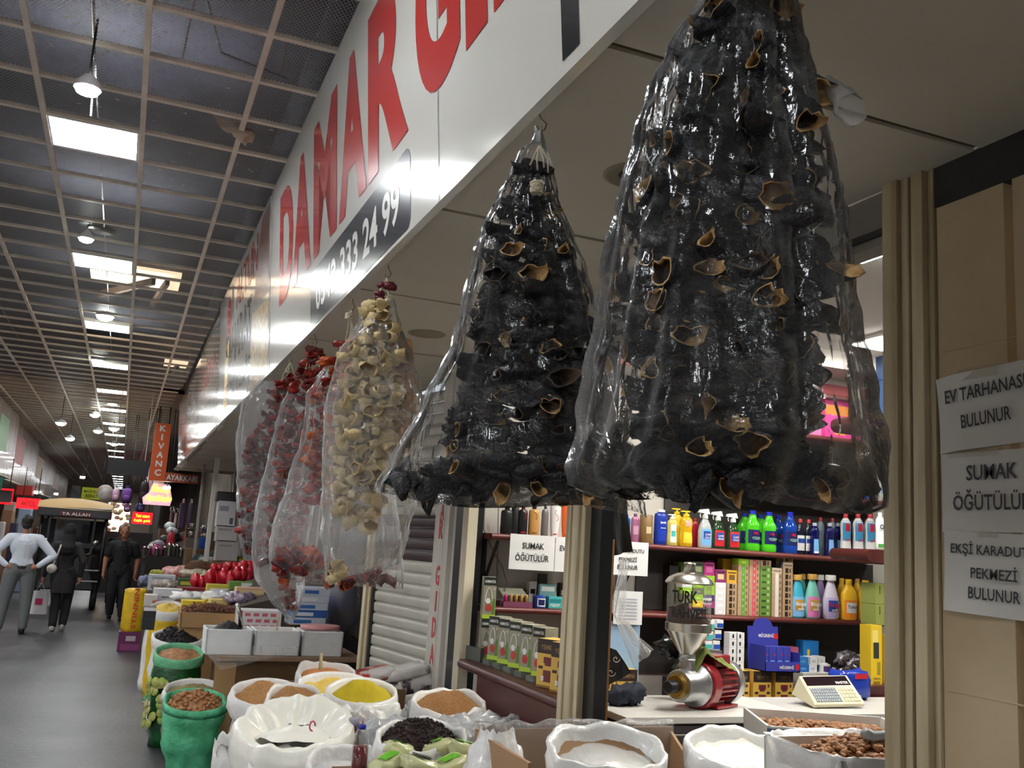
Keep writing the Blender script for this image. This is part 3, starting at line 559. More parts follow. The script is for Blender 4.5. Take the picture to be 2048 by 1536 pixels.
for i in range(9):
    y = -9+3.2*i; t = thing('square_light', 'added unseen fill lamp under the left shop row', 'ceiling light', (-3.4, y, 2.53), 0, 'added fill lamps under the left shop row'); MB().bx((-3.65, y-.25, 2.53), (-3.15, y+.25, 2.55)).build('frame', WHT, t); MB().bx((-3.62, y-.22, 2.522), (-3.18, y+.22, 2.53)).build('diffuser', LFL, t)
# ------------------------------------------------------------------ inside the shop: shelves
WOOD = mat('red-brown shelf', (112, 52, 48), .4, var=.25, vs=4, stretch=(.5, 8, 8)); DWOOD = mat('dark red wood', (86, 38, 36), .35, var=.3, vs=3, stretch=(6, 1, .6)); STEEL = mat('steel', (188, 186, 180), .25, metal=1.)
YF = 5.35
def shelf(lab, x0, x1, z, yf=YF, yb=5.615, t=.034):
    m = MB(); m.bx((x0, yf+.012, z-t), (x1, yb, z)); m.tube([(x0, yf+.014, z-t/2), (x1, yf+.014, z-t/2)], t/2, 10)
    return tag(m.build('shelf', WOOD, angle=40), lab, 'shelf', 'red brown shelves in the shop')
shelf('upper red brown shelf with spray bottles and detergents, running behind the cream post', 2.06, 5.15, 1.73)
shelf('red brown shelf of stacked soap boxes and softeners', 2.06, 5.12, 1.30)
shelf('red brown shelf holding a row just under the paper towel packs', 3.6, 5.2, 2.15)
shelf('highest red brown shelf, carrying the paper towel packs behind the big bag', 3.6, 5.2, 2.57)
for i, (u, v0, v1, lab) in enumerate(((1738, 1098, 1122, 'dark shelf end beside the cream cleaner bottle at the pillar'), (1741, 826, 856, 'dark shelf end beside the white paper rolls'), (1745, 583, 608, 'dark shelf end at the pillar, highest of the corner shelves'), (1738, 1372, 1402, 'dark shelf end under the yellow lemon box at the pillar'))):
    a = P(u, v1, y=4.8); b = P(u, v0, y=4.8); m = MB(); m.bx((a.x+.02, 4.8, a.z), (a.x+1.0, 5.15, b.z)); m.tube([(a.x+.02, 4.8, (a.z+b.z)/2), (a.x+.02, 5.15, (a.z+b.z)/2)], (b.z-a.z)/2, 10)
    tag(m.build('corner_shelf', DWOOD, angle=40), lab, 'shelf', 'corner shelves by the pillar')
BR = mat('black bracket', (20, 20, 22), .5)
for i, (x, z, w) in enumerate(((2.11, 1.70, 'tea'), (3.08, 1.70, 'coffee'), (4.2, 1.70, 'softener'), (4.2, 1.27, 'blister'))):
    m = MB(); m.bx((x-.012, 5.585, z-.42), (x+.012, 5.612, z)); m.tube([(x, 5.38, z-.02), (x, 5.59, z-.3)], .011, 6); tag(m.build('shelf_bracket', BR), 'black angled bracket under the shelf, on the %s side' % w, 'bracket')
pn2 = MB().bx((2.7, 5.60, .9), (5.2, 5.618, 1.27)); pn2.bx((3.2, 5.60, 1.31), (5.2, 5.618, 1.69)); pn2.bx((3.4, 5.6, 1.75), (5.2, 5.618, 2.55)); struct('wall_shop_panel', pn2, mat('dark back panel', (58, 54, 52), .7))
def pm(name, c, rough=.35, **k): return mat('plastic '+name, c, rough, **k)
def px2m(p): return depth(p)/FPX
def wrapq(mb, c, rf, sy, a, z0, z1, h, m=None, n=9, off=.0012):
    """label wrapped round the front of a flattened bottle"""
    def fn(u, t):
        z = z0+(z1-z0)*t; an = math.radians(-90-a+2*a*u); r = rf(z/h)+off; return V((c[0]+r*math.cos(an), c[1]+r*sy*math.sin(an), c[2]+z))
    return mb.grid(fn, n, 8, m=m)
def rfun(prof):
    def f(t):
        for a, b in zip(prof, prof[1:]):
            if t <= b[1]: return a[0]+(b[0]-a[0])*(t-a[1])/max(1e-6, b[1]-a[1])
        return prof[-1][0]
    return f
PR = dict(
    round=[(0, 0), (.46, 0), (.5, .03), (.5, .70), (.44, .78), (.2, .85), (.16, .88), (.16, .9)],
    flat=[(0, 0), (.44, 0), (.5, .04), (.5, .80), (.45, .88), (.22, .92), (.2, .93)],
    tube=[(0, 0), (.30, 0), (.32, .04), (.42, .4), (.5, .98), (.5, 1)],
    spray=[(0, 0), (.46, 0), (.5, .04), (.5, .42), (.40, .58), (.24, .70), (.16, .74), (.16, .76)],
    neck=[(0, 0), (.46, 0), (.5, .03), (.5, .14), (.46, .18), (.46, .52), (.5, .56), (.48, .66), (.30, .78), (.22, .88), (.22, .90)],
    soft=[(0, 0), (.40, 0), (.46, .03), (.5, .25), (.47, .42), (.34, .62), (.22, .78), (.18, .82)],
    wave=[(0, 0), (.44, 0), (.48, .03), (.48, .25), (.42, .48), (.47, .72), (.42, .82), (.24, .90), (.2, .91)],
    jug=[(0, 0), (.47, 0), (.5, .03), (.5, .55), (.46, .64), (.28, .76), (.2, .82), (.2, .84)],
    can=[(0, 0), (.48, 0), (.5, .02), (.5, .97), (.46, 1)])
CP = dict(cap=[(.20, 0), (.20, .09), (.17, .1), (0, .1)], wide=[(.30, 0), (.30, .10), (.26, .12), (0, .12)], none=None, flip=[(.30, 0), (.28, .06), (.24, .07), (0, .07)])
def bottle(name, label, cat, u, v, y, z, wpx, vtop, kind, body, cap=None, capk='cap', labs=(), group=None, sy=.62, txt=None):
    p = P(u, v, y=y); s = px2m(p); w = wpx*s; h = P(u, vtop, y=y).z-p.z; c = V((p.x, y, z)); prof = PR[kind]
    t = thing(name, label, cat, c, 0, group)
    MB().lathe([(r*w, zz*h) for r, zz in prof], 18, c, 1, sy).build('body', body, t, angle=50)
    zt = prof[-1][1]*h
    if cap is not None:
        if capk == 'trigger':
            m = MB(); m.lathe([(.18*w, zt-.004), (.18*w, zt+.07*h), (.13*w, zt+.08*h), (.11*w, zt+.12*h)], 12, c, caps=False)
            m.hexa([c+V(q) for q in ((-.52*w, -.10*w, zt+.13*h), (.32*w, -.10*w, zt+.10*h), (.32*w, .10*w, zt+.10*h), (-.52*w, .10*w, zt+.13*h), (-.46*w, -.09*w, zt+.20*h), (.20*w, -.09*w, zt+.24*h), (.20*w, .09*w, zt+.24*h), (-.46*w, .09*w, zt+.20*h))])
            m.tube([c+V((-.34*w, 0, zt+.13*h)), c+V((-.40*w, 0, zt+.06*h)), c+V((-.34*w, 0, zt+.0*h))], .035*w, 6)
            m.build('trigger_head', cap, t, angle=40)
        elif capk == 'pump':
            m = MB(); m.lathe([(.2*w, zt), (.2*w, zt+.07*h), (.07*w, zt+.08*h), (.07*w, zt+.13*h)], 12, c); m.box(c+V((-.08*w, 0, zt+.145*h)), (.62*w, .16*w, .04*h)); m.build('pump', cap, t, angle=40)
        else: MB().lathe([(r*w, zt+q*h) for r, q in CP[capk]], 14, c, 1, max(sy, .8)).build('cap', cap, t, angle=40)
    rf = rfun([(r*w, q) for r, q in prof[1:]])
    for i, (z0, z1, a, mm) in enumerate(labs):
        m = MB(); wrapq(m, c, rf, sy, a, z0*h, z1*h, h, off=.0012+.0006*i); lo = m.build('label', mm, t, smooth=True)
        if txt and i == len(labs)-1:
            for s_, tz, th, tw, tm in txt:
                r = rf(tz)+.002; M = frame(c+V((0, -r*sy-.0035, 0)), (1, 0, 0), (0, 0, 1)); text(MB(), s_, M, -tw*w/2, tz*h, tw*w, th*h, .02).build('lettering', tm, lo)
    return t
LW = pm('label white', (232, 232, 230)); LB = pm('label blue', (40, 78, 168)); LR = pm('label red', (196, 34, 48)); LN = pm('label navy', (24, 30, 96)); LY = pm('label yellow', (240, 190, 40)); LP = pm('label magenta', (200, 40, 130)); LT = pm('label teal', (70, 178, 178)); LG = pm('label green', (70, 160, 70)); LO = pm('label orange', (240, 140, 40)); LL = pm('label lilac', (170, 150, 210)); LSK = pm('label sky', (120, 180, 230)); LGO = pm('gold', (186, 146, 72)); LK = pm('label black', (24, 24, 26))
def clear(name, c): return mat('clear '+name, c, .08, alpha=.72, spec=.6)
Z1 = 1.731; G1 = 'bottles on the upper detergent shelf'
bottle('shampoo_bottle', 'bright blue bottle half hidden behind the black hanging cloth', 'bottle', 1252, 1083, 5.5, Z1, 16, 1028, 'flat', pm('azure', (30, 120, 200)), LB, group=G1)
bottle('shampoo_bottle', 'mauve bottle left of the gold brown cylinder', 'bottle', 1269, 1083, 5.46, Z1, 18, 1026, 'flat', pm('mauve', (158, 96, 132)), pm('mauve cap', (120, 60, 100)), group=G1, labs=[(.3, .6, 40, pm('mauve2', (196, 150, 176)))])
bottle('shampoo_bottle', 'gold brown cylinder bottle with a white emblem', 'bottle', 1291, 1084, 5.45, Z1, 27, 1026, 'can', pm('goldbrown', (134, 106, 66)), None, sy=.9, labs=[(.35, .58, 24, pm('pale gold', (206, 190, 150)))], group=G1)
bottle('shampoo_bottle', 'navy blue shampoo bottle with white lettering', 'bottle', 1320, 1086, 5.44, Z1, 29, 1016, 'flat', pm('royal', (22, 52, 150)), LW, 'flip', group=G1, labs=[(.1, .75, 40, pm('royal2', (24, 58, 170)))], txt=[('ipek', .58, .09, .45, LW), ('şampuan', .45, .04, .4, LW)])
bottle('baby_soap', 'clear yellow baby soap bottle with white pump and oval label', 'bottle', 1343, 1088, 5.42, Z1, 25, 1030, 'wave', clear('straw', (220, 206, 110)), LW, 'pump', group=G1, labs=[(.1, .72, 34, LW), (.3, .5, 26, LT)])
bottle('baby_shampoo', 'yellow baby shampoo bottle with yellow pump behind the front one', 'bottle', 1352, 1086, 5.54, Z1, 28, 1016, 'wave', pm('sunny', (228, 188, 30)), pm('sunny cap', (236, 206, 40)), 'pump', group=G1)
bottle('baby_shampoo', 'yellow baby shampoo bottle with yellow pump and pink round label', 'bottle', 1371, 1090, 5.41, Z1, 31, 1024, 'wave', clear('amber', (232, 184, 24)), pm('sunny cap', (236, 206, 40)), 'pump', group=G1, labs=[(.1, .42, 40, pm('sunny2', (240, 200, 60))), (.6, .78, 24, pm('pinkish', (232, 170, 160)))])
bottle('shampoo_bottle', 'dark red bottle peeping out behind the yellow shampoo', 'bottle', 1389, 1080, 5.52, Z1, 16, 1024, 'flat', pm('crimson', (150, 20, 46)), LR, group=G1)
for u, v, vt, bc, lc, lab in ((1409, 1092, 1014, clear('glass', (196, 204, 206)), LSK, 'clear spray bottle with white trigger and sky blue label'), (1435, 1093, 1018, clear('leaf', (40, 70, 40)), LR, 'green spray bottle with red label, middle of the three sprays'), (1465, 1094, 1021, clear('leaf', (40, 70, 40)), LR, 'green spray bottle with red label, right of the three sprays')):
    bottle('spray_bottle', lab, 'spray bottle', u, v, 5.41, Z1, 31, vt, 'spray', bc, LW, 'trigger', [(.06, .48, 44, lc), (.22, .42, 30, LB)], G1, txt=[('ÇAM', .30, .06, .4, LW), ('GÜCÜ', .23, .06, .45, LW)])
gb = clear('lime', (86, 214, 40)); bb = clear('cobalt', (20, 70, 170)); CB = pm('blue cap', (24, 40, 176))
for u, v, vt, y, b_, lab in ((1488, 1095, 1020, 5.54, gb, 'lime green floor cleaner at the back left'), (1520, 1096, 1022, 5.54, gb, 'lime green floor cleaner at the back right'), (1504, 1099, 1018, 5.41, gb, 'lime green floor cleaner with blue label, front left'), (1537, 1101, 1021, 5.41, gb, 'lime green floor cleaner with blue label, front right'), (1556, 1098, 1022, 5.54, bb, 'cobalt blue floor cleaner at the back'), (1579, 1103, 1020, 5.41, bb, 'cobalt blue floor cleaner in front, right of the lime pair')):
    bottle('floor_cleaner', lab, 'bottle', u, v, y, Z1, 33, vt, 'neck', b_, CB, 'cap', [(.19, .52, 62, LN)], G1, sy=.75, txt=[('MR', .40, .07, .3, LR), ('YÜZEY', .28, .08, .6, pm('mint', (150, 200, 160)))])
for i, u in enumerate((1600, 1617)): bottle('dishwash_bottle', 'dark bottle with red cap and white blue label, %s of the pair' % ('left', 'right')[i], 'bottle', u, 1099, 5.46, Z1, 20, 1024, 'jug', clear('smoke', (30, 34, 54)), LR, 'cap', [(.1, .5, 60, LW), (.3, .42, 50, LB)], G1)
for i, (u, v, y) in enumerate(((1640, 1098, 5.55), (1664, 1098, 5.55), (1690, 1100, 5.55), (1712, 1100, 5.55), (1733, 1100, 5.55))): bottle('cleaner_bottle', 'back row cleaner with red cap, %s from the dark pair' % ('first', 'second', 'third', 'fourth', 'fifth')[i], 'bottle', u, v, y, Z1, 20, 1022, 'wave', pm('grey blue', (130, 150, 160)), LR, 'cap', group=G1)
for i, u in enumerate((1629, 1659, 1676)): bottle('dish_liquid', 'deep navy dish liquid with pale figure label, %s of three' % ('left', 'middle', 'right')[i], 'bottle', u, 1101+i*1.5, 5.41+.06*(i == 2), Z1, 23, 1037, 'wave', clear('navy', (10, 14, 90)), pm('milky cap', (180, 190, 205)), 'cap', [(.06, .5, 34, LSK), (.06, .12, 30, LW)], G1)
for i, u in enumerate((1691, 1716, 1740)): bottle('scouring_cream', 'white and blue scouring cream bottle with red cap, %s' % ('nearest the navy dish liquid', 'middle of three', 'nearest the pillar')[i], 'bottle', u, 1107+i*1.5, 5.40, Z1, 26, 1021, 'wave', LW, LR, 'cap', [(.38, .84, 60, pm('jet blue', (60, 150, 200))), (.6, .78, 26, LR)], G1, txt=[('JET', .36, .07, .5, LR)])
pz = P(1759, 1098, y=4.95).z
bottle('cream_cleaner', 'white cleaner bottle with a black round emblem by the pillar', 'bottle', 1760, 1098, 4.95, pz, 22, 1026, 'wave', LW, LW, 'cap', [(.5, .75, 40, pm('ice', (206, 222, 230))), (.04, .14, 50, LG)], G1, txt=[('Cif', .55, .13, .6, LK)])
bottle('cream_cleaner', 'pink and white cleaner bottle cut off by the pillar', 'bottle', 1781, 1098, 4.95, pz, 22, 1026, 'wave', pm('pale pink', (236, 200, 206)), LW, 'cap', group=G1)
# left part of the same shelf, seen left of the post
for u, w, b_, cp, lab, k, lb, tx in ((1012, 26, LK, LK, 'black shampoo bottle at the left end of the shelf', 'flat', None, None), (1028, 16, LK, LK, 'slim black spray can beside the first black bottle', 'can', None, None), (1044, 20, LK, LK, 'black bottle with a pale red looped emblem', 'flat', LR, None), (1066, 23, pm('honey', (196, 146, 78)), LK, 'honey gold bottle among the black ones', 'flat', pm('honey2', (120, 84, 40)), None), (1088, 15, pm('slate', (110, 106, 104)), LK, 'grey bottle left of the white tube', 'flat', None, None), (1108, 23, LW, LW, 'white tube with a dark red looped emblem', 'tube', LR, 'ELSE'), (1131, 24, pm('hot orange', (244, 108, 40)), LO, 'bright orange tube with a looped emblem', 'tube', LR, 'ELSE')):
    t = bottle('shampoo_bottle', lab, 'bottle', u, 1064+(u-1000)*.09, 5.42, Z1, w, 1012, k, b_, cp if k != 'tube' else None, 'cap', [(.08, .12, 30, lb)] if lb else (), 'shampoos left of the post')
    if lb:
        p = t.location; M = frame(p+V((0, -w*.0033*.5*.62-.003, 0)), (1, 0, 0), (0, 0, 1)); m = MB(); 
        m.tube([M@V((.012*math.sin(a*1.2)*(1 if a < 5 else .6), .10+.0135*a-.004*math.sin(a*2), 0)) for a in [q*.45 for q in range(12)]], .0016, 5); m.build('emblem', LR if lb == LR else LK, t)
# soap boxes: stacks of small cartons
KR = mat('kraft card', (186, 156, 122), .7, var=.15, vs=30)
def mk(c): return mat('carton %d %d %d' % c, c, .5)
def carton(name, label, cat, c, d, m, face=None, group=None, rz=0, marks=()):
    """c is the middle of the base; the front faces -Y"""
    t = thing(name, label, cat, c, rz, group); b = MB().box((0, 0, d[2]/2), d).build('box', m, t, world=False, bevel=.0015)
    if face:
        q = MB(); M = frame((-d[0]/2, -d[1]/2-.0006, 0), (1, 0, 0), (0, 0, 1))
        for x, y, w, h, mm in face: rect(q, M, x*d[0], y*d[2], w*d[0], h*d[2], mm, z=.0004)
        ms = [f[4] for f in face]; u = []; 
        for k in ms:
            if k not in u: u.append(k)
        q.m = [u.index(k) for k in ms]; q.build('print', u, b, world=False)
        for s_, x, y, w, h, mm in marks: text(MB(), s_, M, x*d[0], y*d[2], w*d[0], h*d[2], .02, z=.0014).build('lettering', mm, b, world=False)
    return t
_cc = {}
def ccopy(key, mk_, label, c, group=None, rz=None):
    if key not in _cc: _cc[key] = mk_(label, c); o = _cc[key]
    else: o = copy_tree(_cc[key]); o.location = c
    tag(o, label, group=group)
    if rz is not None: o.rotation_euler = (0, 0, rz)
    return o
GRN = (150, 196, 50); OLV = (104, 110, 80); MAG = (170, 50, 120); WHI = (226, 226, 228); BLKC = (30, 30, 34); YEL = (232, 190, 40); NVP = (70, 56, 120); DGR = (70, 80, 58)
cols = [  # u left, u right, base v, [colours from the bottom up]
    (1363, 1383, 1225, [MAG, OLV, OLV, GRN, WHI], 'stack beside the coffee jar'),
    (1385, 1406, 1226, [BLKC, YEL, GRN, OLV, GRN, GRN, 'tall' + 'D'], 'green and yellow stack'),
    (1407, 1428, 1227, [BLKC, MAG, NVP, GRN, GRN, GRN, 'tallM'], 'green and magenta stack'),
    (1430, 1451, 1228, [WHI, WHI, WHI, WHI, WHI, 'tallP'], 'white stack'),
    (1453, 1473, 1229, ['K1']*5+['tallY'], 'brown kraft stack with black prints'),
    (1475, 1496, 1230, ['KG']*8+[GRN], 'kraft stack with green stripes'),
    (1497, 1518, 1230, ['KP']*9, 'kraft stack with pink stripes'),
    (1519, 1541, 1231, ['G8']*8+['K1'], 'olive green stack'),
    (1543, 1563, 1232, ['KW']*7+['KT'], 'kraft stack with white stripes'),
    (1565, 1585, 1233, ['K2']*8+['KT', 'K1'], 'kraft stack next to the softener')]
ordn = ['bottom', 'second', 'third', 'fourth', 'fifth', 'sixth', 'seventh', 'eighth', 'ninth', 'tenth']
for ul, ur, v, st, nm in cols:
    a = P(ul, v, y=5.40); b_ = P(ur, v, y=5.40); w = b_.x-a.x-.001; z = 1.301; n = len(st)
    for i, k in enumerate(st):
        h = .0415; lab = '%s soap carton, %s' % ('small', '%s of the %s' % (ordn[i] if i < n-1 else 'topmost', nm)); c = V(((a.x+b_.x)/2, 5.44, z))
        if isinstance(k, tuple): fn = lambda l, c, k=k: carton('soap_box', l, 'soap box', c, (w, .08, h), mk(k), [(.3, .3, .4, .3, mk(tuple(min(255, q+40) for q in k)))])
        elif k == 'K1' or k == 'K2': fn = lambda l, c: carton('soap_box', l, 'soap box', c, (w, .08, h), KR, [(.22, .12, .3, .76, mk((40, 34, 30))), (.62, .2, .16, .6, mk((90, 70, 54)))])
        elif k in ('KG', 'KP', 'KW'):
            cc = {'KG': (96, 170, 50), 'KP': (222, 84, 100), 'KW': (232, 230, 226)}[k]; fn = lambda l, c, cc=cc: carton('soap_box', l, 'soap box', c, (w, .08, h), KR, [(.32, 0, .34, 1, mk(cc)), (.42, .3, .12, .4, LW), (.74, .25, .14, .5, mk((120, 90, 64)))])
        elif k == 'G8': fn = lambda l, c: carton('soap_box', l, 'soap box', c, (w, .08, h), mk((104, 142, 62)), [(.15, .3, .4, .3, mk((54, 80, 36))), (.65, .25, .2, .45, mk((170, 196, 130)))])
        elif k == 'KT': fn = lambda l, c: carton('soap_box', l, 'soap box', c, (w, .08, .036), mk((206, 190, 170)), [(.1, .3, .8, .25, mk((150, 120, 96)))])
        else:
            h = .085; cc = {'tallD': DGR, 'tallM': MAG, 'tallP': (140, 50, 110), 'tallY': (226, 176, 60)}[k]; c2 = {'tallD': (140, 150, 110), 'tallM': (196, 96, 150), 'tallP': (226, 200, 150), 'tallY': (120, 90, 50)}[k]
            fn = lambda l, c, cc=cc, c2=c2, h=h: carton('soap_box', l, 'soap box', c, (w, .07, h), mk(cc), [(.2, .25, .6, .4, mk(c2)), (.1, .75, .8, .12, mk(tuple(q//2 for q in cc)))])
        ccopy((str(k), round(w, 3), h), fn, lab, c, 'cartons of soap on the middle shelf'); z += h if k != 'KT' else .036
for u, v, vt, w, cc, lab in ((1360, 1225, 1123, 24, (96, 120, 60), 'olive carton with a pale leaf circle at the back of the soap shelf'), (1446, 1228, 1117, 20, (228, 190, 60), 'yellow and white carton standing behind the white stack'), (1342, 1225, 1130, 26, (40, 38, 34), 'dark carton behind the coffee jar'), (1412, 1226, 1121, 14, (190, 60, 130), 'magenta carton behind the green stacks')):
    p = P(u, v, y=5.55); s = px2m(p); q = P(u, vt, y=5.55)
    carton('soap_box', lab, 'soap box', (p.x, 5.55, 1.301), (w*s, .07, q.z-1.301), mk(cc), [(.2, .45, .6, .35, mk(tuple(min(255, i+50) for i in cc)))])
Z2 = 1.301; G2 = 'fabric softeners on the middle shelf'
for u, w, vt, b_, cp, l1, l2, tt, tm, lab, y in (
    (1603, 28, 1143, LT, LGO, LT, LT, None, None, 'teal softener with gold cap in the back row', 5.53), (1640, 28, 1145, LL, LW, LL, LL, None, None, 'lilac softener with white cap in the back row', 5.53), (1683, 28, 1152, LY, LY, LY, LY, None, None, 'yellow softener in the back row, left', 5.53), (1714, 28, 1153, LY, LGO, LY, LY, None, None, 'yellow softener in the back row, right', 5.53),
    (1594, 34, 1143, pm('aqua', (60, 168, 196)), LGO, LSK, LGO, 'Bingo', LW, 'blue and aqua softener with gold cap against the kraft boxes', 5.42), (1624, 36, 1141, pm('teal pink', (120, 196, 180)), LGO, pm('orchid', (214, 120, 180)), LGO, 'Bingo', LW, 'teal and pink softener with gold cap', 5.40), (1661, 38, 1143, pm('lilac white', (214, 206, 226)), LW, pm('lavender', (190, 176, 220)), LB, 'Bingo', LR, 'white and lilac softener with white cap and red lettering', 5.40),
    (1697, 37, 1152, LY, LY, LO, LW, 'Yumoş', LN, 'yellow softener with round white emblem, left of the front pair', 5.40), (1731, 35, 1154, LY, LY, LO, LW, 'Yumoş', LN, 'yellow softener with round white emblem, right of the front pair', 5.40)):
    yel = lab.startswith('yellow') and tt
    bottle('softener_bottle', lab, 'bottle', u, 1234+(u-1590)*.035, y, Z2, w, vt, 'soft' if not lab.startswith('yellow') else 'jug', b_, cp, 'wide' if not lab.startswith('yellow') else 'cap', [(.03, .46, 60, l1), (.16, .40, 40, l2)] if tt else (), G2, txt=[(tt, .24, .11, .72, tm)]+([('soft', .17, .06, .4, LW)] if tt == 'Bingo' else []) if tt else None)
carton('carton', 'magenta carton edge behind the yellow softeners', 'carton', (P(1747, 1238, y=5.55).x, 5.55, 1.301), (.06, .07, .15), mk((190, 40, 110)))
for i, (v0, v1) in enumerate(((1250, 1208), (1208, 1166))):
    a = P(1752, v0, y=4.95); b_ = P(1752, v1, y=4.95); carton('carton', 'olive green carton by the pillar, %s of two' % ('lower', 'upper')[i], 'carton', (a.x+.09, 5.02, a.z), (.18, .14, b_.z-a.z-.002), mk((150, 160, 84)), [(.15, .5, .05, .4, mk((80, 90, 40))), (.55, .15, .3, .05, mk((80, 90, 40)))], 'olive cartons by the pillar')
a = P(1746, 1375, y=4.85); b_ = P(1746, 1251, y=4.85)
carton('cologne_box', 'tall yellow lemon printed box by the pillar', 'carton', (a.x+.048, 4.92, a.z), (.09, .10, b_.z-a.z), mk((224, 190, 40)), [(.14, .72, .5, .2, mk((236, 216, 120))), (.22, .46, .5, .26, mk((46, 54, 44))), (.55, .2, .3, .2, mk((150, 140, 40))), (.2, .05, .6, .04, mk((150, 120, 30)))], marks=[('LİMON', .2, .12, .6, .04, mk((120, 90, 20)))])
a = P(1781, 1375, y=4.85); carton('cologne_box', 'second yellow box cut off by the pillar', 'carton', (a.x+.055, 4.92, a.z), (.09, .10, .32), mk((224, 190, 40)))
# lower counter: coffee gift boxes, white cartons, headache pill display, small packs
ZC = P(1560, 1415, y=5.2).z
cb = MB().bx((2.28, 5.12, ZC-.04), (5.3, 5.60, ZC)); cb.bx((2.1, 5.36, 0), (5.3, 5.6, ZC-.04)); tag(cb.build('counter', DWOOD, bevel=.006), 'dark red wooden counter along the back of the shop under the shelves', 'counter')
MUG = mk((222, 182, 84)); MUD = mk((52, 38, 34)); PLUM = mk((112, 40, 48))
hM = P(1560, 1342, y=5.2).z-ZC
def mug_box(l, c):
    return carton('coffee_gift_box', l, 'carton', c, (.138, .12, hM), MUG, [(0, .70, 1, .30, MUD), (0, 0, 1, .05, mk((150, 110, 40))), (.30, .50, .40, .13, PLUM), (.36, .45, .28, .06, PLUM), (.30, .12, .40, .24, PLUM), (.22, .14, .12, .10, LW), (.08, .38, .2, .06, MUD), (.74, .38, .18, .06, MUD), (.8, .56, .1, .08, PLUM)], marks=[('YEMENI', .15, .78, .7, .1, mk((150, 120, 80)))])
G4 = 'coffee cup gift boxes on the back counter'
for u, lab in ((1209, 'coffee gift box far left behind the black swirl tray'), (1252, 'coffee gift box behind the grinder knob'), (1480, 'coffee gift box just right of the grinder motor'), (1524, 'coffee gift box under the pill display, left'), (1568, 'coffee gift box under the pill display, right, with two cups printed')):
    a = P(u+.0, 1414, y=5.18); ccopy('mug', mug_box, lab, V((a.x, 5.24, ZC)), G4)
ZT = ZC+hM+.001
wb = lambda l, c: carton('tablet_box', l, 'carton', c, (.062, .06, .046), mk((228, 228, 228)), [(.36, .25, .2, .5, LK)])
for i in range(5):
    for j in range(2):
        a = P(1464+j*14, 1325, y=5.22); ccopy('wb', wb, 'small white carton with a black dot, row %s, %s column, beside the blue display' % (ordn[i], ('left', 'right')[j]), V((a.x, 5.24, ZT+.0465*i)), 'white cartons with black dots')
a = P(1447, 1312, y=5.24); carton('tablet_box', 'pale pink carton left of the white dotted cartons', 'carton', (a.x, 5.24, ZT), (.05, .06, .09), mk((206, 160, 196)), [(.2, .2, .6, .3, mk((120, 60, 120)))])
# headache pill display: a folded blue tray
c = P(1548, 1342, y=5.2); BLU = mk((56, 62, 160)); BLD = mk((28, 32, 72)); w = .30
t = thing('display_tray', 'blue cardboard display tray lettered MIGRENI on top of the coffee gift boxes', 'display', (c.x, 5.2, ZT))
x0 = c.x-w/2; m = MB(); m.bx((x0+.03, 5.13, ZT), (x0+w, 5.30, ZT+.006)); m.bx((x0+.03, 5.13, ZT), (x0+w, 5.134, ZT+.065)); m.bx((x0+.03, 5.13, ZT), (x0+.034, 5.30, ZT+.16)); m.bx((x0+w-.004, 5.13, ZT), (x0+w, 5.30, ZT+.12)); m.build('tray', BLU, t)
bp_ = [(0, 0), (w-.06, 0), (w-.06, .27), (w-.10, .27)]+[(w/2-.03+.078*math.cos(q), .27+.055*math.sin(q)) for q in [i*PI/10 for i in range(11)]]+[(.04, .27), (0, .27)]
M = frame((x0+.012, 5.29, ZT), (1, 0, 0), (0, 0.05, 1)); m = MB(); m.prism(bp_, .004, M); hd_ = m.build('header', BLU, t)
q = MB(); text(q, 'MİGRENİ', M, .085, .20, .12, .028, .02, z=.0055); q.build('lettering', LW, hd_); q = MB(); rect(q, M, w-.095, .19, .035, .035, z=.0052); q.build('emblem', LR, hd_)
M2 = frame((x0+.03, 5.13, ZT), (1, 0, 0), (0, 0, 1)); q = MB(); text(q, 'MİGRENİ', M2, .11, .02, .11, .025, .02); q.build('lettering', LW, t); q = MB(); rect(q, M2, .235, .015, .03, .035); q.build('emblem', LR, t)
for i in range(4): carton('tablet_box', 'blue tablet carton standing in the display tray, %s from the left' % ordn[i].replace('bottom', 'first'), 'carton', (x0+.068+.058*i, 5.22, ZT+.007), (.055, .07, .145), BLU, [(.2, .35, .6, .06, LSK), (.7, .6, .15, .1, LR)], 'tablet cartons in the display')
# packs right of the display, on a brown carton
a = P(1685, 1378, y=5.28); zb = P(1685, 1346, y=5.28).z
carton('brown_carton', 'plain brown carton under the silver bags', 'carton', (P(1705, 1378, y=5.28).x, 5.36, ZC), (.30, .2, zb-ZC), mk((170, 136, 112)))
carton('base_carton', 'white carton base under the small packs right of the display', 'carton', (P(1632, 1378, y=5.28).x, 5.36, ZC), (.24, .2, zb-ZC), mk((200, 200, 196)))
for u, v, vt, w, cc, f, lab in ((1607, 1330, 1314, 24, (40, 120, 190), (80, 150, 210), 'small blue pack in front, upper'), (1608, 1346, 1331, 26, (36, 100, 180), (80, 150, 210), 'small blue pack in front, lower'), (1628, 1330, 1314, 18, WHI, (190, 190, 200), 'white pack upper left'), (1626, 1346, 1331, 20, WHI, (180, 190, 210), 'white pack lower left'), (1644, 1330, 1313, 16, WHI, (200, 200, 206), 'white pack upper right')):
    p = P(u, v, y=5.30); q = P(u, vt, y=5.30); carton('small_pack', lab+', beside the violet jar', 'pack', (p.x, 5.34, max(zb+.001, p.z)), (w*px2m(p), .08, q.z-p.z-.001), mk(cc), [(.2, .3, .5, .3, mk(f))], 'packs right of the display')
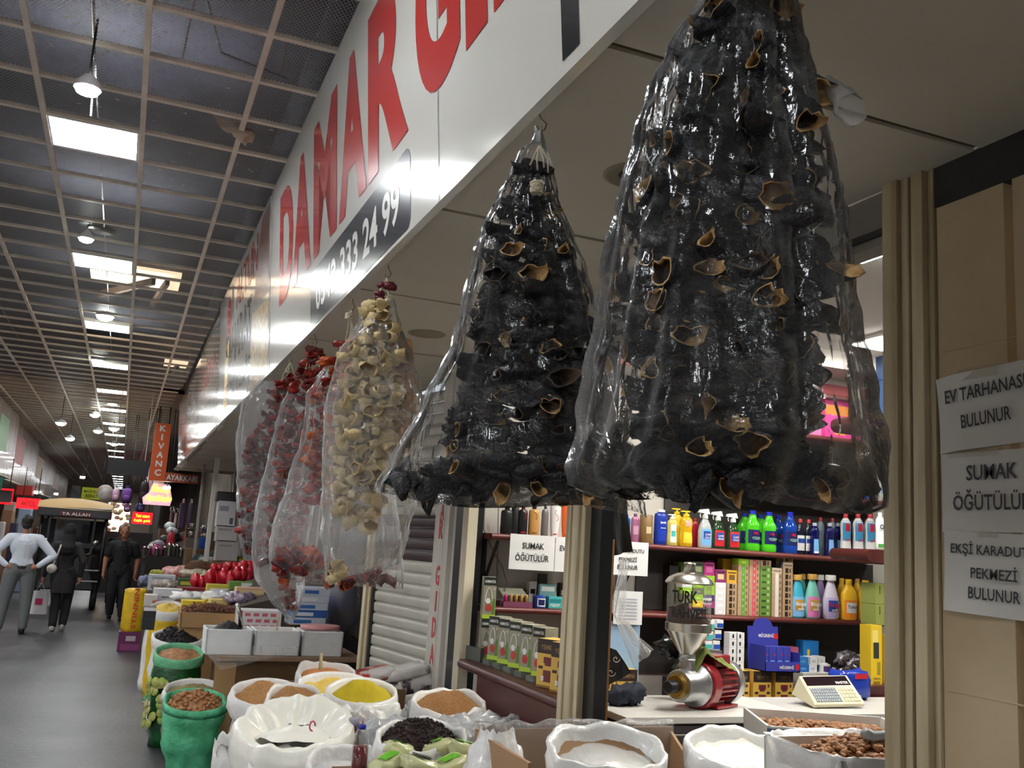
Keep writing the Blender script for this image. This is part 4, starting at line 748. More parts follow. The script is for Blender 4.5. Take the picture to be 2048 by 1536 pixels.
p = P(1622, 1312, y=5.4); carton('pad_pack', 'large sky blue pack with a daisy print behind the white packs', 'pack', (p.x, 5.44, ZC), (.13, .08, P(1622, 1282, y=5.4).z-ZC), mk((28, 116, 190)), [(.55, .5, .2, .25, LN), (.25, .7, .16, .16, LY)])
p = P(1592, 1312, y=5.4); carton('pad_pack', 'rose pink pack beside the sky blue one', 'pack', (p.x, 5.46, ZC), (.08, .07, P(1592, 1295, y=5.4).z-ZC), mk((190, 90, 120)))
bottle('cream_jar', 'squat white jar with violet label and white lid', 'jar', 1649, 1346, 5.30, zb, 22, 1329, 'can', LW, LW, 'wide', [(.15, .8, 50, pm('violet', (84, 60, 130)))], sy=1)
for i, (u, vt) in enumerate(((1597, 1250), (1706, 1275), (1716, 1290), (1735, 1253), (1737, 1282))):
    p = P(u, 1345, y=5.5); bottle('wipe_canister', 'white lidded canister at the back of the lower counter, %s from the left' % ordn[i].replace('bottom', 'first'), 'canister', u, 1345, 5.48, ZC, 19, vt, 'can', LW, LW, 'wide', [(.2, .75, 60, LGO)], 'canisters on the lower counter', sy=1)
m = MB(); c = P(1694, 1330, y=5.25)
for i in range(9): m.blob(c+V((R0.uniform(-.09, .10), R0.uniform(-.05, .03), R0.uniform(-.04, .05)-.03*(i > 5))), (.085, .03, .05), .8, 3, 14, i, R=Matrix.Rotation(R0.uniform(-.5, .5), 3, 'Y'))
tag(m.build('silver_pouch', mat('silver foil', (176, 176, 184), .2, metal=.8, c2=(70, 60, 76), vs=14, bump=1, bs=40), smooth=True), 'crumpled silver foil pouches with purple print lying on the brown carton', 'pouch')
rb = lambda l, c: carton('red_pack', l, 'pack', c, (.058, .05, .06), mk((186, 28, 40)), [(.15, .4, .7, .2, mk((232, 180, 180)))])
for j, u in enumerate((1377, 1388, 1404)):
    for i in range(4 if j < 2 else 3):
        a = P(u+j*1.2, 1288, y=5.3); ccopy('rb', rb, 'small red pack, %s of the %s red pile behind the motor' % (ordn[i], ('left', 'middle', 'right')[j]), V((a.x-.01, 5.36-.0*j, ZC+hM*.0+.16+.061*i)), 'red packs behind the grinder')
carton('base_carton', 'dark carton under the red packs behind the grinder', 'carton', (P(1395, 1300, y=5.3).x, 5.36, ZC), (.36, .12, .158), mk((50, 46, 50)))
for i, (u, v0, v1) in enumerate(((1422, 1260, 1240), (1440, 1257, 1239), (1419, 1280, 1262), (1436, 1279, 1260), (1417, 1299, 1281), (1433, 1300, 1281))):
    p = P(u, v0, y=5.24); q = P(u, v1, y=5.24); carton('toothpaste_box', '%s carton in the leaning pile left of the black dotted cartons, %s row' % (('teal and white', 'blue and white')[i % 2], ('upper', 'middle', 'lower')[i//2]), 'carton', (p.x, 5.27, p.z), (.05, .06, q.z-p.z-.002), LW, [(0, .1, 1, .5, (LT, LB)[i % 2])], 'leaning toothpaste cartons', rz=.05)
p = P(1425, 1300, y=5.24); carton('base_carton', 'grey carton under the leaning toothpaste cartons', 'carton', (p.x, 5.26, ZC), (.12, .08, p.z-ZC-.001), mk((90, 92, 96)))
# upper shelves behind the big bag: paper packs, blue books of cartons
pk = MB()
for k, (u0, u1, v0, v1, y, cc, f, lab) in enumerate(((1650, 1740, 878, 800, 5.42, (232, 60, 160), (240, 150, 60), 'pink wrapped paper towel pack seen through the big bag'), (1742, 1790, 872, 800, 5.44, WHI, (180, 180, 186), 'white paper roll pack by the pillar'), (1600, 1648, 876, 806, 5.46, (230, 120, 180), (240, 200, 120), 'rose wrapped paper pack far behind the big bag'))):
    a = P(u0, v0, y=y); b_ = P(u1, v0, y=y); q = P(u0, v1, y=y); carton('paper_pack', lab, 'paper pack', ((a.x+b_.x)/2, y+.08, 2.571), (b_.x-a.x, .16, q.z-a.z), mk(cc), [(0, .6, 1, .25, mk(f)), (.2, .1, .25, .3, mk(f))])
a = P(1764, 830, y=4.95); b_ = P(1764, 690, y=4.95); c = P(1764, 760, y=4.95)
for i, (z0, z1) in enumerate(((a.z, c.z), (c.z, b_.z))): carton('bleach_box', 'tall dark blue carton by the pillar, %s of the stacked pair' % ('lower', 'upper')[i], 'carton', (a.x+.06, 4.98, z0), (.13, .1, z1-z0-.002), mk((44, 66, 100)), [(.1, .5, .5, .4, mk((70, 96, 130))), (.1, .1, .35, .15, LW)], 'blue cartons by the pillar')
a = P(1763, 580, y=4.95); b_ = P(1763, 500, y=4.95); c = P(1763, 425, y=4.95)
for i, (z0, z1, cc) in enumerate(((a.z, b_.z, (150, 116, 60)), (b_.z, c.z, (40, 36, 34)))): carton('gift_box', ('gold brown carton on the topmost corner shelf', 'black carton on top of the gold brown one near the soffit')[i], 'carton', (a.x+.05, 4.98, z0), (.11, .1, z1-z0-.002), mk(cc), [(.2, .3, .4, .4, mk((90, 76, 50)))])
bottle('glue_bottle', 'white bottle with blue nozzle and red label on the shelf below the paper packs', 'bottle', 1766, 992, 5.42, 2.151, 24, 918, 'wave', LW, CB, 'cap', [(.2, .75, 50, LSK), (.45, .7, 40, LR)])
bottle('bleach_bottle', 'white and blue bottle half behind the big bag corner', 'bottle', 1738, 990, 5.45, 2.151, 22, 930, 'jug', LB, LW, 'cap', [(.2, .6, 50, LW)])
# sheets of paper
DPAP = mat('greyish paper', (190, 187, 180), .7)  # greyer sheet colour for the notices on the beige panel
def sheet(label, M, lines, w=.297, h=.21, grp=None, curl=.0, mt=None):
    t = thing('paper_notice', label, 'notice', M.translation, 0, grp)
    m = MB(); m.grid(lambda a, b: M@V((a*w, b*h, curl*math.sin(PI*a*1.3+.4)*(b-.5)*(b-.5)*4+.002*math.sin(a*9))), 14, 10); m.build('sheet', mt or PAPER, t, smooth=True)
    for s_, x, y, ww, hh in lines: text(MB(), s_, M, x, y, ww, hh, .015, z=.004+curl*.4).build('lettering', INK, t)
    return t
T1 = [('SUMAK', .08, .125, .145, .038), ('ÖĞÜTÜLÜR', .038, .052, .222, .052)]
T2 = [('EV TARHANASI', .03, .125, .235, .034), ('BULUNUR', .075, .055, .145, .034)]
T3 = [('EKŞİ KARADUTU', .025, .135, .24, .038), ('PEKMEZİ', .085, .085, .13, .034), ('BULUNUR', .078, .036, .145, .028)]
for x, tl, lab in ((2.175, T1, 'white notice SUMAK ÖĞÜTÜLÜR hanging from the shelf left of the post'), (2.476, T2, 'white notice EV TARHANASI half hidden by the post'), (2.832, T3, 'white notice about karadut molasses hanging right of the black cloth')):
    sheet(lab, frame((x, YF-.012, 1.525), (1, 0, 0), (0, 0, 1)), tl, grp='printed paper notices')
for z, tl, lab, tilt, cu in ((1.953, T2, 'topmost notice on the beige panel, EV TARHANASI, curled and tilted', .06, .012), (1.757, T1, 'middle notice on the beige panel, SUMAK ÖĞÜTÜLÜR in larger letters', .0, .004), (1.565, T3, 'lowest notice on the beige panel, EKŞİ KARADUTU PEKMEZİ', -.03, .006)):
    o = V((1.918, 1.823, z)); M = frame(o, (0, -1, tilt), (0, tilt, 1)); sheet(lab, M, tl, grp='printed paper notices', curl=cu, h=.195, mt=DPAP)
ti = MB(); tp = film('sticky tape', .25, .4, .4, (220, 205, 170))
for yy, z, w, h in ((1.70, 2.148, .12, .03), (1.72, 1.95, .15, .02), (1.68, 1.75, .06, .012)):
    o = tag(MB().quad((1.909, yy+w/2, z-h/2), (1.909, yy-w/2, z-h/2), (1.909, yy-w/2, z+h/2), (1.909, yy+w/2, z+h/2)).build('sticky_tape', tp), 'strip of yellowed tape over the paper edge at height %s' % ('top', 'middle', 'low')[int(z < 2)+int(z < 1.9)], 'tape')
# ------------------------------------------------------------------ window counter with tea boxes
k = MB(); k.bx((1.93, 3.99, .0), (2.12, 5.10, .955)); k.tube([(1.925, 3.99, .972), (1.925, 5.36, .972)], .026, 12); k.bx((1.925, 3.99, .946), (2.12, 5.36, .998)); tag(k.build('display_counter', DWOOD, angle=40), 'dark red wooden counter with rounded edge under the tea boxes', 'counter')
TE1 = mk((150, 148, 128)); TE2 = mk((176, 206, 60)); TE3 = mk((34, 38, 30))
def tea(l, c):
    t = carton('tea_box', l, 'tea box', c, (.075, .11, .235), TE1, [(0, .80, 1, .2, TE3), (0, 0, 1, .10, TE2), (.72, .1, .22, .38, mk((90, 130, 40)))], marks=[('HAMMANTEA', .08, .86, .84, .07, LW)])
    M = frame((-.0375, -.0557, 0), (1, 0, 0), (0, 0, 1)); m = MB()
    m.tube([M@V((.033+.020*math.cos(a), .098+.075*math.sin(a), .001)) for a in [i*PI/10 for i in range(11)]], .0022, 5, m=0); disc(m, M, .035, .062, .017, m=1, ry=.022, z=.0016); disc(m, M, .030, .10, .014, m=0, ry=.016, z=.0014); disc(m, M, .062, .17, .006, m=2)
    m.build('picture', [LW, mk((190, 60, 56)), mk((220, 190, 170))], t.children[0], world=False); return t
T5 = 'glass cup tea boxes in the shop window'
for i in range(5):
    u = 981+i*20.5; p = P(u, 1340, x=2.0); ccopy('tea', tea, 'olive tea box with a picture of a glass cup, %s in the window row' % ('first', 'second', 'third', 'fourth', 'fifth')[i], V((2.05, 5.10-i*.155, 1.03)), T5, -PI/2+.5)
for i in range(2): o = ccopy('mug', mug_box, ('coffee gift box in the window right of the tea boxes', 'coffee gift box in the window, half hidden by the post')[i], V((2.03, 4.30-i*.16, 1.0)), 'coffee gift boxes in the window', -PI/2+.45)
for i, (z, dx) in enumerate(((1.0, 0), (1.24, .0), (1.0, .10))): ccopy('tea', tea, ('tea box under the leaning one at the left of the window', 'topmost tea box with a paper slip in the window corner', 'tea box squeezed at the left behind the row')[i], V((2.04+dx*.3, 5.29-dx*1.2, z)), T5, -.25)
for i in range(5): tag(MB().box((2.02, 5.10-i*.155, 1.013), (.09, .1, .026)).build('riser', mat('glass riser', (120, 132, 124), .1, alpha=.6)), 'low glass block under a tea box, %s from the left' % ordn[i].replace('bottom', 'first'), 'riser', 'glass blocks under the tea boxes')
m = MB().box((1.98, 5.30, 1.035), (.02, .16, .075), .2); tag(m.build('slate_block', mat('grey green board', (84, 88, 80), .5)), 'grey green board lying at the left end of the window counter', 'board')
# bits on the lower window shelf
zs = 1.301
t = thing('lipstick_tray', 'mauve lipstick tester tray on the shelf below the notices', 'tray', (2.26, 5.42, zs)); MB().bx((2.17, 5.37, zs), (2.36, 5.50, zs+.03)).build('tray', mk((120, 60, 90)), t); MB().box((2.26, 5.46, zs+.085), (.16, .09, .008), R=Matrix.Rotation(.4, 3, 'X')).build('lid', mk((200, 204, 180)), t)
for i in range(5): MB().lathe([(.01, 0), (.01, .035), (.007, .045), (0, .045)], 10, (2.19+.034*i, 5.39, zs+.03)).build('lipstick', (LP if i == 0 else LGO), t, smooth=True)
bottle('cream_jar', 'squat royal blue jar with an oval label on the lower window shelf', 'jar', 1078, 1213, 5.40, zs, 26, 1190, 'can', LB, LB, 'wide', [(.15, .85, 40, LW), (.25, .75, 30, LN)], sy=1)
carton('razor_box', 'teal razor pack lettered in white on the lower window shelf', 'pack', (2.53, 5.42, zs), (.11, .06, .07), LT, [(.05, .5, .7, .3, mk((30, 130, 140)))], marks=[('razor', .1, .15, .6, .25, LW)])
carton('razor_box', 'pale teal card standing behind the razor pack', 'pack', (2.50, 5.48, zs), (.11, .03, .14), mk((130, 180, 180)), [(.2, .3, .5, .12, LK), (.1, .7, .8, .2, LW)])
for i in range(5): carton('small_pack', 'little black and white pack at the back of the lower window shelf, %s' % ordn[i].replace('bottom', 'first'), 'pack', (2.36+.07*i, 5.56, zs), (.05, .04, .10+.05*(i % 3)), (mk((60, 58, 58)), LW)[i % 2], [(.2, .5, .6, .2, (LW, LK)[i % 2])], 'packs at the back of the window shelf')
w = MB(); w.tube([P(970, 1012, y=5.58), P(968, 1060, y=5.58), P(985, 1100, y=5.58), P(1005, 1135, y=5.55), P(1013, 1165, y=5.5), P(1005, 1200, y=5.4), P(990, 1235, y=5.45), P(986, 1255, y=5.45)], .004, 6); w.tube([P(997, 1015, y=5.56), P(994, 1150, y=5.58), P(990, 1200, y=5.58)], .004, 6); tag(w.build('cable', mat('grey flex', (130, 124, 112), .5), smooth=True), 'thin grey cable dangling down the wall left of the notices', 'cable')
# ------------------------------------------------------------------ table with the coffee grinder
p0 = P(1226, 1416, y=4.25); ZG = P(1400, 1421, y=4.28).z
t = thing('work_table', 'white topped table with a grey marbled drawer front under the coffee grinder', 'table', (2.85, 4.4, 0)); m = MB(); m.bx((p0.x, 4.12, ZG-.035), (p0.x+1.1, 4.75, ZG)); m.build('table_top', mat('white laminate', (220, 218, 212), .3), t, bevel=.004)
MB().bx((p0.x+.08, 4.18, 0), (p0.x+1.06, 4.7, ZG-.035)).build('cabinet', mat('dark grey cabinet', (62, 60, 64), .5), t)
dr = MB().bx((P(1300, 1480, y=4.17).x, 4.155, .62), (P(1470, 1480, y=4.17).x, 4.18, ZG-.05)).build('drawer', mat('grey marble', (120, 112, 118), .2, c2=(84, 78, 86), vs=3), t)
MB().tube([(P(1310, 1480, y=4.15).x, 4.14, ZG-.09), (P(1452, 1480, y=4.15).x, 4.14, ZG-.09)], .006, 6).build('handle', STEEL, dr)
# grinder: axis X of the thing runs from the black knob (-X) to the motor (+X)
gc = P(1405, 1375, y=4.36); az = -math.atan2(RH.x*0+.42, .9); L0 = thing('coffee_grinder', 'red and silver electric coffee grinder with a clear hopper of roasted beans', 'coffee grinder', (gc.x, 4.36, ZG), math.radians(24))
S = px2m(gc)/1.0; Rx = Matrix.Rotation(PI/2, 3, 'Y'); hz = .121
RDM_ = mat('grinder red enamel', (140, 22, 32), .25, coat=.4); ALU = mat('cast aluminium', (186, 188, 190), .32, metal=.9, bump=.15, bs=30); BRS = mat('brass ring', (150, 120, 60), .35, metal=.8)
def hx(prof, name, mt, x0, n=28, ms=None, parent=L0, **k): return MB().lathe(prof, n, (x0, 0, hz), R=Rx).build(name, mt, parent, world=False, angle=40, **k)
hx([(0, -.40), (.028, -.40), (.032, -.395), (.032, -.335), (0, -.335)], 'adjusting_knob', mat('black bakelite', (30, 30, 34), .4), .08)
hx([(0, -.335), (.052, -.335), (.062, -.325), (.062, -.305), (0, -.305)], 'ring', BRS, .08)
hx([(0, -.305), (.076, -.305), (.080, -.30), (.086, -.20), (.112, -.17), (.112, -.155), (0, -.155)], 'grinding_head', ALU, .08)
hx([(0, -.155), (.118, -.155), (.124, -.148), (.124, -.085), (.105, -.065), (0, -.065)], 'flange', RDM_, .08)
hx([(0, -.065), (.088, -.065), (.088, .11), (0, .11)], 'motor_body', RDM_, .08)
fi = MB()
for i in range(22):
    a = 2*PI*i/22
    if .9 < a < 2.2: continue
    d = V((0, math.cos(a), math.sin(a))); n_ = V((0, -math.sin(a), math.cos(a)))*.0035
    fi.hexa([V((x, 0, hz))+d*r+n_*s for x, r, s in ((.02, .086, -1), (.185, .086, -1), (.185, .086, 1), (.02, .086, 1), (.02, .106, -1), (.185, .106, -1), (.185, .106, 1), (.02, .106, 1))])
fi.build('cooling_fins', RDM_, L0, world=False)
hx([(0, .11), (.112, .11), (.114, .12), (.112, .165), (.096, .185), (0, .187)], 'fan_cover', ALU, .08)
MB().box((.10, 0, hz+.115), (.15, .12, .06)).build('terminal_box', RDM_, L0, world=False, bevel=.008)
ft = MB(); ft.box((.10, 0, .012), (.20, .19, .016)); ft.box((.09, 0, .03), (.10, .10, .04)); ft.build('foot', RDM_, L0, world=False, bevel=.004)
ft = MB(); ft.box((-.04, 0, .02), (.03, .10, .04)); ft.build('foot', RDM_, L0, world=False, bevel=.004)
# hopper stands over the grinding head
hc = V((-.15, 0, hz))
MB().lathe([(.040, .05), (.042, .12), (.046, .13), (.042, .135), (.042, .155)], 20, hc).build('neck', ALU, L0, world=False, angle=40)
MB().lathe([(.040, .155), (.044, .16), (.108, .265), (.112, .27)], 28, hc, caps=False).build('funnel', STEEL, L0, world=False, angle=40)
MB().lathe([(.116, .268), (.118, .27), (.118, .31), (.116, .312)], 32, hc, caps=False).build('band', STEEL, L0, world=False, angle=40)
jar = MB().lathe([(.114, .31), (.114, .51)], 32, hc, caps=False).build('hopper_jar', film('clear acrylic', .05, .3, .35, (226, 214, 206), .05, 2, .1), L0, world=False, smooth=True)
MB().lathe([(.124, .508), (.126, .515), (.108, .54), (.07, .56), (.034, .566), (.026, .60), (.034, .612), (.026, .62), (0, .62)], 32, hc).build('lid', STEEL, L0, world=False, angle=50)
be = MB(); g = random.Random(3)
be.lathe([(0, .275), (.10, .275), (.108, .30), (.108, .35), (.06, .375), (0, .385)], 20, hc, wob=lambda q, i, a: q+V((0, 0, .03*math.cos(a-2.6)*(i > 2))))
for i in range(240):
    a = g.uniform(0, 2*PI); r = .108*math.sqrt(g.random()); be.blob(hc+V((r*math.cos(a), r*math.sin(a), .352+.03*(1-r/.11)+.03*math.cos(a-2.6))), (.007, .005, .004), .1, 2, 6, i, R=Matrix.Rotation(g.uniform(0, 3), 3, 'Z'))
be.build('coffee_beans', mat('roasted beans', (74, 42, 26), .4, c2=(42, 22, 14), vs=60), L0, world=False, smooth=True, kind='stuff')
# handwriting and label on the jar, curved round it
def on_jar(mb, s, a0, a1, z0, z1, bold=.02, off=.0015):
    vs, fs, _ = text_mesh(s, bold)
    r = .114+off; mb.add([hc+V((r*math.cos(a0+(a1-a0)*v.x), r*math.sin(a0+(a1-a0)*v.x), z0+(z1-z0)*v.y)) for v in vs], fs); return mb
fa = math.radians(-90-24-30+5)
q = MB(); on_jar(q, 'TÜRK', fa-.95, fa+.25, .415, .49, .03); on_jar(q, 'KAHVESİ', fa-.95, fa+.75, .340, .405, .03); q.build('handwriting', INK, jar, world=False)
q = MB(); q.grid(lambda u, v: hc+V((.1152*math.cos(fa+.5+u*.95), .1152*math.sin(fa+.5+u*.95), .415+.03*v)), 10, 2); sl = q.build('paper_label', PAPER, jar, world=False)
q = MB(); on_jar(q, 'TÜRK KAHVESİ', fa+.54, fa+1.40, .42, .438, .03, .0022); q.build('lettering', INK, sl, world=False)
# green cloth over the motor
def heap(c, rx, ry, h, seed, amp=.35, fr=9., nu=26, nv=14, sk=0.):
    m = MB()
    def fn(u, t):
        a = 2*PI*u; r = t; d = V((math.cos(a), math.sin(a), 0)); e = 1+amp*noise.noise(V((math.cos(a)*1.5+seed, math.sin(a)*1.5, seed)))
        z = h*(1-r**2)+.18*h*noise.noise(V((d.x*r*fr*.3+seed, d.y*r*fr*.3, seed*2)))+.1*h*noise.noise(V((d.x*r*fr+seed, d.y*r*fr, 1)))
        return V(c)+V((d.x*rx*r*e, d.y*ry*r*e, z+sk*d.x*r))
    return m.grid(fn, nu, nv, cu=True)
cl = P(1408, 1318, y=4.36)
def clothfn(u, t):
    x = -.12+.26*u; y = -.10+.2*t; z = .05*math.exp(-((x+.04)/.05)**2)-.9*max(0, abs(y)-.07)-max(0, x-.06)*.55-max(0, -.05-x)*.9+.022*noise.noise(V((x*18, y*18, 2)))+.008*noise.noise(V((x*60, y*50, 4)))
    return V((cl.x+x, 4.36+y, cl.z+.012+z))
tag(MB().grid(clothfn, 30, 22).build('cleaning_cloth', mat('olive green cloth', (122, 134, 66), .9, c2=(92, 104, 48), vs=10, bump=.5, bs=120), smooth=True), 'olive green cleaning cloth thrown over the grinder motor', 'cloth')
m = MB(); 
for i in range(5): m.blob(P(1365, 1310, y=4.62)+V((R0.uniform(-.06, .06), R0.uniform(-.03, .03), R0.uniform(-.06, .05))), (.09, .05, .06), .7, 3, 14, i+9)
tag(m.build('dark_bag', mat('black glossy plastic', (24, 26, 28), .2, bump=.8, bs=20), smooth=True), 'crumpled black plastic bag behind the hopper funnel', 'plastic bag')
m = MB()
for i in range(6): m.blob(P(1262+i*7, 1398-4*(i % 3), y=4.30)+V((0, .12+.02*(i % 2), -.01)), (.055, .05, .045), .7, 4, 16, i+4)
tag(m.build('dark_cloth', mat('navy cloth', (30, 36, 52), .8), smooth=True), 'dark navy cloth bundle beside the grinder knob', 'cloth')
# electronic scale console
sc = P(1650, 1412, y=4.45); t = thing('shop_scale', 'cream electronic scale console with dark display and keypad behind the walnut box', 'scale', (sc.x, 4.5, ZG)); 
tl = P(1598, 1352, y=4.50); tr = P(1693, 1350, y=4.50); bl = P(1630, 1409, y=4.36); br = P(1731, 1407, y=4.36); dpt = V((.0, .03, -.05))
IV = mat('ivory plastic', (222, 214, 184), .4); m = MB(); m.hexa([bl+dpt*.4, br+dpt*.4, tr+dpt*2.2, tl+dpt*2.2, bl, br, tr, tl]); m.build('console', IV, t, bevel=.004)
def bil(u, v, o=.0015): return (bl*(1-u)+br*u)*(1-v)+(tl*(1-u)+tr*u)*v+V((0, -.5, .86))*o
m = MB().quad(bil(.05, .64), bil(.95, .64), bil(.95, .96), bil(.05, .96)); ds = m.build('display', mat('dark display', (34, 18, 26), .12), t)
vs, fs, _ = text_mesh('MASTER', .02); MB().add([bil(.66+.26*v.x, .68+.09*v.y, .003) for v in vs], fs).build('lettering', LW, ds)
for (ua, ub, nu, nv, mm, nm) in ((.06, .58, 11, 5, mat('grey keys', (150, 158, 166), .5), 'grey_key'), (.62, .94, 5, 4, mat('cream keys', (224, 216, 176), .5), 'cream_key')):
    for i in range(nu):
        for j in range(nv):
            du = (ub-ua)/nu; dv = .50/nv; u = ua+du*i; v = .06+dv*j; k = MB(); k.hexa([bil(u+du*a, v+dv*b, o) for o in (.0012, .006) for a, b in ((.12, .12), (.88, .12), (.88, .88), (.12, .88))]); k.build(nm, mm, t)
MB().bx((sc.x-.05, 4.50, ZG), (sc.x+.05, 4.58, bl.z+.06)).build('post', BR, t)
mtt = P(1690, 1440, y=4.5); tag(MB().bx((p0.x+1.12, 4.2, 0), (p0.x+2.6, 4.75, ZG-.01)).build('side_counter', mat('pale grey counter', (196, 194, 190), .4)), 'pale grey counter carrying the scale console', 'counter')
p = P(1708, 1400, y=4.62); m = MB().blob((p.x, 4.66, ZG+.075), (.14, .06, .09), .3, 3, 18, 2, sq=.6); o = tag(m.build('detergent_bag', mat('blue glossy bag', (30, 56, 160), .2, bump=.4, bs=12), smooth=True), 'shiny blue detergent bag standing right of the scale', 'bag'); MB().quad((p.x-.02, 4.588, ZG+.12), (p.x+.07, 4.588, ZG+.12), (p.x+.07, 4.588, ZG+.15), (p.x-.02, 4.588, ZG+.15)).build('print', LR, o)
p = P(1680, 1415, y=4.55); tag(MB().blob((p.x, 4.56, ZG+.03), (.13, .06, .045), .4, 4, 16, 8).build('carrier_bags', mat('white carrier film', (226, 228, 230), .4), smooth=True), 'small heap of white carrier bags under the scale', 'bags')
# hanging things between post and notices
def sheetfn(u0, v0, u1, v1, u2, v2, u3, v3, y, amp, fr=6., seed=0):
    a, b_, c, d = P(u0, v0, y=y), P(u1, v1, y=y), P(u2, v2, y=y), P(u3, v3, y=y)
    return lambda u, t: (a*(1-u)+b_*u)*(1-t)+(d*(1-u)+c*u)*t+V((0, amp*noise.noise(V((u*fr, t*1.4+seed, seed)))+amp*.8*math.sin(u*fr*2+seed), 0))
m = MB().grid(sheetfn(1206, 985, 1252, 985, 1262, 1103, 1210, 1115, 4.1, .02, 5), 24, 14); tag(m.build('black_bag', mat('black cloth bag', (16, 17, 19), .55), smooth=True), 'black cloth hanging beside the cream post, half over the notice', 'cloth')
m = MB().grid(sheetfn(1238, 1120, 1255, 1118, 1245, 1230, 1222, 1225, 4.12, .03, 4, 3), 14, 14); m.grid(sheetfn(1222, 1222, 1262, 1250, 1310, 1300, 1262, 1338, 4.12, .04, 5, 5), 20, 16); tag(m.build('bag_roll', film('hanging carrier film', .35, .7, .5, bs=18), smooth=True), 'translucent plastic bags hanging from the channel left of the grinder', 'plastic bags')
m = MB().grid(sheetfn(1205, 1290, 1232, 1300, 1262, 1345, 1196, 1385, 4.3, .01, 3, 6), 12, 12); o = tag(m.build('serving_tray', mat('black lacquer', (20, 20, 22), .25), smooth=True), 'black tray with white swirl pattern behind the post', 'tray')
q = MB()
for cu, cv, s in ((1212, 1320, 8), (1232, 1318, 8), (1222, 1345, 9), (1205, 1352, 7)): q.tube([P(cu+s*(1-a/8)*math.cos(a), cv+s*(1-a/8)*math.sin(a), y=4.28) for a in [i*.5 for i in range(15)]], .002, 4)
q.build('swirl', mat('pale swirl', (170, 164, 150), .5), o)
sheet('white form with printed lines hung behind the clear bags left of the grinder', frame(P(1226, 1248, y=5.24), (1, 0, 0), (0, 0, 1)), [], .2, .2); q = MB()
o = bpy.data.objects[[x.name for x in bpy.data.objects if x.name.startswith('paper_notice')][-1]]
a = P(1226, 1248, y=5.24)
for i in range(7): q.bx((a.x+.03, a.y-.006, a.z+.03+.02*i), (a.x+.16, a.y-.005, a.z+.034+.02*i))
q.build('printed_lines', mat('grey ink', (120, 126, 150), .6), [x for x in bpy.data.objects if x.get('label', '').startswith('white form')][0])
carton('brown_board', 'narrow brown wooden board behind the black channel', 'board', (P(1212, 1300, y=4.02).x, 4.05, 0), (.05, .05, 1.72), mat('brown board', (120, 84, 44), .6))
carton('pale_blue_box', 'pale blue folder standing behind the hopper', 'folder', (P(1256, 1230, y=5.2).x, 5.27, ZC), (.24, .03, .50), mk((150, 180, 210)))
# ------------------------------------------------------------------ shop next door: lettered post and angled roller shutter
CP_ = mat('white post paint', (204, 200, 190), .35, var=.2, vs=4, stretch=(8, 8, .4), metal=.1)
m = MB()
for y0, y1, x in ((5.62, 5.70, 1.93), (5.70, 5.78, 1.90), (5.78, 5.97, 1.895)): m.bx((x, y0, 0), (2.05, y1, 2.735))
struct('pillar_lettered', m, CP_, bevel=.003)
pl_ = bpy.data.objects['pillar_lettered']
MB().bx((1.92, 5.48, 0), (2.05, 5.62, 2.735)).build('black_track', mat('black paint'), pl_); MB().bx((1.915, 5.38, 0), (1.975, 5.48, 2.735)).build('beige_frame', CREAM, pl_)
M = frame((1.8935, 5.95, 0), (0, -1, 0), (0, 0, 1))
for ch, v in (('M', 985), ('A', 1022), ('R', 1058), ('G', 1150), ('I', 1202), ('D', 1256), ('A', 1311)):
    z = P(870, v, x=1.893).z; text(MB(), ch, M, .085 if ch != 'I' else .115, z-.062, .075 if ch != 'I' else .022, .125, .02).build('letter_'+ch.lower(), RED, pl_)
dS = V((-.184, .983, 0)); nS = V((-.983, -.184, 0)); o = V((1.97, 6.0, 0))
def sh_t(u): d = ray(u, 1240); return (d.x*(CAM.y-o.y)-d.y*(CAM.x-o.x))/(d.x*dS.y*-1+d.y*dS.x)*-1 if 0 else None
LS = 1.01
t = thing('roller_shutter', 'grey white roller shutter with a band of dark brown slats beside the lettered post', 'shutter', o+dS*LS/2)
pit = .078; prof = [(0, 0), (.006, .003), (.009, .012), (.010, .05), (.008, .064), (.004, .068), (-.004, .070), (-.005, .078)]
SLW = mat('shutter slat', (196, 194, 182), .35, metal=.15, var=.15, vs=5); SLB = mat('shutter slat brown', (66, 48, 52), .35, metal=.15)
zb0 = P(800, 1128, y=6.6).z; zb1 = zb0+4*pit
for i in range(34):
    z0 = .04+i*pit; mid = z0+pit/2; m = MB(); vs = []
    for s in (0, LS): vs += [o+dS*s+nS*a+V((0, 0, z0+b)) for a, b in prof]
    n = len(prof); m.add(vs, [(j, j+1, n+j+1, n+j) for j in range(n-1)])
    m.build('slat', SLB if zb0 < mid < zb1 else SLW, t, angle=60)
m = MB(); c = o+dS*(LS+.05); m.hexa([c+dS*a+nS*b+V((0, 0, z)) for z in (0, 2.735) for a, b in ((-.06, .03), (.07, .03), (.07, -.05), (-.06, -.05))]); m.hexa([c+dS*a+nS*b+V((0, 0, z)) for z in (0, 2.735) for a, b in ((-.02, .05), (.03, .05), (.03, .03), (-.02, .03))])
struct('pillar_shutter', m, mat('cream pillar paint'), bevel=.003)
m = MB(); c = o+dS*(LS-.0); m.hexa([c+dS*a+nS*b+V((0, 0, z)) for z in (0, 2.73) for a, b in ((-.05, .016), (0, .016), (0, -.05), (-.05, -.05))]); m.build('guide', mat('black paint'), bpy.data.objects['pillar_shutter'])
tag(MB().lathe([(.012, 0), (.014, .02), (.008, .03), (0, .03)], 10, o+dS*1.05+nS*.015+V((0, 0, zb0+.17)), R=nS.to_track_quat('Z', 'Y').to_matrix()).build('shutter_knob', STEEL, smooth=True), 'shiny steel knob on the brown slats of the shutter', 'knob')
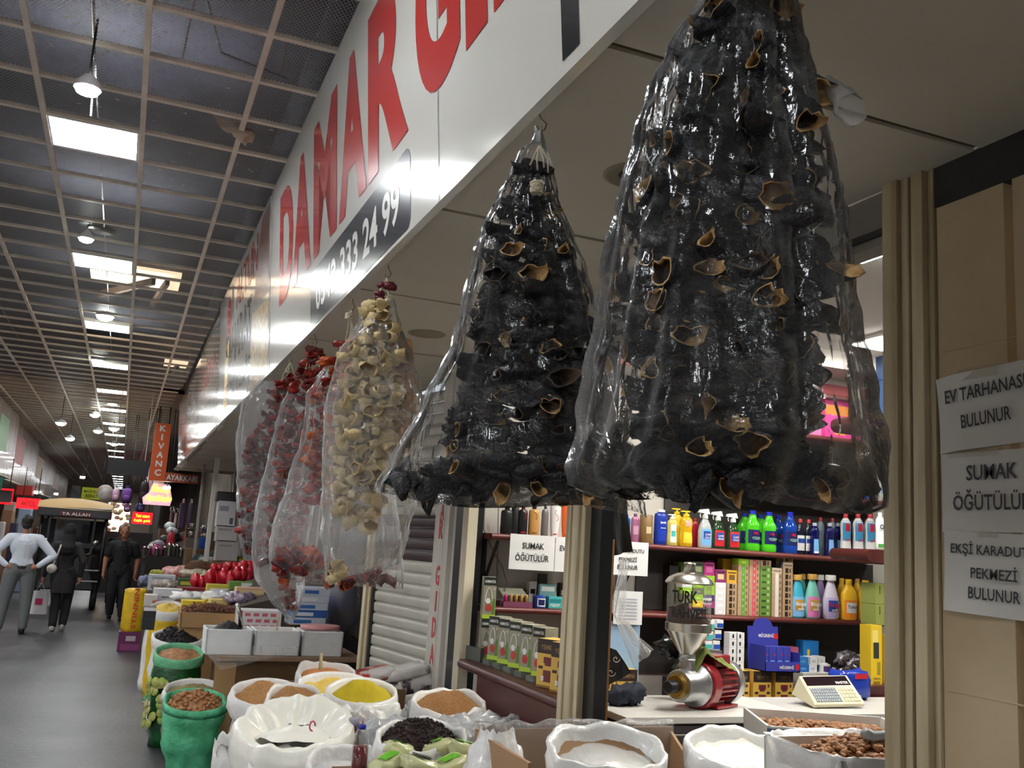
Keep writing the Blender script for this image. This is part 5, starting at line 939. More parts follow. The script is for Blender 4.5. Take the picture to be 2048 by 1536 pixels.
# walls further along under the soffit
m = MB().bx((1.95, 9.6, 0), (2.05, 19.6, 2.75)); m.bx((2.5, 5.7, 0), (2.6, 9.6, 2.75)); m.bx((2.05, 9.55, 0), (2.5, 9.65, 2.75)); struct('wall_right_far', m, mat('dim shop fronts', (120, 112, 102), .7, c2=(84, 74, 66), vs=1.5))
GREY = mat('grey metal', (140, 138, 132), .45, metal=.3)
m = MB()
for y in (9.4, 11.6, 13.9, 16.2, 18.4): m.bx((1.88, y, 0), (1.96, y+.12, 2.74))
for i, y in enumerate((9.7, 11.6, 13.9, 16.2, 18.4)): struct('pillar_far_%d' % i, MB().bx((1.86, y, 0), (1.955, y+.12, 2.735)), GREY)
# ------------------------------------------------------------------ sacks
def fabric(key, c, c2=None, rough=.55, bump=.5, **k): return mat(key, c, rough, c2=c2, vs=9, bump=bump, bs=34, **k)
WSK = fabric('white woven sack', (236, 235, 232), (210, 208, 206)); PLF = mat('milky plastic', (242, 242, 240), .22, var=.1, vs=12, bump=.7, bs=22, subs=.15, coat=.3)
GSK = fabric('green woven sack', (104, 206, 158), (52, 150, 100), bump=.9); DGS = fabric('dark green film', (24, 96, 44), (12, 60, 26), .25); YSK = fabric('yellow sack', (232, 196, 30), (206, 162, 20), .4); TSK = fabric('tan sack', (150, 142, 118), (120, 112, 90)); CSK = fabric('cream sack', (224, 208, 158), (200, 180, 130)); LGS = fabric('pale green flap', (120, 196, 150), (80, 160, 110), bump=.9)
def sack(name, label, cat, u, v, wpx, zr, mt, body=None, zb=0., sy=.8, tap=.82, roll=.03, group=None, seed=0, tilt=(0, .045), wrk=.05, fill=None, fz=.05, fmat=None, grain=0, liner=None, lump=.02, y=None, rz=0, rh=.0):
    """open sack: wrinkled wall, turned-down rim, heaped filling as an object of its own"""
    c = P(u, v, z=zr) if y is None else P(u, v, y=y); zr = c.z; r = wpx/2*px2m(c); h = zr-zb; c0 = V((c.x, c.y, zb)); Rz = Matrix.Rotation(rz, 3, 'Z')
    t = thing(name, label, cat, c0, 0, group)
    def wob(q, i, a):
        z = q.z; ca, sa = math.cos(a), math.sin(a); k = 1+wrk*noise.noise(V((ca*2.2+seed, sa*2.2, z*9+seed)))+wrk*.6*noise.noise(V((ca*6+seed, sa*6, z*20)))
        top = max(0, (z/h-.7)/.3) if h > 0 else 0
        return Rz@V((q.x*k, q.y*k, z+top*(tilt[0]*ca+tilt[1]*sa+rh*noise.noise(V((ca*2+seed, sa*2, 7))))))
    n = 9; prof = [(r*(tap+(1-tap)*math.sin(min(1, i/n*1.25)*PI/2))*(1+.05*math.sin(i*1.7+seed)), h*i/n*.97) for i in range(n+1)]
    MB().lathe(prof, 40, c0, 1, sy, wob=wob).build('sack_wall', body or mt, t, smooth=True)
    rim = [(r*1.02, h-.10*min(1, h)), (r*1.06, h-.05), (r*1.06, h-.012), (r*1.03, h+roll*.6), (r*.97, h+roll*.7), (r*.92, h+roll*.2), (r*.90, h-.04), (r*.86, h-.10)]
    MB().lathe(rim, 40, c0, 1, sy, wob=wob, caps=False).build('rim', liner or mt, t, smooth=True)
    if fill:
        fr = r*.93; m = MB()
        def fn(uu, tt):
            a = 2*PI*uu; ca, sa = math.cos(a), math.sin(a); q = Rz@V((fr*tt*ca, fr*tt*sa*sy, 0))
            return c0+q+V((0, 0, h-.02+(fz+.025)*(1-tt**2)+(tilt[0]*ca+tilt[1]*sa)*tt+lump*noise.noise(V((q.x*14+seed, q.y*14, seed)))+lump*.3*noise.noise(V((q.x*50+seed, q.y*50, seed)))))
        m.grid(fn, 40, 12, cu=True)
        if grain:
            g = random.Random(seed+5)
            for i in range(grain[0]):
                a = g.random(); tt = math.sqrt(g.random())*.97; p = fn(a, tt); s = grain[1]*g.uniform(.7, 1.3)
                m.blob(p+V((0, 0, s*.35)), (s, s*grain[2], s*grain[3]), .35, 2.5, 7, i, R=Matrix.Rotation(g.uniform(0, 6), 3, 'Z')@Matrix.Rotation(g.uniform(-1, 1), 3, 'X'))
        o = m.build(fill[0], fmat, smooth=True); tag(o, fill[1], fill[2], kind='stuff')
    return t
WAL = mat('walnut kernels', (176, 122, 72), .55, c2=(112, 70, 38), vs=40, bump=.6, bs=90); NUT = mat('hazel brown nuts', (188, 136, 88), .6, c2=(140, 92, 56), vs=30)
TUR = mat('turmeric', (200, 178, 30), .85, var=.1, vs=30); YEP = mat('yellow flour', (224, 190, 92), .85, var=.1, vs=30); ORP = mat('orange powder', (222, 150, 96), .85, var=.15, vs=20); GRA = mat('tan grain', (182, 134, 82), .8, c2=(150, 104, 60), vs=120, bump=.6, bs=200); DKP = mat('dark peppercorns', (58, 34, 32), .6, c2=(32, 20, 20), vs=90, bump=1, bs=160); BLP = mat('black raisins', (34, 26, 28), .5, c2=(18, 14, 16), vs=60, bump=1, bs=90); OLV_ = mat('olive seeds', (140, 128, 84), .8, var=.2, vs=60)
sack('open_sack', 'mint green woven sack of nuts at the aisle edge, nearest of the green ones', 'sack', 390, 1405, 118, .47, GSK, y=7.1, zb=0, tap=.62, seed=1, wrk=.10, fill=('shelled_nuts', 'brown nuts heaped in the nearest green sack', 'nuts'), fmat=NUT, grain=(160, .016, .7, .6), sy=.85)
sack('open_sack', 'tan see-through sack with rolled white rim behind the nearest green sack', 'sack', 392, 1384, 122, .44, WSK, TSK, y=7.55, tap=.7, seed=2, wrk=.06, fill=('seed_fill', 'olive grey seeds in the tan sack', 'seeds'), fmat=OLV_, fz=.03)
t = sack('open_sack', 'dark green bag of round slices with a pale green rim, beside the brown stall', 'sack', 358, 1308, 92, .6, LGS, DGS, y=8.0, tap=.85, seed=3, wrk=.05, fill=('slice_fill', 'reddish filling in the dark green bag', 'filling'), fmat=NUT, fz=.02)
c = t.location; m = MB(); g = random.Random(5)
for i in range(46):
    a = g.uniform(-2.9, -.3); z = g.uniform(.16, .5); r = .205; m.lathe([(.036, 0), (.034, .006), (0, .008)], 10, c+V((r*math.cos(a), r*.8*math.sin(a), z)), R=V((math.cos(a), math.sin(a), .2)).to_track_quat('Z', 'Y').to_matrix())
m.m = [g.randint(0, 1) for i in range(0, len(m.m), 20) for j in range(20)][:len(m.m)]
m.build('dried_slice', [mat('green slice', (150, 176, 70), .6), mat('pale slice', (186, 170, 116), .6)], t, smooth=True, kind='stuff')
a = [P(312, 1312, y=8.1), P(336, 1316, y=8.05), P(318, 1400, y=8.0), P(284, 1405, y=8.1)]
m = MB().grid(lambda u, v: (a[0]*(1-u)+a[1]*u)*(1-v)+(a[3]*(1-u)+a[2]*u)*v+V((0, .02*noise.noise(V((u*3, v*22, 1))), 0)), 10, 40); m.build('side_flap', LGS, t, smooth=True)
sack('open_sack', 'white sack of black raisins left of the foam boxes', 'sack', 356, 1276, 96, .72, WSK, y=8.62, tap=.85, seed=4, fill=('raisins', 'black raisins heaped in the white sack', 'raisins'), fmat=BLP, grain=(200, .012, .8, .7), fz=.08)
sack('open_sack', 'bright yellow sack with a trailing corner, behind the white raisin sack', 'sack', 336, 1217, 64, .85, YSK, y=10.2, tap=.9, seed=5, liner=WSK, fill=('pale_fill', 'pale yellow filling in the bright yellow sack', 'filling'), fmat=YEP, wrk=.04, fz=.03)
sack('open_sack', 'milky plastic sack left of the bright yellow one', 'sack', 318, 1222, 46, .85, PLF, y=10.6, tap=1.0, seed=6, wrk=.1)
# upright yellow woven sack standing on a purple carton
c = P(256, 1302, z=0); hS = 36
carton('purple_carton', 'purple and white carton on the floor under the tall yellow sack', 'carton', (c.x+.01, c.y, 0), (.30, .24, P(256, 1262, y=c.y).z), mk((104, 40, 84)), [(.1, .1, .8, .3, mk((136, 60, 110))), (.3, .55, .4, .25, mk((190, 170, 180)))])
z0 = P(256, 1264, y=c.y).z+.002; z1 = P(256, 1176, y=c.y).z
t = thing('tall_sack', 'tall yellow woven sack with red print standing at the aisle edge', 'sack', (c.x+.02, c.y, z0))
def wv(q, i, a): k = 1+.05*noise.noise(V((math.cos(a)*2, math.sin(a)*2, q.z*26)))+.03*math.sin(q.z*60); return V((q.x*k, q.y*k, q.z))
MB().lathe([(.13, 0), (.155, .05), (.16, (z1-z0)*.5), (.16, (z1-z0)*.9), (.15, (z1-z0)*.97), (.11, (z1-z0)), (0, (z1-z0)*1.0)], 26, (c.x+.02, c.y, z0), 1, .75, wob=wv).build('sack_wall', YSK, t, smooth=True)
M = frame((c.x+.05, c.y-.123, z0+.05), (0, 0, 1), (-1, 0, 0)); text(MB(), 'STINNIN', M, 0, 0, .52, .06, .02).build('print', mat('sack red', (206, 70, 30), .5), t)
# ------------------------------------------------------------------ brown stall with the foam boxes
CRD = mat('brown cardboard', (120, 92, 60), .8, c2=(92, 68, 42), vs=2.5, stretch=(1, 1, .6)); CRL = mat('light cardboard', (178, 140, 96), .8, var=.12, vs=4)
xa = P(440, 1330, y=7.45).x; xb = P(680, 1300, y=7.6).x; zt = P(500, 1312, y=7.45).z
t = thing('box_stand', 'stand wrapped in stained brown cardboard under the three foam boxes', 'stand', ((xa+xb)/2, 7.75, 0))
MB().bx((xa, 7.47, 0), (xb, 8.05, zt-.03)).build('cardboard_skirt', CRD, t, bevel=.006); MB().bx((xa-.05, 7.40, zt-.03), (xb+.14, 8.1, zt)).build('board_top', mat('plywood', (150, 120, 96), .6), t); MB().bx((xa-.03, 7.462, 0), (xa+.12, 7.47, zt-.05)).build('corner_flap', CRL, t)
FOAM = mat('white foam', (236, 238, 238), .6, var=.08, vs=14, bump=.25, bs=120)
def tub(m, c, d, wall=.018, floor=.02):
    x, y, z = d[0]/2, d[1]/2, d[2]; c = V(c)
    for s in (-1, 1): m.hexa([c+V(q) for q in ((s*x*.97, -y*.97, 0), (s*(x*.97-wall), -y*.97, 0), (s*(x*.97-wall), y*.97, 0), (s*x*.97, y*.97, 0), (s*x, -y, z), (s*(x-wall), -y, z), (s*(x-wall), y, z), (s*x, y, z))]); m.hexa([c+V(q) for q in ((-x*.97, s*y*.97, 0), (x*.97, s*y*.97, 0), (x*.97, s*(y*.97-wall), 0), (-x*.97, s*(y*.97-wall), 0), (-x, s*y, z), (x, s*y, z), (x, s*(y-wall), z), (-x, s*(y-wall), z))])
    m.box(c+V((0, 0, floor/2)), (d[0]*.96, d[1]*.96, floor)); return m
for i, (u0, u1, lab, fm, fl_, fzz) in enumerate(((407, 504, 'white foam box heaped with black olive paste', BLP, ('black_fill', 'black heap in the left foam box', 'filling'), .10), (506, 600, 'white foam box with pinkish cheese and a spoon, middle of three', mat('pale pink fill', (226, 196, 180), .6, var=.1), ('pink_fill', 'pale pink filling in the middle foam box', 'filling'), .03), (602, 686, 'white foam box topped with a pink lid, right of three', None, None, 0))):
    a = P(u0, 1310, y=7.45); b_ = P(u1, 1310, y=7.45); w = b_.x-a.x-.006; c = V(((a.x+b_.x)/2, 7.62, zt+.002)); t = thing('foam_box', lab, 'foam box', c, 0, 'foam boxes on the brown stand'); tub(MB(), c, (w, .32, .185)).build('tub', FOAM, t, bevel=.006)
    if fm: 
        m = MB(); m.grid(lambda u, v: V((c.x-w*.44+w*.88*u, c.y-.13+.26*v, c.z+.13+fzz*math.sin(PI*u)*math.sin(PI*v)+.012*noise.noise(V((u*9, v*9, i)))+.006*noise.noise(V((u*40, v*40, i))))), 30, 20); tag(m.build(fl_[0], fm, smooth=True), fl_[1], fl_[2], kind='stuff')
    else:
        m = MB(); m.lathe([(0, 0), (.15, 0), (.155, .012), (.155, .03), (.14, .036), (0, .036)], 28, c+V((0, 0, .187)), 1, .8); m.build('lid', mat('pink lid', (214, 150, 150), .4), t, smooth=True)
m = MB(); c = P(482, 1255, y=7.6); m.tube([c, c+V((-.02, -.02, .10)), c+V((-.05, -.02, .18))], [.02, .014, .016], 8); tag(m.build('scoop', mat('steel'), smooth=True), 'grey metal scoop handle sticking out of the left foam box', 'scoop')
m = MB(); c = P(553, 1268, y=7.55); m.blob(c+V((0, 0, .01)), (.012, .018, .045), .1, 2, 12, 1); m.tube([c+V((0, .02, .05)), c+V((.01, .05, .14))], .006, 6); tag(m.build('serving_spoon', mat('horn', (196, 176, 130), .4), smooth=True), 'pale horn spoon standing in the middle foam box', 'spoon')
m = MB(); a = [P(398, 1290, y=7.42), P(600, 1292, y=7.42), P(560, 1312, y=7.40), P(440, 1340, y=7.40)]
m.grid(lambda u, v: (a[0]*(1-u)+a[1]*u)*(1-v)+(a[3]*(1-u)+a[2]*u)*v+V((0, .012*noise.noise(V((u*8, v*5, 3)))-.012, 0)), 30, 10); tag(m.build('plastic_sheet', film('wrap film', .2, .5, .6, bs=20), smooth=True), 'loose clear wrap hanging over the front of the foam boxes', 'plastic sheet')
# ------------------------------------------------------------------ long stepped stall beyond
zp = lambda x: .74+.28*(x-.2)
def ONS(u, v):
    d = ray(u, v); k = (.74-.056-CAM.z+.28*CAM.x)/(d.z-.28*d.x); return CAM+d*k
m = MB(); m.hexa([(.82, 8.9, 0), (1.85, 8.9, 0), (1.85, 14.4, 0), (.36, 14.4, 0), (.82, 8.9, zp(.82)), (1.85, 8.9, zp(1.85)), (1.85, 14.4, zp(1.85)), (.36, 14.4, zp(.36))]); tag(m.build('market_stall', mat('stall cloth', (84, 72, 64), .8, var=.3, vs=6)), 'long sloping stall crowded with dry goods beyond the foam boxes', 'stall')
def st_box(label, u, v, wpx, vt, c, d=.25, face=(), name='carton', cat='carton', marks=(), group=None):
    p = ONS(u, v); q = P(u, vt, y=p.y); return carton(name, label, cat, (p.x, p.y+d/2, p.z-.02), (wpx*px2m(p), d, q.z-p.z+.02), mk(c), face, group, marks=marks)
def st_heap(label, u, v, wpx, vt, mt, name, cat, seed=0, kind=None, sy=.5, amp=.5, group=None, n=5):
    p = ONS(u, v); q = P(u, vt, y=p.y); w = wpx*px2m(p); h = max(.04, q.z-p.z); m = MB(); g = random.Random(seed)
    for i in range(n): m.blob(p+V((w*(i/(max(1, n-1))-.5)*.7, .05+g.uniform(-.03, .05), h*.42+g.uniform(-.1, .1)*h)), (w*.32, .10*sy*2, h*.55), amp, 2.6, 14, seed+i)
    return tag(m.build(name, mt, smooth=True), label, cat, group, kind)
# cardboard tray of curls, printed box, blue printed stack
p = P(418, 1256, y=8.55); w = 114*px2m(p); c = V((p.x, 8.72, p.z)); t = thing('cardboard_tray', 'light cardboard tray heaped with brown dried curls above the raisin sack', 'tray', c)
tub(MB(), c, (w, .34, P(418, 1226, y=8.55).z-p.z), .012, .01).build('tray', CRL, t)
m = MB(); g = random.Random(2); zt2 = P(418, 1224, y=8.7).z
for i in range(230):
    a = c+V((g.uniform(-.46, .46)*w, g.uniform(-.15, .15), 0)); a.z = zt2+.05*(1-((a.x-c.x)/(w*.5))**2)+g.uniform(-.02, .015); r = g.uniform(.012, .026); f = g.uniform(0, 6); e = V((g.uniform(-1, 1), g.uniform(-1, 1), g.uniform(-.5, .5))).normalized(); e2 = e.orthogonal().normalized()
    m.tube([a+(e*math.cos(f+k*.8)+e2*math.sin(f+k*.8))*r for k in range(6)], .004, 4)
m.box(c+V((0, 0, zt2-c.z-.03)), (w*.95, .3, .03)); tag(m.build('dried_curls', mat('brown curls', (150, 100, 78), .6, c2=(104, 62, 48), vs=20), smooth=True), 'tangle of brown dried curls in the cardboard tray', 'dried fruit', kind='stuff')
tag(MB().bx((c.x-w*.5, 8.58, 0), (c.x+w*.5, 8.86, c.z)).build('tray_stand', CRL), 'plain crate under the cardboard tray', 'crate')
for i, (u, v, wpx, vt, cc, face, lab) in enumerate(((518, 1262, 84, 1222, (228, 222, 222), [(0, 0, .08, 1, mk((206, 40, 44)))]+[(.14+.2*k+.06*(j % 2), .12+.3*j, .13, .16, mk((206, 110, 124))) for k in range(4) for j in range(3)], 'white box printed with red lips, right of the cardboard tray'),)):
    p = P(u, v, y=8.3); q = P(u, vt, y=8.3); carton('printed_box', lab, 'carton', (p.x, 8.45, p.z), (wpx*px2m(p), .28, q.z-p.z), mk(cc), face); tag(MB().bx((p.x-.17, 8.32, 0), (p.x+.17, 8.58, p.z-.002)).build('box_stand', CRL), 'crate under the white box with red lips', 'crate')
p = P(615, 1250, y=8.3)
for i in range(5):
    z = p.z+.062*i; o = carton('wrapped_pack', 'blue and white plastic wrapped pack, %s of the stack behind the pink lid' % ordn[i], 'pack', (p.x-.0+.012*i, 8.45, z), (.30-.015*i, .3, .06), mk(((196, 204, 216), (50, 96, 170))[i % 2 if i < 3 else 0]), [(.1, .2, .5, .5, mk(((60, 110, 180), (220, 224, 230))[i % 2]))], 'wrapped packs on the stall')
tag(MB().bx((p.x-.16, 8.32, 0), (p.x+.18, 8.6, p.z-.002)).build('box_stand', CRD), 'crate under the blue and white wrapped packs', 'crate')
REDP = mat('red glossy pack', (196, 24, 44), .25, bump=.8, bs=24, coat=.3)
for i, (u, v, w_, vt) in enumerate(((404, 1176, 34, 1148), (432, 1172, 34, 1140), (460, 1168, 32, 1138), (486, 1162, 32, 1132), (500, 1140, 34, 1118), (440, 1144, 30, 1128), (470, 1140, 30, 1124))): st_heap('bright red glossy pack, %s from the left of the red pile' % ordn[i].replace('bottom', 'first'), u, v, w_, vt, REDP, 'red_pack', 'pack', i, group='red packs on the stall', n=3, amp=.35)
for u, v, w_, vt, cc, face, lab in ((322, 1178, 50, 1150, (196, 200, 206), [(.1, .75, .8, .1, mk((150, 150, 156)))], 'pale grey tray box at the aisle side of the stall'), (334, 1204, 54, 1178, (214, 214, 216), [(.3, .4, .4, .1, mk((120, 120, 124)))], 'white carton holding brown sticks, in front of the pale grey tray box'), (334, 1212, 54, 1204, (140, 40, 46), [], 'dark red slab under the white carton of sticks'), (376, 1172, 38, 1158, (60, 90, 50), [(.1, .3, .8, .4, mk((200, 190, 70)))], 'dark green and yellow tin left of the red packs'), (386, 1186, 60, 1176, (140, 44, 46), [], 'brick red crate under the green tin'), (444, 1184, 58, 1170, (206, 190, 70), [(.1, .2, .8, .4, LW)], 'yellow and white box below the red packs'), (482, 1176, 46, 1164, (110, 150, 70), [(.5, .1, .45, .8, LW)], 'green and white box right below the red packs'), (500, 1196, 54, 1176, (222, 180, 150), [(0, .5, 1, .3, mk((230, 210, 150)))], 'peach striped box at the right of the stall'), (392, 1216, 54, 1202, (236, 206, 50), [], 'bright yellow box behind the cardboard tray, left'), (446, 1212, 50, 1200, (228, 200, 120), [], 'pale yellow box behind the cardboard tray, right'), (300, 1215, 24, 1190, (206, 200, 190), [], 'small pale box beside the tall yellow sack'), (296, 1255, 24, 1215, (40, 42, 46), [(0, .85, 1, .15, LW)], 'dark crate between the tall yellow sack and the milky sack')): st_box(lab, u, v, w_, vt, cc, .22, face)
for u, v, w_, vt, mt, nm, cat, lab, kd in ((385, 1202, 64, 1184, PLF, 'bag_of_goods', 'bag', 'milky plastic bag of goods in the middle of the stall', None), (444, 1202, 60, 1184, PLF, 'bag_of_goods', 'bag', 'milky plastic bag of goods right of the other milky one', None), (480, 1206, 46, 1186, mat('lilac wrap', (170, 160, 176), .3, c2=(120, 90, 110), vs=14, coat=.3), 'bag_of_goods', 'bag', 'lilac tinted plastic bag above the white box with red lips', None), (334, 1178, 46, 1160, mat('silver sticks', (190, 180, 170), .35, c2=(110, 90, 80), vs=30), 'dried_sticks', 'dried goods', 'heap of silvery wrapped sticks in the white carton', 'stuff'), (366, 1156, 62, 1134, mat('red and white wrap', (206, 90, 90), .35, c2=(220, 210, 200), vs=16), 'bag_of_goods', 'bag', 'red and white wrapped bags behind the pale grey tray box', None), (400, 1156, 60, 1140, mat('clear wrap heap', (206, 200, 180), .3, c2=(160, 140, 110), vs=18), 'bag_of_goods', 'bag', 'clear bags of beige goods beside the red and white wraps', None), (424, 1146, 78, 1124, mat('brown sticks', (112, 76, 46), .7, c2=(70, 46, 28), vs=30, stretch=(.6, 3, 3)), 'dried_sticks', 'dried goods', 'pile of brown cinnamon like sticks behind the red packs', 'stuff'), (446, 1128, 70, 1114, mat('silver wrap', (200, 196, 190), .25, c2=(130, 120, 110), vs=16, coat=.3), 'bag_of_goods', 'bag', 'silvery wrapped bags at the back of the stall', None), (474, 1130, 26, 1112, mat('gold wrap', (186, 156, 40), .3, c2=(120, 96, 20), vs=14, coat=.3), 'bag_of_goods', 'bag', 'gold green wrapped bag at the back of the stall', None), (334, 1152, 50, 1140, mat('lemons', (206, 196, 60), .5, c2=(120, 140, 50), vs=16), 'fruit_heap', 'fruit', 'yellow green heap behind the pale grey tray box', 'stuff'), (290, 1170, 22, 1150, mat('mixed wraps', (150, 140, 150), .4, c2=(80, 100, 150), vs=18), 'bag_of_goods', 'bag', 'mixed wrapped goods at the aisle corner of the stall', None)): st_heap(lab, u, v, w_, vt, mt, nm, cat, len(lab), kd)
p = ONS(432, 1128); q = P(432, 1113, y=p.y); tag(MB().blob((p.x, p.y, q.z), (.11, .10, .085), .05, 2, 18, 1).build('pink_ball', mat('coral pink', (226, 110, 120), .4), smooth=True), 'coral pink rounded pack on the back of the stall', 'ball'); tag(MB().blob((p.x+.02, p.y-.02, p.z-.02), (.14, .12, .06), .4, 3, 14, 3).build('bag_of_goods', mat('clear wrap heap'), smooth=True), 'beige bag under the coral pink rounded pack', 'bag')
# hanging blue bag in clear plastic behind the orange bag bottom
p = P(690, 1215, y=8.6); m = MB().blob((p.x, 8.7, p.z), (.14, .10, .26), .25, 3, 20, 4); o = tag(m.build('wrapped_bag', mat('navy blue pack', (44, 60, 130), .4, c2=(90, 70, 66), vs=6), smooth=True), 'blue pack in clear plastic hanging by the shutter post', 'bag'); MB().blob((p.x, 8.68, p.z), (.17, .12, .30), .3, 4, 22, 6).build('plastic_cover', film('wrap film'), o, smooth=True)
tag(MB().bx((p.x-.2, 8.52, 0), (p.x+.14, 8.9, p.z-.27)).build('dark_crate', mat('dark crate', (40, 34, 34), .7)), 'dark crate below the blue wrapped pack', 'crate')
# ------------------------------------------------------------------ foreground sacks and boxes
sack('open_sack', 'white bucket like sack of orange powder with a spoon, behind the yellow sacks', 'sack', 652, 1352, 116, .86, WSK, seed=11, tap=.9, fill=('orange_powder', 'pale orange powder in the back white sack', 'powder'), fmat=ORP, fz=.02, sy=.7, rh=.03)
c = P(641, 1340, z=.9); m = MB(); m.tube([c, c+V((0, .02, .09))], [.012, .008], 8); tag(m.build('serving_spoon', mat('horn'), smooth=True), 'cream spoon handle standing in the orange powder', 'spoon')
sack('open_sack', 'white plastic lined sack of pale yellow flour, between the orange and the turmeric', 'sack', 670, 1374, 146, .86, PLF, seed=12, tap=.9, fill=('yellow_flour', 'pale yellow flour in the plastic lined sack', 'flour'), fmat=YEP, fz=.02, sy=.42)
sack('open_sack', 'cream sack heaped with mustard yellow turmeric', 'sack', 724, 1388, 140, .88, CSK, seed=13, tap=.95, liner=PLF, fill=('turmeric_powder', 'mustard yellow turmeric powder in the cream sack', 'powder'), fmat=TUR, fz=.05, sy=.55, wrk=.04)
sack('open_sack', 'plastic lined sack of tan grain nearest the wooden counter', 'sack', 898, 1410, 150, .86, PLF, seed=14, tap=.95, fill=('tan_grain', 'tan grain heaped in the plastic lined sack', 'grain'), fmat=GRA, fz=.05, sy=.55, wrk=.09, rh=.03)
sack('open_sack', 'plastic lined sack of dark peppercorns in the middle foreground', 'sack', 842, 1478, 184, .84, PLF, seed=15, tap=.95, fill=('peppercorns', 'dark brown peppercorns heaped in the middle sack', 'peppercorns'), fmat=DKP, fz=.06, sy=.5, wrk=.08, rh=.03, grain=(500, .006, 1, 1))
sack('open_sack', 'grey crumpled sack at the left end of the display with a rolled rim', 'sack', 535, 1392, 140, .86, WSK, fabric('grey woven sack', (196, 194, 194), (150, 148, 150), bump=1.), seed=16, tap=.85, fill=('grain_fill', 'reddish grain in the grey crumpled sack', 'grain'), fmat=GRA, sy=.7, wrk=.12)
sack('open_sack', 'white plastic sack of beige pulses behind the largest white bag', 'sack', 590, 1402, 110, .90, PLF, seed=17, tap=1, fill=('beige_pulses', 'beige pulses in the white plastic sack', 'pulses'), fmat=GRA, sy=.7, wrk=.10, rh=.03)
for i, (u, v, w, y_, lab) in enumerate(((760, 1440, 170, None, 'crumpled clear bag folded shut left of the grey covered one'), (960, 1432, 190, None, 'silvery clear bag folded shut in front of the wooden counter'), (900, 1452, 190, None, 'long silvery fold of clear plastic behind the peppercorns'), (880, 1388, 130, None, 'folded clear bag behind the tan grain'), (745, 1412, 150, None, 'rolled white sack edge below the turmeric'))):
    c = P(u, v, z=.84); r = w/2*px2m(c); m = MB(); m.grid(lambda a, b: c+V((r*math.cos(2*PI*a)*(1-b**3)*(1+.2*noise.noise(V((math.cos(2*PI*a)*2, math.sin(2*PI*a)*2, i*3.)))), r*.5*math.sin(2*PI*a)*(1-b**3), -.1+.10*math.sin(b*PI/2)+(1-b**2)*(.05*noise.noise(V((math.cos(2*PI*a)*3+i, math.sin(2*PI*a)*3, b*3)))+.022*noise.noise(V((math.cos(2*PI*a)*9+i, math.sin(2*PI*a)*9, b*9))))+.03*noise.noise(V((r*math.cos(2*PI*a)*(1-b)*30+i, r*math.sin(2*PI*a)*(1-b)*16, 2.))))), 70, 26, cu=True)
    m.lathe([(r*.8, -.82), (r*.95, -.1)], 24, c, 1, .5)
    tag(m.build('closed_bag', (PLF if i in (4,) else mat('silvery polythene', (206, 208, 210), .16, c2=(160, 162, 166), vs=10, bump=1., bs=26, coat=.5)), smooth=True), lab, 'bag', 'closed plastic bags among the sacks')
# big white bag, its mouth folded inwards
c = P(590, 1470, z=.80); r = 118*px2m(c); t = thing('large_bag', 'largest milky white plastic bag with its mouth gaping, at the front left of the display', 'bag', (c.x, c.y, 0))
PLW = mat('milky bag', (244, 242, 232), .3, var=.06, vs=8, bump=.35, bs=14, subs=.25, coat=.25)
def lbag(u, t):
    a = 2*PI*u; ca, sa = math.cos(a), math.sin(a); zr = .865+.075*sa+.02*ca+.012*noise.noise(V((ca*2, sa*2, 4)))
    K = [(0, .80, 0), (.3, .86, .45), (.45, .92, .72), (.55, 1.02, .84), (.63, 1.05, .92), (.70, 1.0, .985), (.76, .90, 1.0), (.82, .76, .975), (.9, .60, .93), (1, .42, .88)]
    for p, q in zip(K, K[1:]):
        if t <= q[0]: f = (t-p[0])/(q[0]-p[0]); rr = p[1]+(q[1]-p[1])*f; zz = p[2]+(q[2]-p[2])*f; break
    pl = .03*noise.noise(V((ca*5, sa*5, zz*2)))+.016*noise.noise(V((ca*11, sa*11, zz*3)))+.05*noise.noise(V((ca*1.6+5, sa*1.6, zz*2.4)))
    rr *= 1+pl*(1.6 if t > .4 else .8); sink = (.04*max(0, -sa)*(t-.76)*4 if t > .76 else 0)
    return V((c.x+r*rr*ca, c.y+r*rr*.78*sa, zr*zz+.02*noise.noise(V((ca*4, sa*4, t*6)))*(t > .4)-sink))
MB().grid(lbag, 110, 60, cu=True).build('bag_wall', PLW, t, smooth=True)
def lin2(u, tt): a = 2*PI*u; return V((c.x+r*.66*tt*math.cos(a), c.y+r*.5*tt*math.sin(a), .845-.05*tt+.02*noise.noise(V((math.cos(a)*tt*3, math.sin(a)*tt*3, 2)))))
MB().grid(lin2, 30, 8, cu=True).build('inner_fold', PLW, t, smooth=True)
k = P(624, 1462, z=.84); MB().tube([k+V((.012*math.cos(a), 0, .02*math.sin(a)+.02)) for a in [i*.7 for i in range(8)]], .004, 6).build('pink_band', mat('pink band', (206, 90, 130), .4), t, smooth=True)
for i, (u, v, w, z, lab, mt) in enumerate(((690, 1534, 150, .74, 'white sack with a soft fold at the lower edge of the picture', WSK), (560, 1536, 120, .70, 'grey white sack below the largest white bag', WSK), (448, 1500, 40, .66, 'slim white sack at the aisle corner with a string handle', WSK))):
    sack('closed_sack', lab, 'sack', u, v, w, z, mt, seed=30+i, tap=.9, wrk=.12, sy=.6, fill=None, rh=.025)
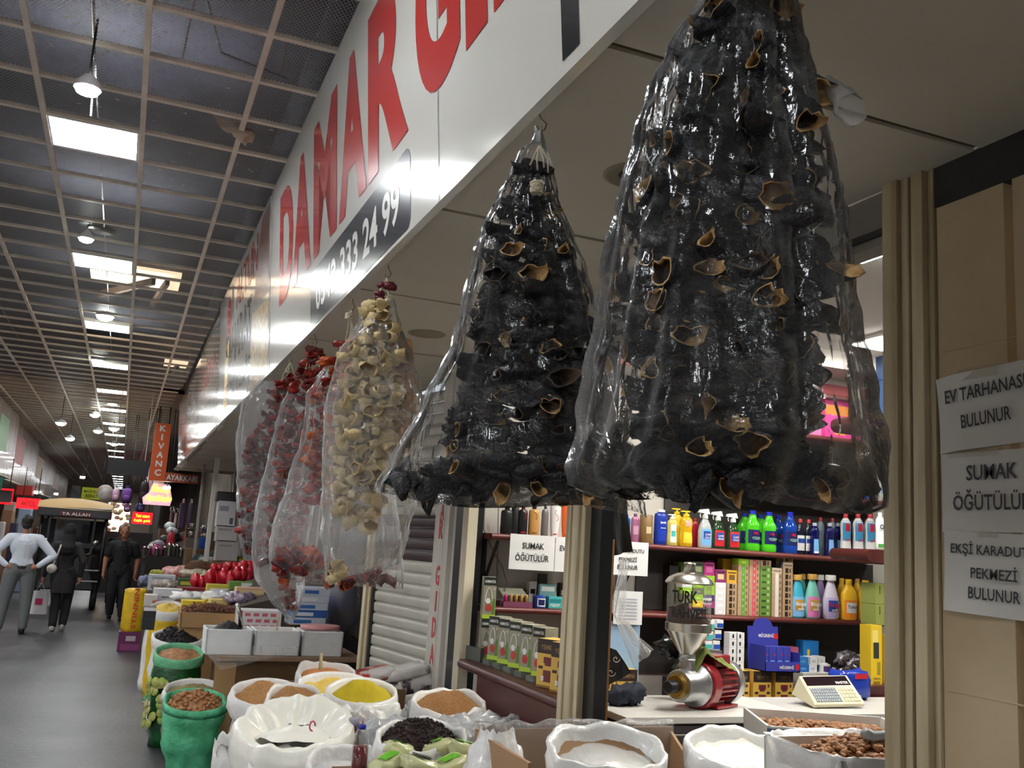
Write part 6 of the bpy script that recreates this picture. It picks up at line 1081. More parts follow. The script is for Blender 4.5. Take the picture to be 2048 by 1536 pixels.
# bottle of red liquid, dark jar
c = P(721, 1500, z=.82); c.z = 0; zb_ = P(721, 1540, y=c.y).z
tag(MB().bx((c.x-.09, c.y-.06, 0), (c.x+.12, c.y+.08, zb_-.002)).build('bottle_crate', CRD), 'plain brown crate under the bottle of red liquid', 'crate')
t = thing('juice_bottle', 'clear plastic bottle half full of dark red syrup with a blue cap', 'bottle', (c.x, c.y, zb_)); s_ = px2m(P(721, 1500, y=c.y)); zz = lambda v: (1540-v)*s_
o_ = V((c.x, c.y, zb_)); R_ = 16*s_
MB().lathe([(R_*.9, 0), (R_, .01), (R_, zz(1490)), (R_*.95, zz(1484)), (R_, zz(1478)), (R_*.8, zz(1468)), (R_*.4, zz(1460)), (R_*.36, zz(1452))], 20, o_).build('bottle', film('bottle plastic', .06, .4, .5, (220, 224, 226), .06, 4, .1), t, smooth=True)
MB().lathe([(0, .004), (R_*.9, .004), (R_*.93, .012), (R_*.93, zz(1494)), (0, zz(1494))], 20, o_).build('syrup', mat('dark red syrup', (110, 22, 24), .15), t, smooth=True)
MB().lathe([(R_*.46, zz(1462)), (R_*.46, zz(1454)), (R_*.4, zz(1453)), (0, zz(1453))], 16, o_).build('cap', CB, t, smooth=True); MB().lathe([(R_*.2, zz(1453)), (R_*.14, zz(1440)), (0, zz(1438))], 10, o_).build('spout', mat('pink spout', (200, 150, 150), .4), t, smooth=True)
c = P(706, 1450, z=.84); t = thing('honey_jar', 'dark jar with a grey lid behind the bottle of red syrup', 'jar', (c.x, c.y, .70)); MB().lathe([(.03, 0), (.032, .02), (.032, .12), (.028, .14)], 18, (c.x, c.y, .70)).build('jar', mat('dark amber', (60, 26, 20), .1), t, smooth=True); MB().lathe([(.03, .138), (.03, .165), (.02, .172), (0, .172)], 18, (c.x, c.y, .70)).build('lid', mat('grey lid', (150, 148, 160), .4), t, smooth=True); tag(MB().bx((c.x-.06, c.y-.06, 0), (c.x+.06, c.y+.06, .699)).build('crate', CRD), 'plain brown crate under the dark jar', 'crate')
# pale green sealed packs
PGR = mat('pale green pack', (208, 210, 160), .25, var=.08, vs=6, bump=.5, bs=14, coat=.3); gpr = mat('green print', (110, 190, 50), .4)
for i, (u, v, a, z, pl_) in enumerate(((800, 1503, .2, .80, 'upper left'), (868, 1497, -.3, .81, 'upper middle'), (925, 1500, .1, .81, 'upper right'), (778, 1528, .5, .78, 'lower left corner'), (838, 1530, -.1, .79, 'lower middle with black print'), (900, 1532, .3, .78, 'lower right beside the cardboard box'))):
    c = P(u, v, z=z); Rm = Matrix.Rotation(a, 3, 'Z')@Matrix.Rotation(.25*(-1)**i, 3, 'Y'); t = thing('sealed_pack', 'pale green sealed pack in the foreground, %s of the pile' % pl_, 'pack', c, 0, 'pale green packs in the foreground')
    m = MB(); m.blob(c, (.078, .058, .034), .3, 3, 24, i, R=Rm, sq=.7); m.build('pack', PGR, t, smooth=True)
    q = MB(); q.grid(lambda x, y: c+Rm@V((-.04+.08*x, -.03+.05*y, .037+.004*noise.noise(V((x*3, y*3, i))))), 6, 4); q.build('print', (gpr, mk((40, 44, 40)))[i == 4], t)
tag(MB().bx((1.02, 3.3, 0), (1.42, 3.85, .74)).build('crate', CRD), 'plain brown crate under the pale green packs', 'crate')
# wrapped printed packs lying near the shutter
for i, (u, v, w, h, cc, lab) in enumerate(((735, 1352, 110, .07, (186, 60, 50), 'plastic wrapped pack with red print, left of the pile by the shutter'), (800, 1345, 110, .07, (196, 190, 186), 'plastic wrapped pale pack with a dark end on top of the pile by the shutter'), (815, 1368, 120, .09, (70, 50, 62), 'plastic wrapped dark plum pack, lower right of the pile by the shutter'))):
    c = P(u, v, y=5.9); ww = w*px2m(c); Rm = Matrix.Rotation(-.22, 3, 'Y'); t = thing('wrapped_pack', lab, 'pack', c, 0, 'wrapped packs by the shutter'); m = MB().blob(c, (ww*.5, .12, h*.6), .15, 3, 22, i, R=Rm, sq=.6); m.build('wrap', mat('wrapped print %d' % i, (206, 202, 200), .2, c2=cc, vs=7, hard=True, coat=.5, bump=.4, bs=20), t, smooth=True)
tag(MB().bx((1.05, 5.75, 0), (1.72, 6.1, P(770, 1372, y=5.9).z)).build('pack_crate', CRD), 'plain brown crate under the wrapped packs by the shutter', 'crate')
# cardboard box lined with plastic
yb = 3.42; c0 = P(1340, 1457, y=yb); a0 = P(985, 1452, y=yb); zt_ = (c0.z+a0.z)/2; x0, x1 = P(950, 1462, y=yb).x, P(1342, 1462, y=yb).x; yf = 2.92
t = thing('cardboard_box', 'big open cardboard box lined with clear plastic in the centre foreground', 'box', ((x0+x1)/2, (yb+yf)/2, 0)); m = MB()
m.bx((x0, yb-.012, .3), (x1, yb, zt_)); m.hexa([(x0, yf, .3), (x1, yf, .3), (x1, yf+.012, .3), (x0, yf+.012, .3), (x0, yf, zt_-.04), (x1, yf, zt_-.30), (x1, yf+.012, zt_-.30), (x0, yf+.012, zt_-.04)]); m.bx((x0, yf, .3), (x0+.012, yb, zt_-.01)); m.hexa([(x1-.012, yf, .3), (x1, yf, .3), (x1, yb, .3), (x1-.012, yb, .3), (x1-.012, yf, zt_-.30), (x1, yf, zt_-.30), (x1, yb, zt_-.01), (x1-.012, yb, zt_-.01)]); m.bx((x0, yf, .3), (x1, yb, .32)); m.build('box', mat('plain cardboard', (170, 134, 98), .8, var=.1, vs=3), t)
tag(MB().bx((x0, yf, 0), (x1, yb, .298)).build('crate', CRD), 'plain brown crate under the big cardboard box', 'crate')
def lin_(u, v):
    x = x0+(x1-x0)*u; 
    if v < .4: y, z = yb-.02, zt_-.30+.75*v
    elif v < .6: y, z = yb-.02+(v-.4)*.25, zt_+.005+.02*math.sin((v-.4)*PI/.2)
    else: y, z = yb+.03, zt_-(v-.6)*.35
    return V((x, y+.01*noise.noise(V((u*9, v*6, 2))), z+.018*noise.noise(V((u*12, v*3, 5)))))
m = MB().grid(lin_, 60, 18); m.build('liner', film('box liner film', .22, .6, .5, bs=16), t, smooth=True)
cc_ = P(1010, 1475, y=yb-.1)
def corner(u, v):
    a = 2*PI*u; return V((cc_.x-.03+.15*math.cos(a)*(1-.6*v)*(1+.25*noise.noise(V((math.cos(a)*3, math.sin(a)*3, v*4)))), cc_.y+.15*math.sin(a)*(1-.6*v), zt_-.22+.24*v+.03*noise.noise(V((math.cos(a)*4, math.sin(a)*4, v*5+2)))))
tag(MB().grid(corner, 40, 18, cu=True).build('plastic_bag', PLF, smooth=True), 'crumpled milky plastic pulled over the left corner of the cardboard box', 'plastic bag')
k = P(1043, 1515, y=3.1); m = MB().tube([(k.x, k.y, zt_-.2), (k.x, k.y, zt_-.035)], .012, 10); o = tag(m.build('marker_stick', LW, smooth=True), 'white stick with a green band standing in the cardboard box', 'stick'); MB().lathe([(.0125, -.06), (.0125, -.01)], 10, (k.x, k.y, zt_-.035), caps=False).build('green_band', LG, o, smooth=True)
for i, (u, v, w, z, lab) in enumerate(((1215, 1508, 250, zt_+.0, 'clear bag turned out over the front of the cardboard box, rim folded'), (1478, 1506, 230, .92, 'white plastic bag lying open in front of the white walnut carton'))):
    sack('open_sack', lab, 'sack', u, v, w, z, PLF, seed=41+i, tap=.96, wrk=.08, sy=.6, liner=PLF, fill=('brown_fill', ('cardboard coloured fill seen through the clear bag', 'pale fill in the white plastic bag')[i], 'filling'), fmat=(mat('plain cardboard'), PLW)[i], fz=(-.09, -.02)[i], rh=.022, roll=.04)
# white carton of walnuts behind the pillar
yk = 3.3; a = P(1476, 1428, y=yk+.35); b_ = P(1600, 1486, y=yk-.1); zc = P(1500, 1425, y=yk+.3).z
xl = P(1478, 1440, y=yk+.3).x; xr = xl+.95; hw = .20; t = thing('walnut_carton', 'white plastic lined carton of walnuts with a hand hole, in the doorway', 'carton', ((xl+xr)/2, yk, .55))
Rk = Matrix.Rotation(-.42, 3, 'Z'); ct = P(1655, 1448, y=yk+.1); ct = V((ct.x, ct.y, .58)); zc = P(1640, 1425, y=ct.y+.2).z; d_ = (.62, .46, zc-.58)
m = MB(); tmp = MB(); tub(tmp, (0, 0, 0), d_, .012); m.add([ct+Rk@v for v in tmp.v], tmp.f); m.build('carton', mat('white card', (222, 222, 218), .5, var=.05, vs=5, bump=.3, bs=18), t)
q = MB(); q.add([ct+Rk@V((-d_[0]/2*.985-.003, y, z)) for y, z in [(.0+.055*math.cos(i*PI/8), d_[2]*.55+.022*math.sin(i*PI/8)) for i in range(16)]], [tuple(range(16))]); q.build('hand_hole_patch', mat('hole shade', (84, 78, 70), .8), t)  # flat dark patch painted for the shade inside the hand hole
q = MB(); q.add([ct+Rk@V(p) for p in ((-d_[0]/2-.001, -d_[1]/2-.002, 0), (-d_[0]/2+.07, -d_[1]/2-.002, 0), (-d_[0]/2+.07, -d_[1]/2-.002, d_[2]*.98), (-d_[0]/2-.001, -d_[1]/2-.002, d_[2]*.98))], [(0, 1, 2, 3)]); q.build('blue_edge', mk((60, 76, 110)), t)
def walnuts(ct, Rk, dx, dy, z, n, seed, lab, hump):
    m = MB(); g = random.Random(seed); m.grid(lambda u, v: ct+Rk@V((dx*(u-.5), dy*(v-.5), z-.02+hump*math.sin(PI*u)*math.sin(PI*v))), 16, 12)
    for i in range(n):
        u, v = g.random(), g.random(); s = g.uniform(.011, .02); p = ct+Rk@V((dx*(u-.5), dy*(v-.5), z-.008+hump*math.sin(PI*u)*math.sin(PI*v)))
        m.blob(p, (s, s*.75, s*.55), .6, 4, 8, i, R=Matrix.Rotation(g.uniform(0, 6), 3, 'Z')@Matrix.Rotation(g.uniform(-1, 1), 3, 'X'))
    tag(m.build('walnut_kernels', WAL, smooth=True), lab, 'walnuts', kind='stuff')
walnuts(ct, Rk, .56, .40, d_[2]-.03, 420, 3, 'walnut kernels filling the white carton', .02)
tag(MB().box((ct.x, ct.y, .289), (.6, .44, .578), -.42).build('crate', CRD), 'plain brown crate under the white walnut carton', 'crate')
c2_ = P(1720, 1520, y=2.72); z2 = P(1640, 1482, y=2.85).z; t = thing('walnut_tub', 'plastic lined tub heaped with walnut halves at the lower right', 'tub', (c2_.x, 2.75, .6)); m = MB(); tub(m, (c2_.x, 2.75, .6), (.46, .40, z2-.6), .012); m.build('tub', mat('white card'), t)
m = MB()
def lip(u, v):
    a = 2*PI*u; k = 1+.06*noise.noise(V((math.cos(a)*4, math.sin(a)*4, v*3))); sx, sy = math.copysign(abs(math.cos(a))**.4, math.cos(a)), math.copysign(abs(math.sin(a))**.4, math.sin(a)); e = (-.02+.06*math.sin(v*PI*.9)); return V((c2_.x+(.22+e)*sx*k, 2.75+(.19+e)*sy*k, z2-.06+.075*math.sin(v*PI)-.10*max(0, v-.6)+.012*noise.noise(V((math.cos(a)*6, math.sin(a)*6, v*5)))))
m.grid(lip, 70, 14, cu=True); m.build('liner', PLF, t, smooth=True)
walnuts(V((c2_.x+.02, 2.75, 0)), Matrix.Identity(3), .40, .34, z2-.03, 420, 8, 'walnut halves heaped in the lower right tub', .07)
k = P(1765, 1482, y=2.7); m = MB().tube([k+V((-.08, 0, .03)), k+V((-.05, 0, .015)), k+V((0, 0, .02)), k+V((.06, 0, .0))], [.018, .02, .016, .03], 12); tag(m.build('scoop', mat('grey plastic', (128, 130, 132), .35), smooth=True), 'grey plastic scoop handle above the lower right walnuts', 'scoop'); tag(MB().bx((c2_.x-.22, 2.56, 0), (c2_.x+.22, 2.94, .598)).build('crate', CRD), 'plain brown crate under the walnut tub', 'crate')
# ------------------------------------------------------------------ far part of the hall
def pb(u0, v0, u1, v1, y, d=.1):
    """two corners of an upright box whose front face fills a pixel box at distance y"""
    a = P(u0, v1, y=y); b_ = P(u1, v0, y=y); return V((min(a.x, b_.x), y, min(a.z, b_.z))), V((max(a.x, b_.x), y+d, max(a.z, b_.z)))
def fbox(name, label, cat, u0, v0, u1, v1, y, c, d=.12, group=None, **k):
    a, b_ = pb(u0, v0, u1, v1, y, d)
    if k.get('floor'): a.z = 0
    m = mat('far %s %s' % (name, c), c, k.get('rough', .6), emit=k.get('emit', 0.)); return tag(MB().bx(a, b_).build(name, m, bevel=min(.02, d*.2)), label, cat, group)
def hang(o, pts, zt, r=.008):
    m = MB()
    for q in pts: m.tube([q, (q[0], q[1], zt)], r, 5)
    return m.build('hanging_cord', BR, o, smooth=True)
def named(lab): return [x for x in bpy.data.objects if x.get('label', '') == lab][0]
struct('wall_end', MB().bx((-8, 74, 0), (8, 74.3, 4.1)), mat('end wall', (206, 190, 170), .8))
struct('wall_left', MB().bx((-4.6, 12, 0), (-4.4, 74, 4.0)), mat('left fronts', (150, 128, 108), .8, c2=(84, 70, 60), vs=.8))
ORG = mat('orange sign', (214, 92, 34), .35); STK = mat('streaked sign', (206, 190, 180), .25, c2=(150, 132, 126), vs=3, stretch=(1, 3.5, .1), coat=.3)
for i, (y0, y1, lab) in enumerate(((21, 25, 'nearest streaked grey sign board on the left side'), (25.2, 33, 'second streaked sign board on the left side'), (33.2, 44, 'third streaked sign board on the left, with bright glare'), (44.2, 58, 'farthest streaked sign board on the left'))):
    x = -2.50-.16*i; t = thing('shop_sign', lab, 'shop sign', (x, (y0+y1)/2, 2.55)); MB().bx((x-.3, y0, 2.55), (x, y1, 3.98)).build('panel', STK, t); MB().bx((x-1.9, y0, 2.5), (x, y1, 2.56)).build('soffit', SOF, t)
    M = frame((x+.002, y0+.3, 2.9), (0, 1, 0), (0, 0, 1)); rect(MB(), M, .2, .1, (y1-y0)*.4, .7, z=.003).build('print', mat('faded print %d' % i, ((120, 170, 110), (196, 120, 110), (210, 190, 150), (180, 150, 130))[i], .4), t)
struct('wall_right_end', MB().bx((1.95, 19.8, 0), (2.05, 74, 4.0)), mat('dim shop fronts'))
for i, (y0, y1, c, lab) in enumerate(((26, 33, (206, 196, 186), 'pale sign board on the right beyond the purple backpack'), (33.2, 44, (210, 120, 120), 'pinkish sign board far on the right'), (44.2, 58, (210, 200, 190), 'farthest pale sign board on the right'))):
    tag(MB().bx((.75+.05*i, y0, 2.6), (.9+.05*i, y1, 3.98)).build('shop_sign', mat('far board %d' % i, c, .35)), lab, 'shop sign')
# orange vertical sign
t = thing('vertical_sign', 'orange vertical sign lettered KIVANÇ with AYAKKABI along its foot', 'shop sign', (.55, 20, 2.5)); a, b_ = pb(303, 848, 341, 960, 20, .1); a2, b2 = pb(331, 951, 394, 968, 20, .1)
m = MB(); m.bx((.40, 20, 2.52), (.70, 20.1, 3.66)); m.build('panel', ORG, t); m = MB(); m.bx((.70, 20.0, 2.52), (1.33, 20.08, 2.70)); m.build('foot_panel', mat('brick sign', (168, 78, 44), .4), t)
M = frame((.40, 19.998, 2.52), (1, 0, 0), (0, 0, 1)); q = MB()
for i, ch in enumerate('KIVANÇ'): text(q, ch, M, .09 if ch != 'I' else .135, .98-.175*i-(.03 if ch == 'Ç' else 0), .12 if ch != 'I' else .03, .12+(.03 if ch == 'Ç' else 0), .03, z=.004)
text(q, 'AYAKKABI', M, .32, .035, .58, .11, .02, z=.004); q.build('white_lettering', LW, t); hang(t, [V((.45, 20.05, 3.6)), V((.65, 20.05, 3.6))], 4.0, .015)
# black screen
t = thing('hanging_screen', 'black flat screen hung from the ceiling across the aisle', 'screen', (0, 18, 2.5)); MB().bx((-.33, 18, 2.49), (.34, 18.06, 2.76)).build('panel', mat('screen black', (34, 35, 38), .4), t); MB().tube([(-.25, 18.03, 2.75), (-.25, 18.03, 4.0)], .01, 6).build('hanger', RAIL, t); MB().tube([(.26, 18.03, 2.75), (.26, 18.03, 4.0)], .01, 6).build('hanger', RAIL, t)
# neon sign and red text sign
NEY = mat('neon yellow', (255, 214, 40), .4, emit=1.3); NEW_ = mat('neon backing', (255, 206, 226), .5, emit=.22); NER = mat('led red', (255, 24, 36), .4, emit=.55)
t = thing('neon_sign', 'glowing yellow script neon sign on a pale backing under the orange sign', 'neon sign', P(316, 990, y=20.4)); a, b_ = pb(283, 968, 348, 1008, 20.4, .04); poly = [(.05, .0), (.95, .0), (1, .3), (.86, .95), (.3, 1), (.2, .55), (0, .3)]; w = b_.x-a.x; h = b_.z-a.z
MB().prism([(x*w, z*h) for x, z in poly], .03, frame((a.x, 20.44, a.z), (1, 0, 0), (0, 0, 1))).build('backing', NEW_, t); M = frame((a.x, 20.40, a.z), (1, 0, 0), (0, 0, 1)); q = MB(); text(q, 'Kıvanç', M, .25*w, .5*h, .6*w, .42*h, .01, skew=.3, z=.012); text(q, 'Ayakkabı', M, .06*w, .1*h, .85*w, .36*h, .01, skew=.3, z=.012); q.build('script', NEY, t); hang(t, [V((a.x+.08, 20.45, b_.z-.05)), V((b_.x-.08, 20.45, b_.z-.05))], 4.0)
t = thing('led_sign', 'red LED sign with two lines of yellow text below the neon script', 'LED sign', P(284, 1036, y=20.6)); a, b_ = pb(263, 1026, 306, 1047, 20.6, .06); MB().bx(a, b_).build('panel', NER, t); w = b_.x-a.x; h = b_.z-a.z; M = frame((a.x, 20.598, a.z), (1, 0, 0), (0, 0, 1)); q = MB(); text(q, 'Yeni sezon', M, .15*w, .55*h, .7*w, .3*h, .01, z=.004); text(q, 'Kışlık geldi', M, .1*w, .12*h, .8*w, .3*h, .01, z=.004); q.build('lettering', NEY, t); hang(t, [V((a.x+.08, 20.63, b_.z-.02)), V((b_.x-.08, 20.63, b_.z-.02))], 4.0)
for i, (u0, v0, u1, v1, y, tx, lab) in enumerate(((0, 980, 27, 1004, 17, '', 'red neon frame at the left edge of the picture'), (31, 998, 82, 1016, 20.5, 'AKYOL', 'red LED text sign left of the tricycle roof'))):
    t = thing('led_sign', lab, 'LED sign', P((u0+u1)/2, v1, y=y)); a, b_ = pb(u0-30*(i == 0), v0, u1, v1, y, .06); w = b_.x-a.x; h = b_.z-a.z
    if tx: MB().bx(a, b_).build('panel', NER, t); text(MB(), tx, frame((a.x, y-.002, a.z), (1, 0, 0), (0, 0, 1)), .2*w, .25*h, .6*w, .5*h, .01, z=.003).build('lettering', mat('led dark', (40, 2, 6), .5), t)
    else:
        MB().bx(a+V((.02, .02, .02)), b_-V((.02, 0, .02))).build('screen', mat('screen black'), t); m = MB(); m.tube([a, V((b_.x, y, a.z)), V((b_.x, y, b_.z)), V((a.x, y, b_.z))], .018, 6); m.build('neon_tube', NER, t)
    hang(t, [V((a.x+.1, y+.03, b_.z-.02)), V((b_.x-.06, y+.03, b_.z-.02))], 2.56 if i == 0 else 2.6)
aw = fbox('awning', 'red awning over the left shops beyond the LED sign', 'awning', 30, 972, 66, 990, 27, (206, 60, 56), .6); hang(aw, [aw.location+V((0, .3, .2))], 2.6)
fbox('green_sign', 'green sign at the left edge above the red neon frame', 'sign', -20, 955, 6, 980, 16.6, (20, 110, 80), .05)
WARM = mat('glowing display', (255, 232, 190), .5, emit=2.4)  # emissive panel stands in for the brightly lit shop interior
t = thing('glowing_display', 'glaring warm lit shop display behind the man in black', 'glowing display', P(236, 1040, y=25)); a, b_ = pb(210, 1008, 262, 1062, 25, .1); MB().bx(a, b_).build('glow_panel', WARM, t)
g = random.Random(8)
for i in range(26): c = V((g.uniform(a.x, b_.x), 24.9, g.uniform(a.z, b_.z))); MB().blob(c, (.06, .03, .05), .4, 3, 10, i).build('slipper', mat('slipper %d' % (i % 4), ((220, 190, 140), (200, 150, 150), (230, 210, 180), (180, 150, 120))[i % 4], .6), t, smooth=True)
GL = mat('flood lamp', (250, 255, 245), .4, emit=30.)
for u, v, y, lab in ((333, 976, 20.2, 'dazzling flood lamp over the neon script'), (70, 985, 28, 'bright lamp under the left boards, nearer'), (112, 988, 40, 'bright lamp under the left boards, farther'), (165, 955, 34, 'bright lamp amid the far ceiling row')):
    c = P(u, v, y=y); t = thing('flood_lamp', lab, 'lamp', c); MB().bx(c+V((-.08, .01, -.04)), c+V((.08, .05, .05))).build('housing', BR, t); MB().bx(c+V((-.07, 0, -.03)), c+V((.07, .01, .035))).build('lens', GL, t); hang(t, [c+V((0, .03, .04))], 4.0 if u > 120 else 2.56)
t = thing('banner', 'yellow green banner with a dark picture at the far end of the aisle', 'banner', P(172, 998, y=36)); a, b_ = pb(162, 977, 206, 997, 36, .03); MB().bx(a, b_).build('cloth', mat('lime banner', (206, 220, 40), .6), t); M = frame((a.x, 35.99, a.z), (1, 0, 0), (0, 0, 1)); w, h = b_.x-a.x, b_.z-a.z; q = MB(); text(q, 'MAĞAZASI', M, .1*w, .55*h, .8*w, .3*h, .01, z=.004); text(q, 'BERAT', M, .2*w, .12*h, .6*w, .3*h, .01, z=.004); q.build('lettering', mat('olive dark', (70, 76, 20), .6), t); hang(t, [a+V((.05, .015, .3)), b_-V((.05, .015, 0))], 4.0); a, b_ = pb(140, 972, 162, 999, 36, .03); MB().bx(a, b_).build('picture', mat('grey picture', (120, 120, 120), .6, c2=(50, 50, 52), vs=2.5), t)
c = P(210, 985, y=24); tag(MB().lathe([(0, 0), (.16, .0), (.18, .03), (.16, .06), (0, .06)], 20, c, R=Matrix.Rotation(PI/2, 3, 'X')).build('round_sign', mat('round sign', (150, 110, 100), .4, c2=(210, 210, 210), vs=6), smooth=True), 'round sign hanging beside the far banner', 'sign'); hang(named('round sign hanging beside the far banner'), [c+V((0, -.03, .15))], 4.0)
# hanging and stacked goods of the shoe shop
def bagb(label, u0, v0, u1, v1, y, c, cat='bag', name='backpack', strap=True):
    a, b_ = pb(u0, v0, u1, v1, y); ce_ = (a+b_)/2; w, h = (b_.x-a.x), (b_.z-a.z); t = thing(name, label, cat, V((ce_.x, y, a.z)))
    mt = mat('cloth %d %d %d' % c, c, .7); MB().blob(ce_, (w/2, .12, h/2), .12, 3, 22, len(label), sq=.7).build('body', mt, t, smooth=True)
    MB().blob(ce_+V((0, -.10, -h*.18)), (w*.36, .06, h*.22), .1, 3, 16, 3, sq=.7).build('pocket', mt, t, smooth=True)
    if v0 < 1010 and y > 20: hang(t, [ce_+V((0, 0, h*.6))], 4.0 if u0 < 268 else 2.75)
    if strap: MB().tube([ce_+V((math.cos(a_)*w*.15, 0, h*.5+math.sin(a_)*h*.14)) for a_ in [i*PI/6 for i in range(7)]], .012, 6).build('handle', mt, t, smooth=True)
    return t
for args in (('purple backpack hanging at the right of the aisle', 241, 977, 266, 1006, 22, (104, 60, 140)), ('pale pink bag hanging left of the purple backpack', 222, 978, 241, 1004, 22.6, (190, 150, 176)), ('black and red bag under the orange sign', 276, 964, 300, 1006, 21, (44, 34, 42)), ('navy bag under the black and red one', 270, 1006, 291, 1024, 21, (50, 60, 110)), ('mauve bag with white print below the purple backpack', 246, 1008, 264, 1024, 22, (160, 120, 160)), ('red trolley bag among the racks of the shoe shop', 331, 1066, 352, 1100, 19, (170, 40, 56)), ('pink bag on the rack beside the red trolley bag', 302, 1092, 326, 1112, 18.6, (176, 60, 120))): bagb(*args)
MB().bx((-.45, 24.95, 0), (.75, 25.3, 1.45)).build('display_base', mat('dark stand', (50, 42, 42), .7), named('glaring warm lit shop display behind the man in black'))
for i, (u0, v0, u1, v1, c, lab) in enumerate(((355, 1006, 374, 1058, (74, 54, 84), 'dark purple suitcase standing under the AYAKKABI panel, left'), (374, 1006, 388, 1056, (66, 48, 76), 'dark purple suitcase under the AYAKKABI panel, right'), (337, 1022, 347, 1062, (92, 74, 92), 'slim mauve suitcase left of the dark purple pair'), (346, 1026, 355, 1066, (196, 170, 166), 'pale pink suitcase between the mauve and dark purple ones'))):
    y = 20.6-.3*i; a, b_ = pb(u0, v0, u1, v1, y, .2); t = thing('suitcase', lab, 'suitcase', V(((a.x+b_.x)/2, y, a.z)), 0, 'suitcases of the shoe shop'); MB().bx(a, b_).build('shell', mat('case %d' % i, c, .5), t, bevel=.03); MB().tube([(a.x+.05, y+.1, b_.z), (a.x+.05, y+.1, b_.z+.08), (b_.x-.05, y+.1, b_.z+.08), (b_.x-.05, y+.1, b_.z)], .01, 6).build('handle', STEEL, t)
MB_ = mat('display rack', (100, 90, 84), .5)
a, b_ = pb(285, 1110, 400, 1150, 19.2); tag(MB().bx((a.x, 18.4, 0), (1.85, 20.9, P(340, 1112, y=19).z)).build('display_stand', mat('dark stand', (50, 42, 42), .7)), 'dark display stand under the shoe shop goods', 'stand')
tag(MB().bx((a.x+.25, 20.3, P(340, 1112, y=19).z), (1.85, 21.2, P(360, 1060, y=20.4).z)).build('display_stand', mat('brown stand', (96, 66, 54), .7)), 'brown shelf block carrying the suitcases', 'stand')
g = random.Random(4)
for i in range(14):
    u = 288+i*8.2; y = 18.5+.1*(i % 3); p = P(u, 1112, y=y); z0 = P(340, 1112, y=19).z; h = g.uniform(.14, .26); t = thing('steel_pot', 'shiny steel pot in the row on the dark stand, %s from the left' % ['first', 'second', 'third', 'fourth', 'fifth', 'sixth', 'seventh', 'eighth', 'ninth', 'tenth', 'eleventh', 'twelfth', 'thirteenth', 'fourteenth'][i], 'pot', (p.x, y, z0), 0, 'steel pots of the shoe shop corner'); MB().lathe([(.04, 0), (.045, .02), (.045, h*.8), (.05, h*.85), (.03, h*.95), (.012, h), (0, h)], 14, (p.x, y, z0)).build('pot', STEEL, t, smooth=True); MB().blob((p.x, y, z0+h+.012), (.012, .012, .012), 0, 1, 8).build('knob', BR, t, smooth=True)
for i, (u, v, c) in enumerate(((306, 1096, (190, 180, 190)), (318, 1088, (150, 150, 160)), (330, 1078, (60, 60, 66)), (344, 1062, (206, 210, 216)), (352, 1074, (40, 40, 44)), (322, 1100, (200, 80, 120)), (360, 1080, (150, 60, 60)), (340, 1052, (220, 226, 230)), (296, 1104, (170, 60, 90)))):
    p = P(u, v, y=19.3+.06*i); m = MB().blob(p, (.11, .10, .075), .3, 3, 14, i); tag(m.build('shoe', mat('shoe %d' % i, c, .4), smooth=True), 'shoe on the sloping heap of the shoe shop, %s' % ('pale, lower left', 'grey, left', 'black, middle', 'white, upper', 'black, right of the red bag', 'pink, low', 'maroon, right', 'white, topmost', 'raspberry, far left')[i], 'shoe', 'shoes heaped at the shoe shop')
m = MB(); m.hexa([P(285, 1116, y=18.9), P(372, 1116, y=18.9), P(372, 1112, y=20.2), P(285, 1114, y=20.2), P(285, 1108, y=18.9), P(372, 1100, y=18.9), P(372, 1062, y=20.2), P(300, 1085, y=20.2)]); tag(m.build('sloping_rack', MB_), 'sloping rack under the heaped shoes', 'rack')
for i, (u0, v0, u1, v1, y, lab) in enumerate(((376, 1048, 390, 1076, 17.8, 'tall wire basket of steel flasks'), (400, 1056, 416, 1080, 17.5, 'wire basket of steel cups above the blue bucket'))):
    a, b_ = pb(u0, v0, u1, v1, y, .14); tag(MB().bx((a.x-.03, y-.02, 0), (b_.x+.03, y+.18, a.z-.002)).build('basket_plinth', MB_), 'brown plinth under the %s' % lab, 'plinth'); t = thing('wire_basket', lab, 'basket', V(((a.x+b_.x)/2, y, a.z))); m = MB()
    for j in range(4): z = a.z+(b_.z-a.z)*j/3; m.tube([(a.x, y, z), (b_.x, y, z), (b_.x, y+.14, z), (a.x, y+.14, z), (a.x, y, z)], .006, 5)
    m.build('wire', STEEL, t)
    for j in range(6): MB().lathe([(.02, 0), (.022, .1), (0, .12)], 10, (a.x+.03+(j % 3)*(b_.x-a.x-.06)/2, y+.07, a.z+.01+(j//3)*.14)).build('flask', STEEL, t, smooth=True)
p = P(408, 1098, y=17.4); tag(MB().lathe([(.09, 0), (.11, .18), (.12, .19), (.10, .19), (.085, .02), (0, .02)], 20, (p.x, p.y, p.z)).build('bucket', mat('blue plastic', (40, 100, 190), .35), smooth=True), 'blue plastic bucket behind the woman in the green headscarf', 'bucket')
tag(MB().bx((p.x-.3, p.y-.2, 0), (p.x+.3, p.y+.2, p.z-.001)).build('crate', CRD), 'brown crate under the blue bucket', 'crate')
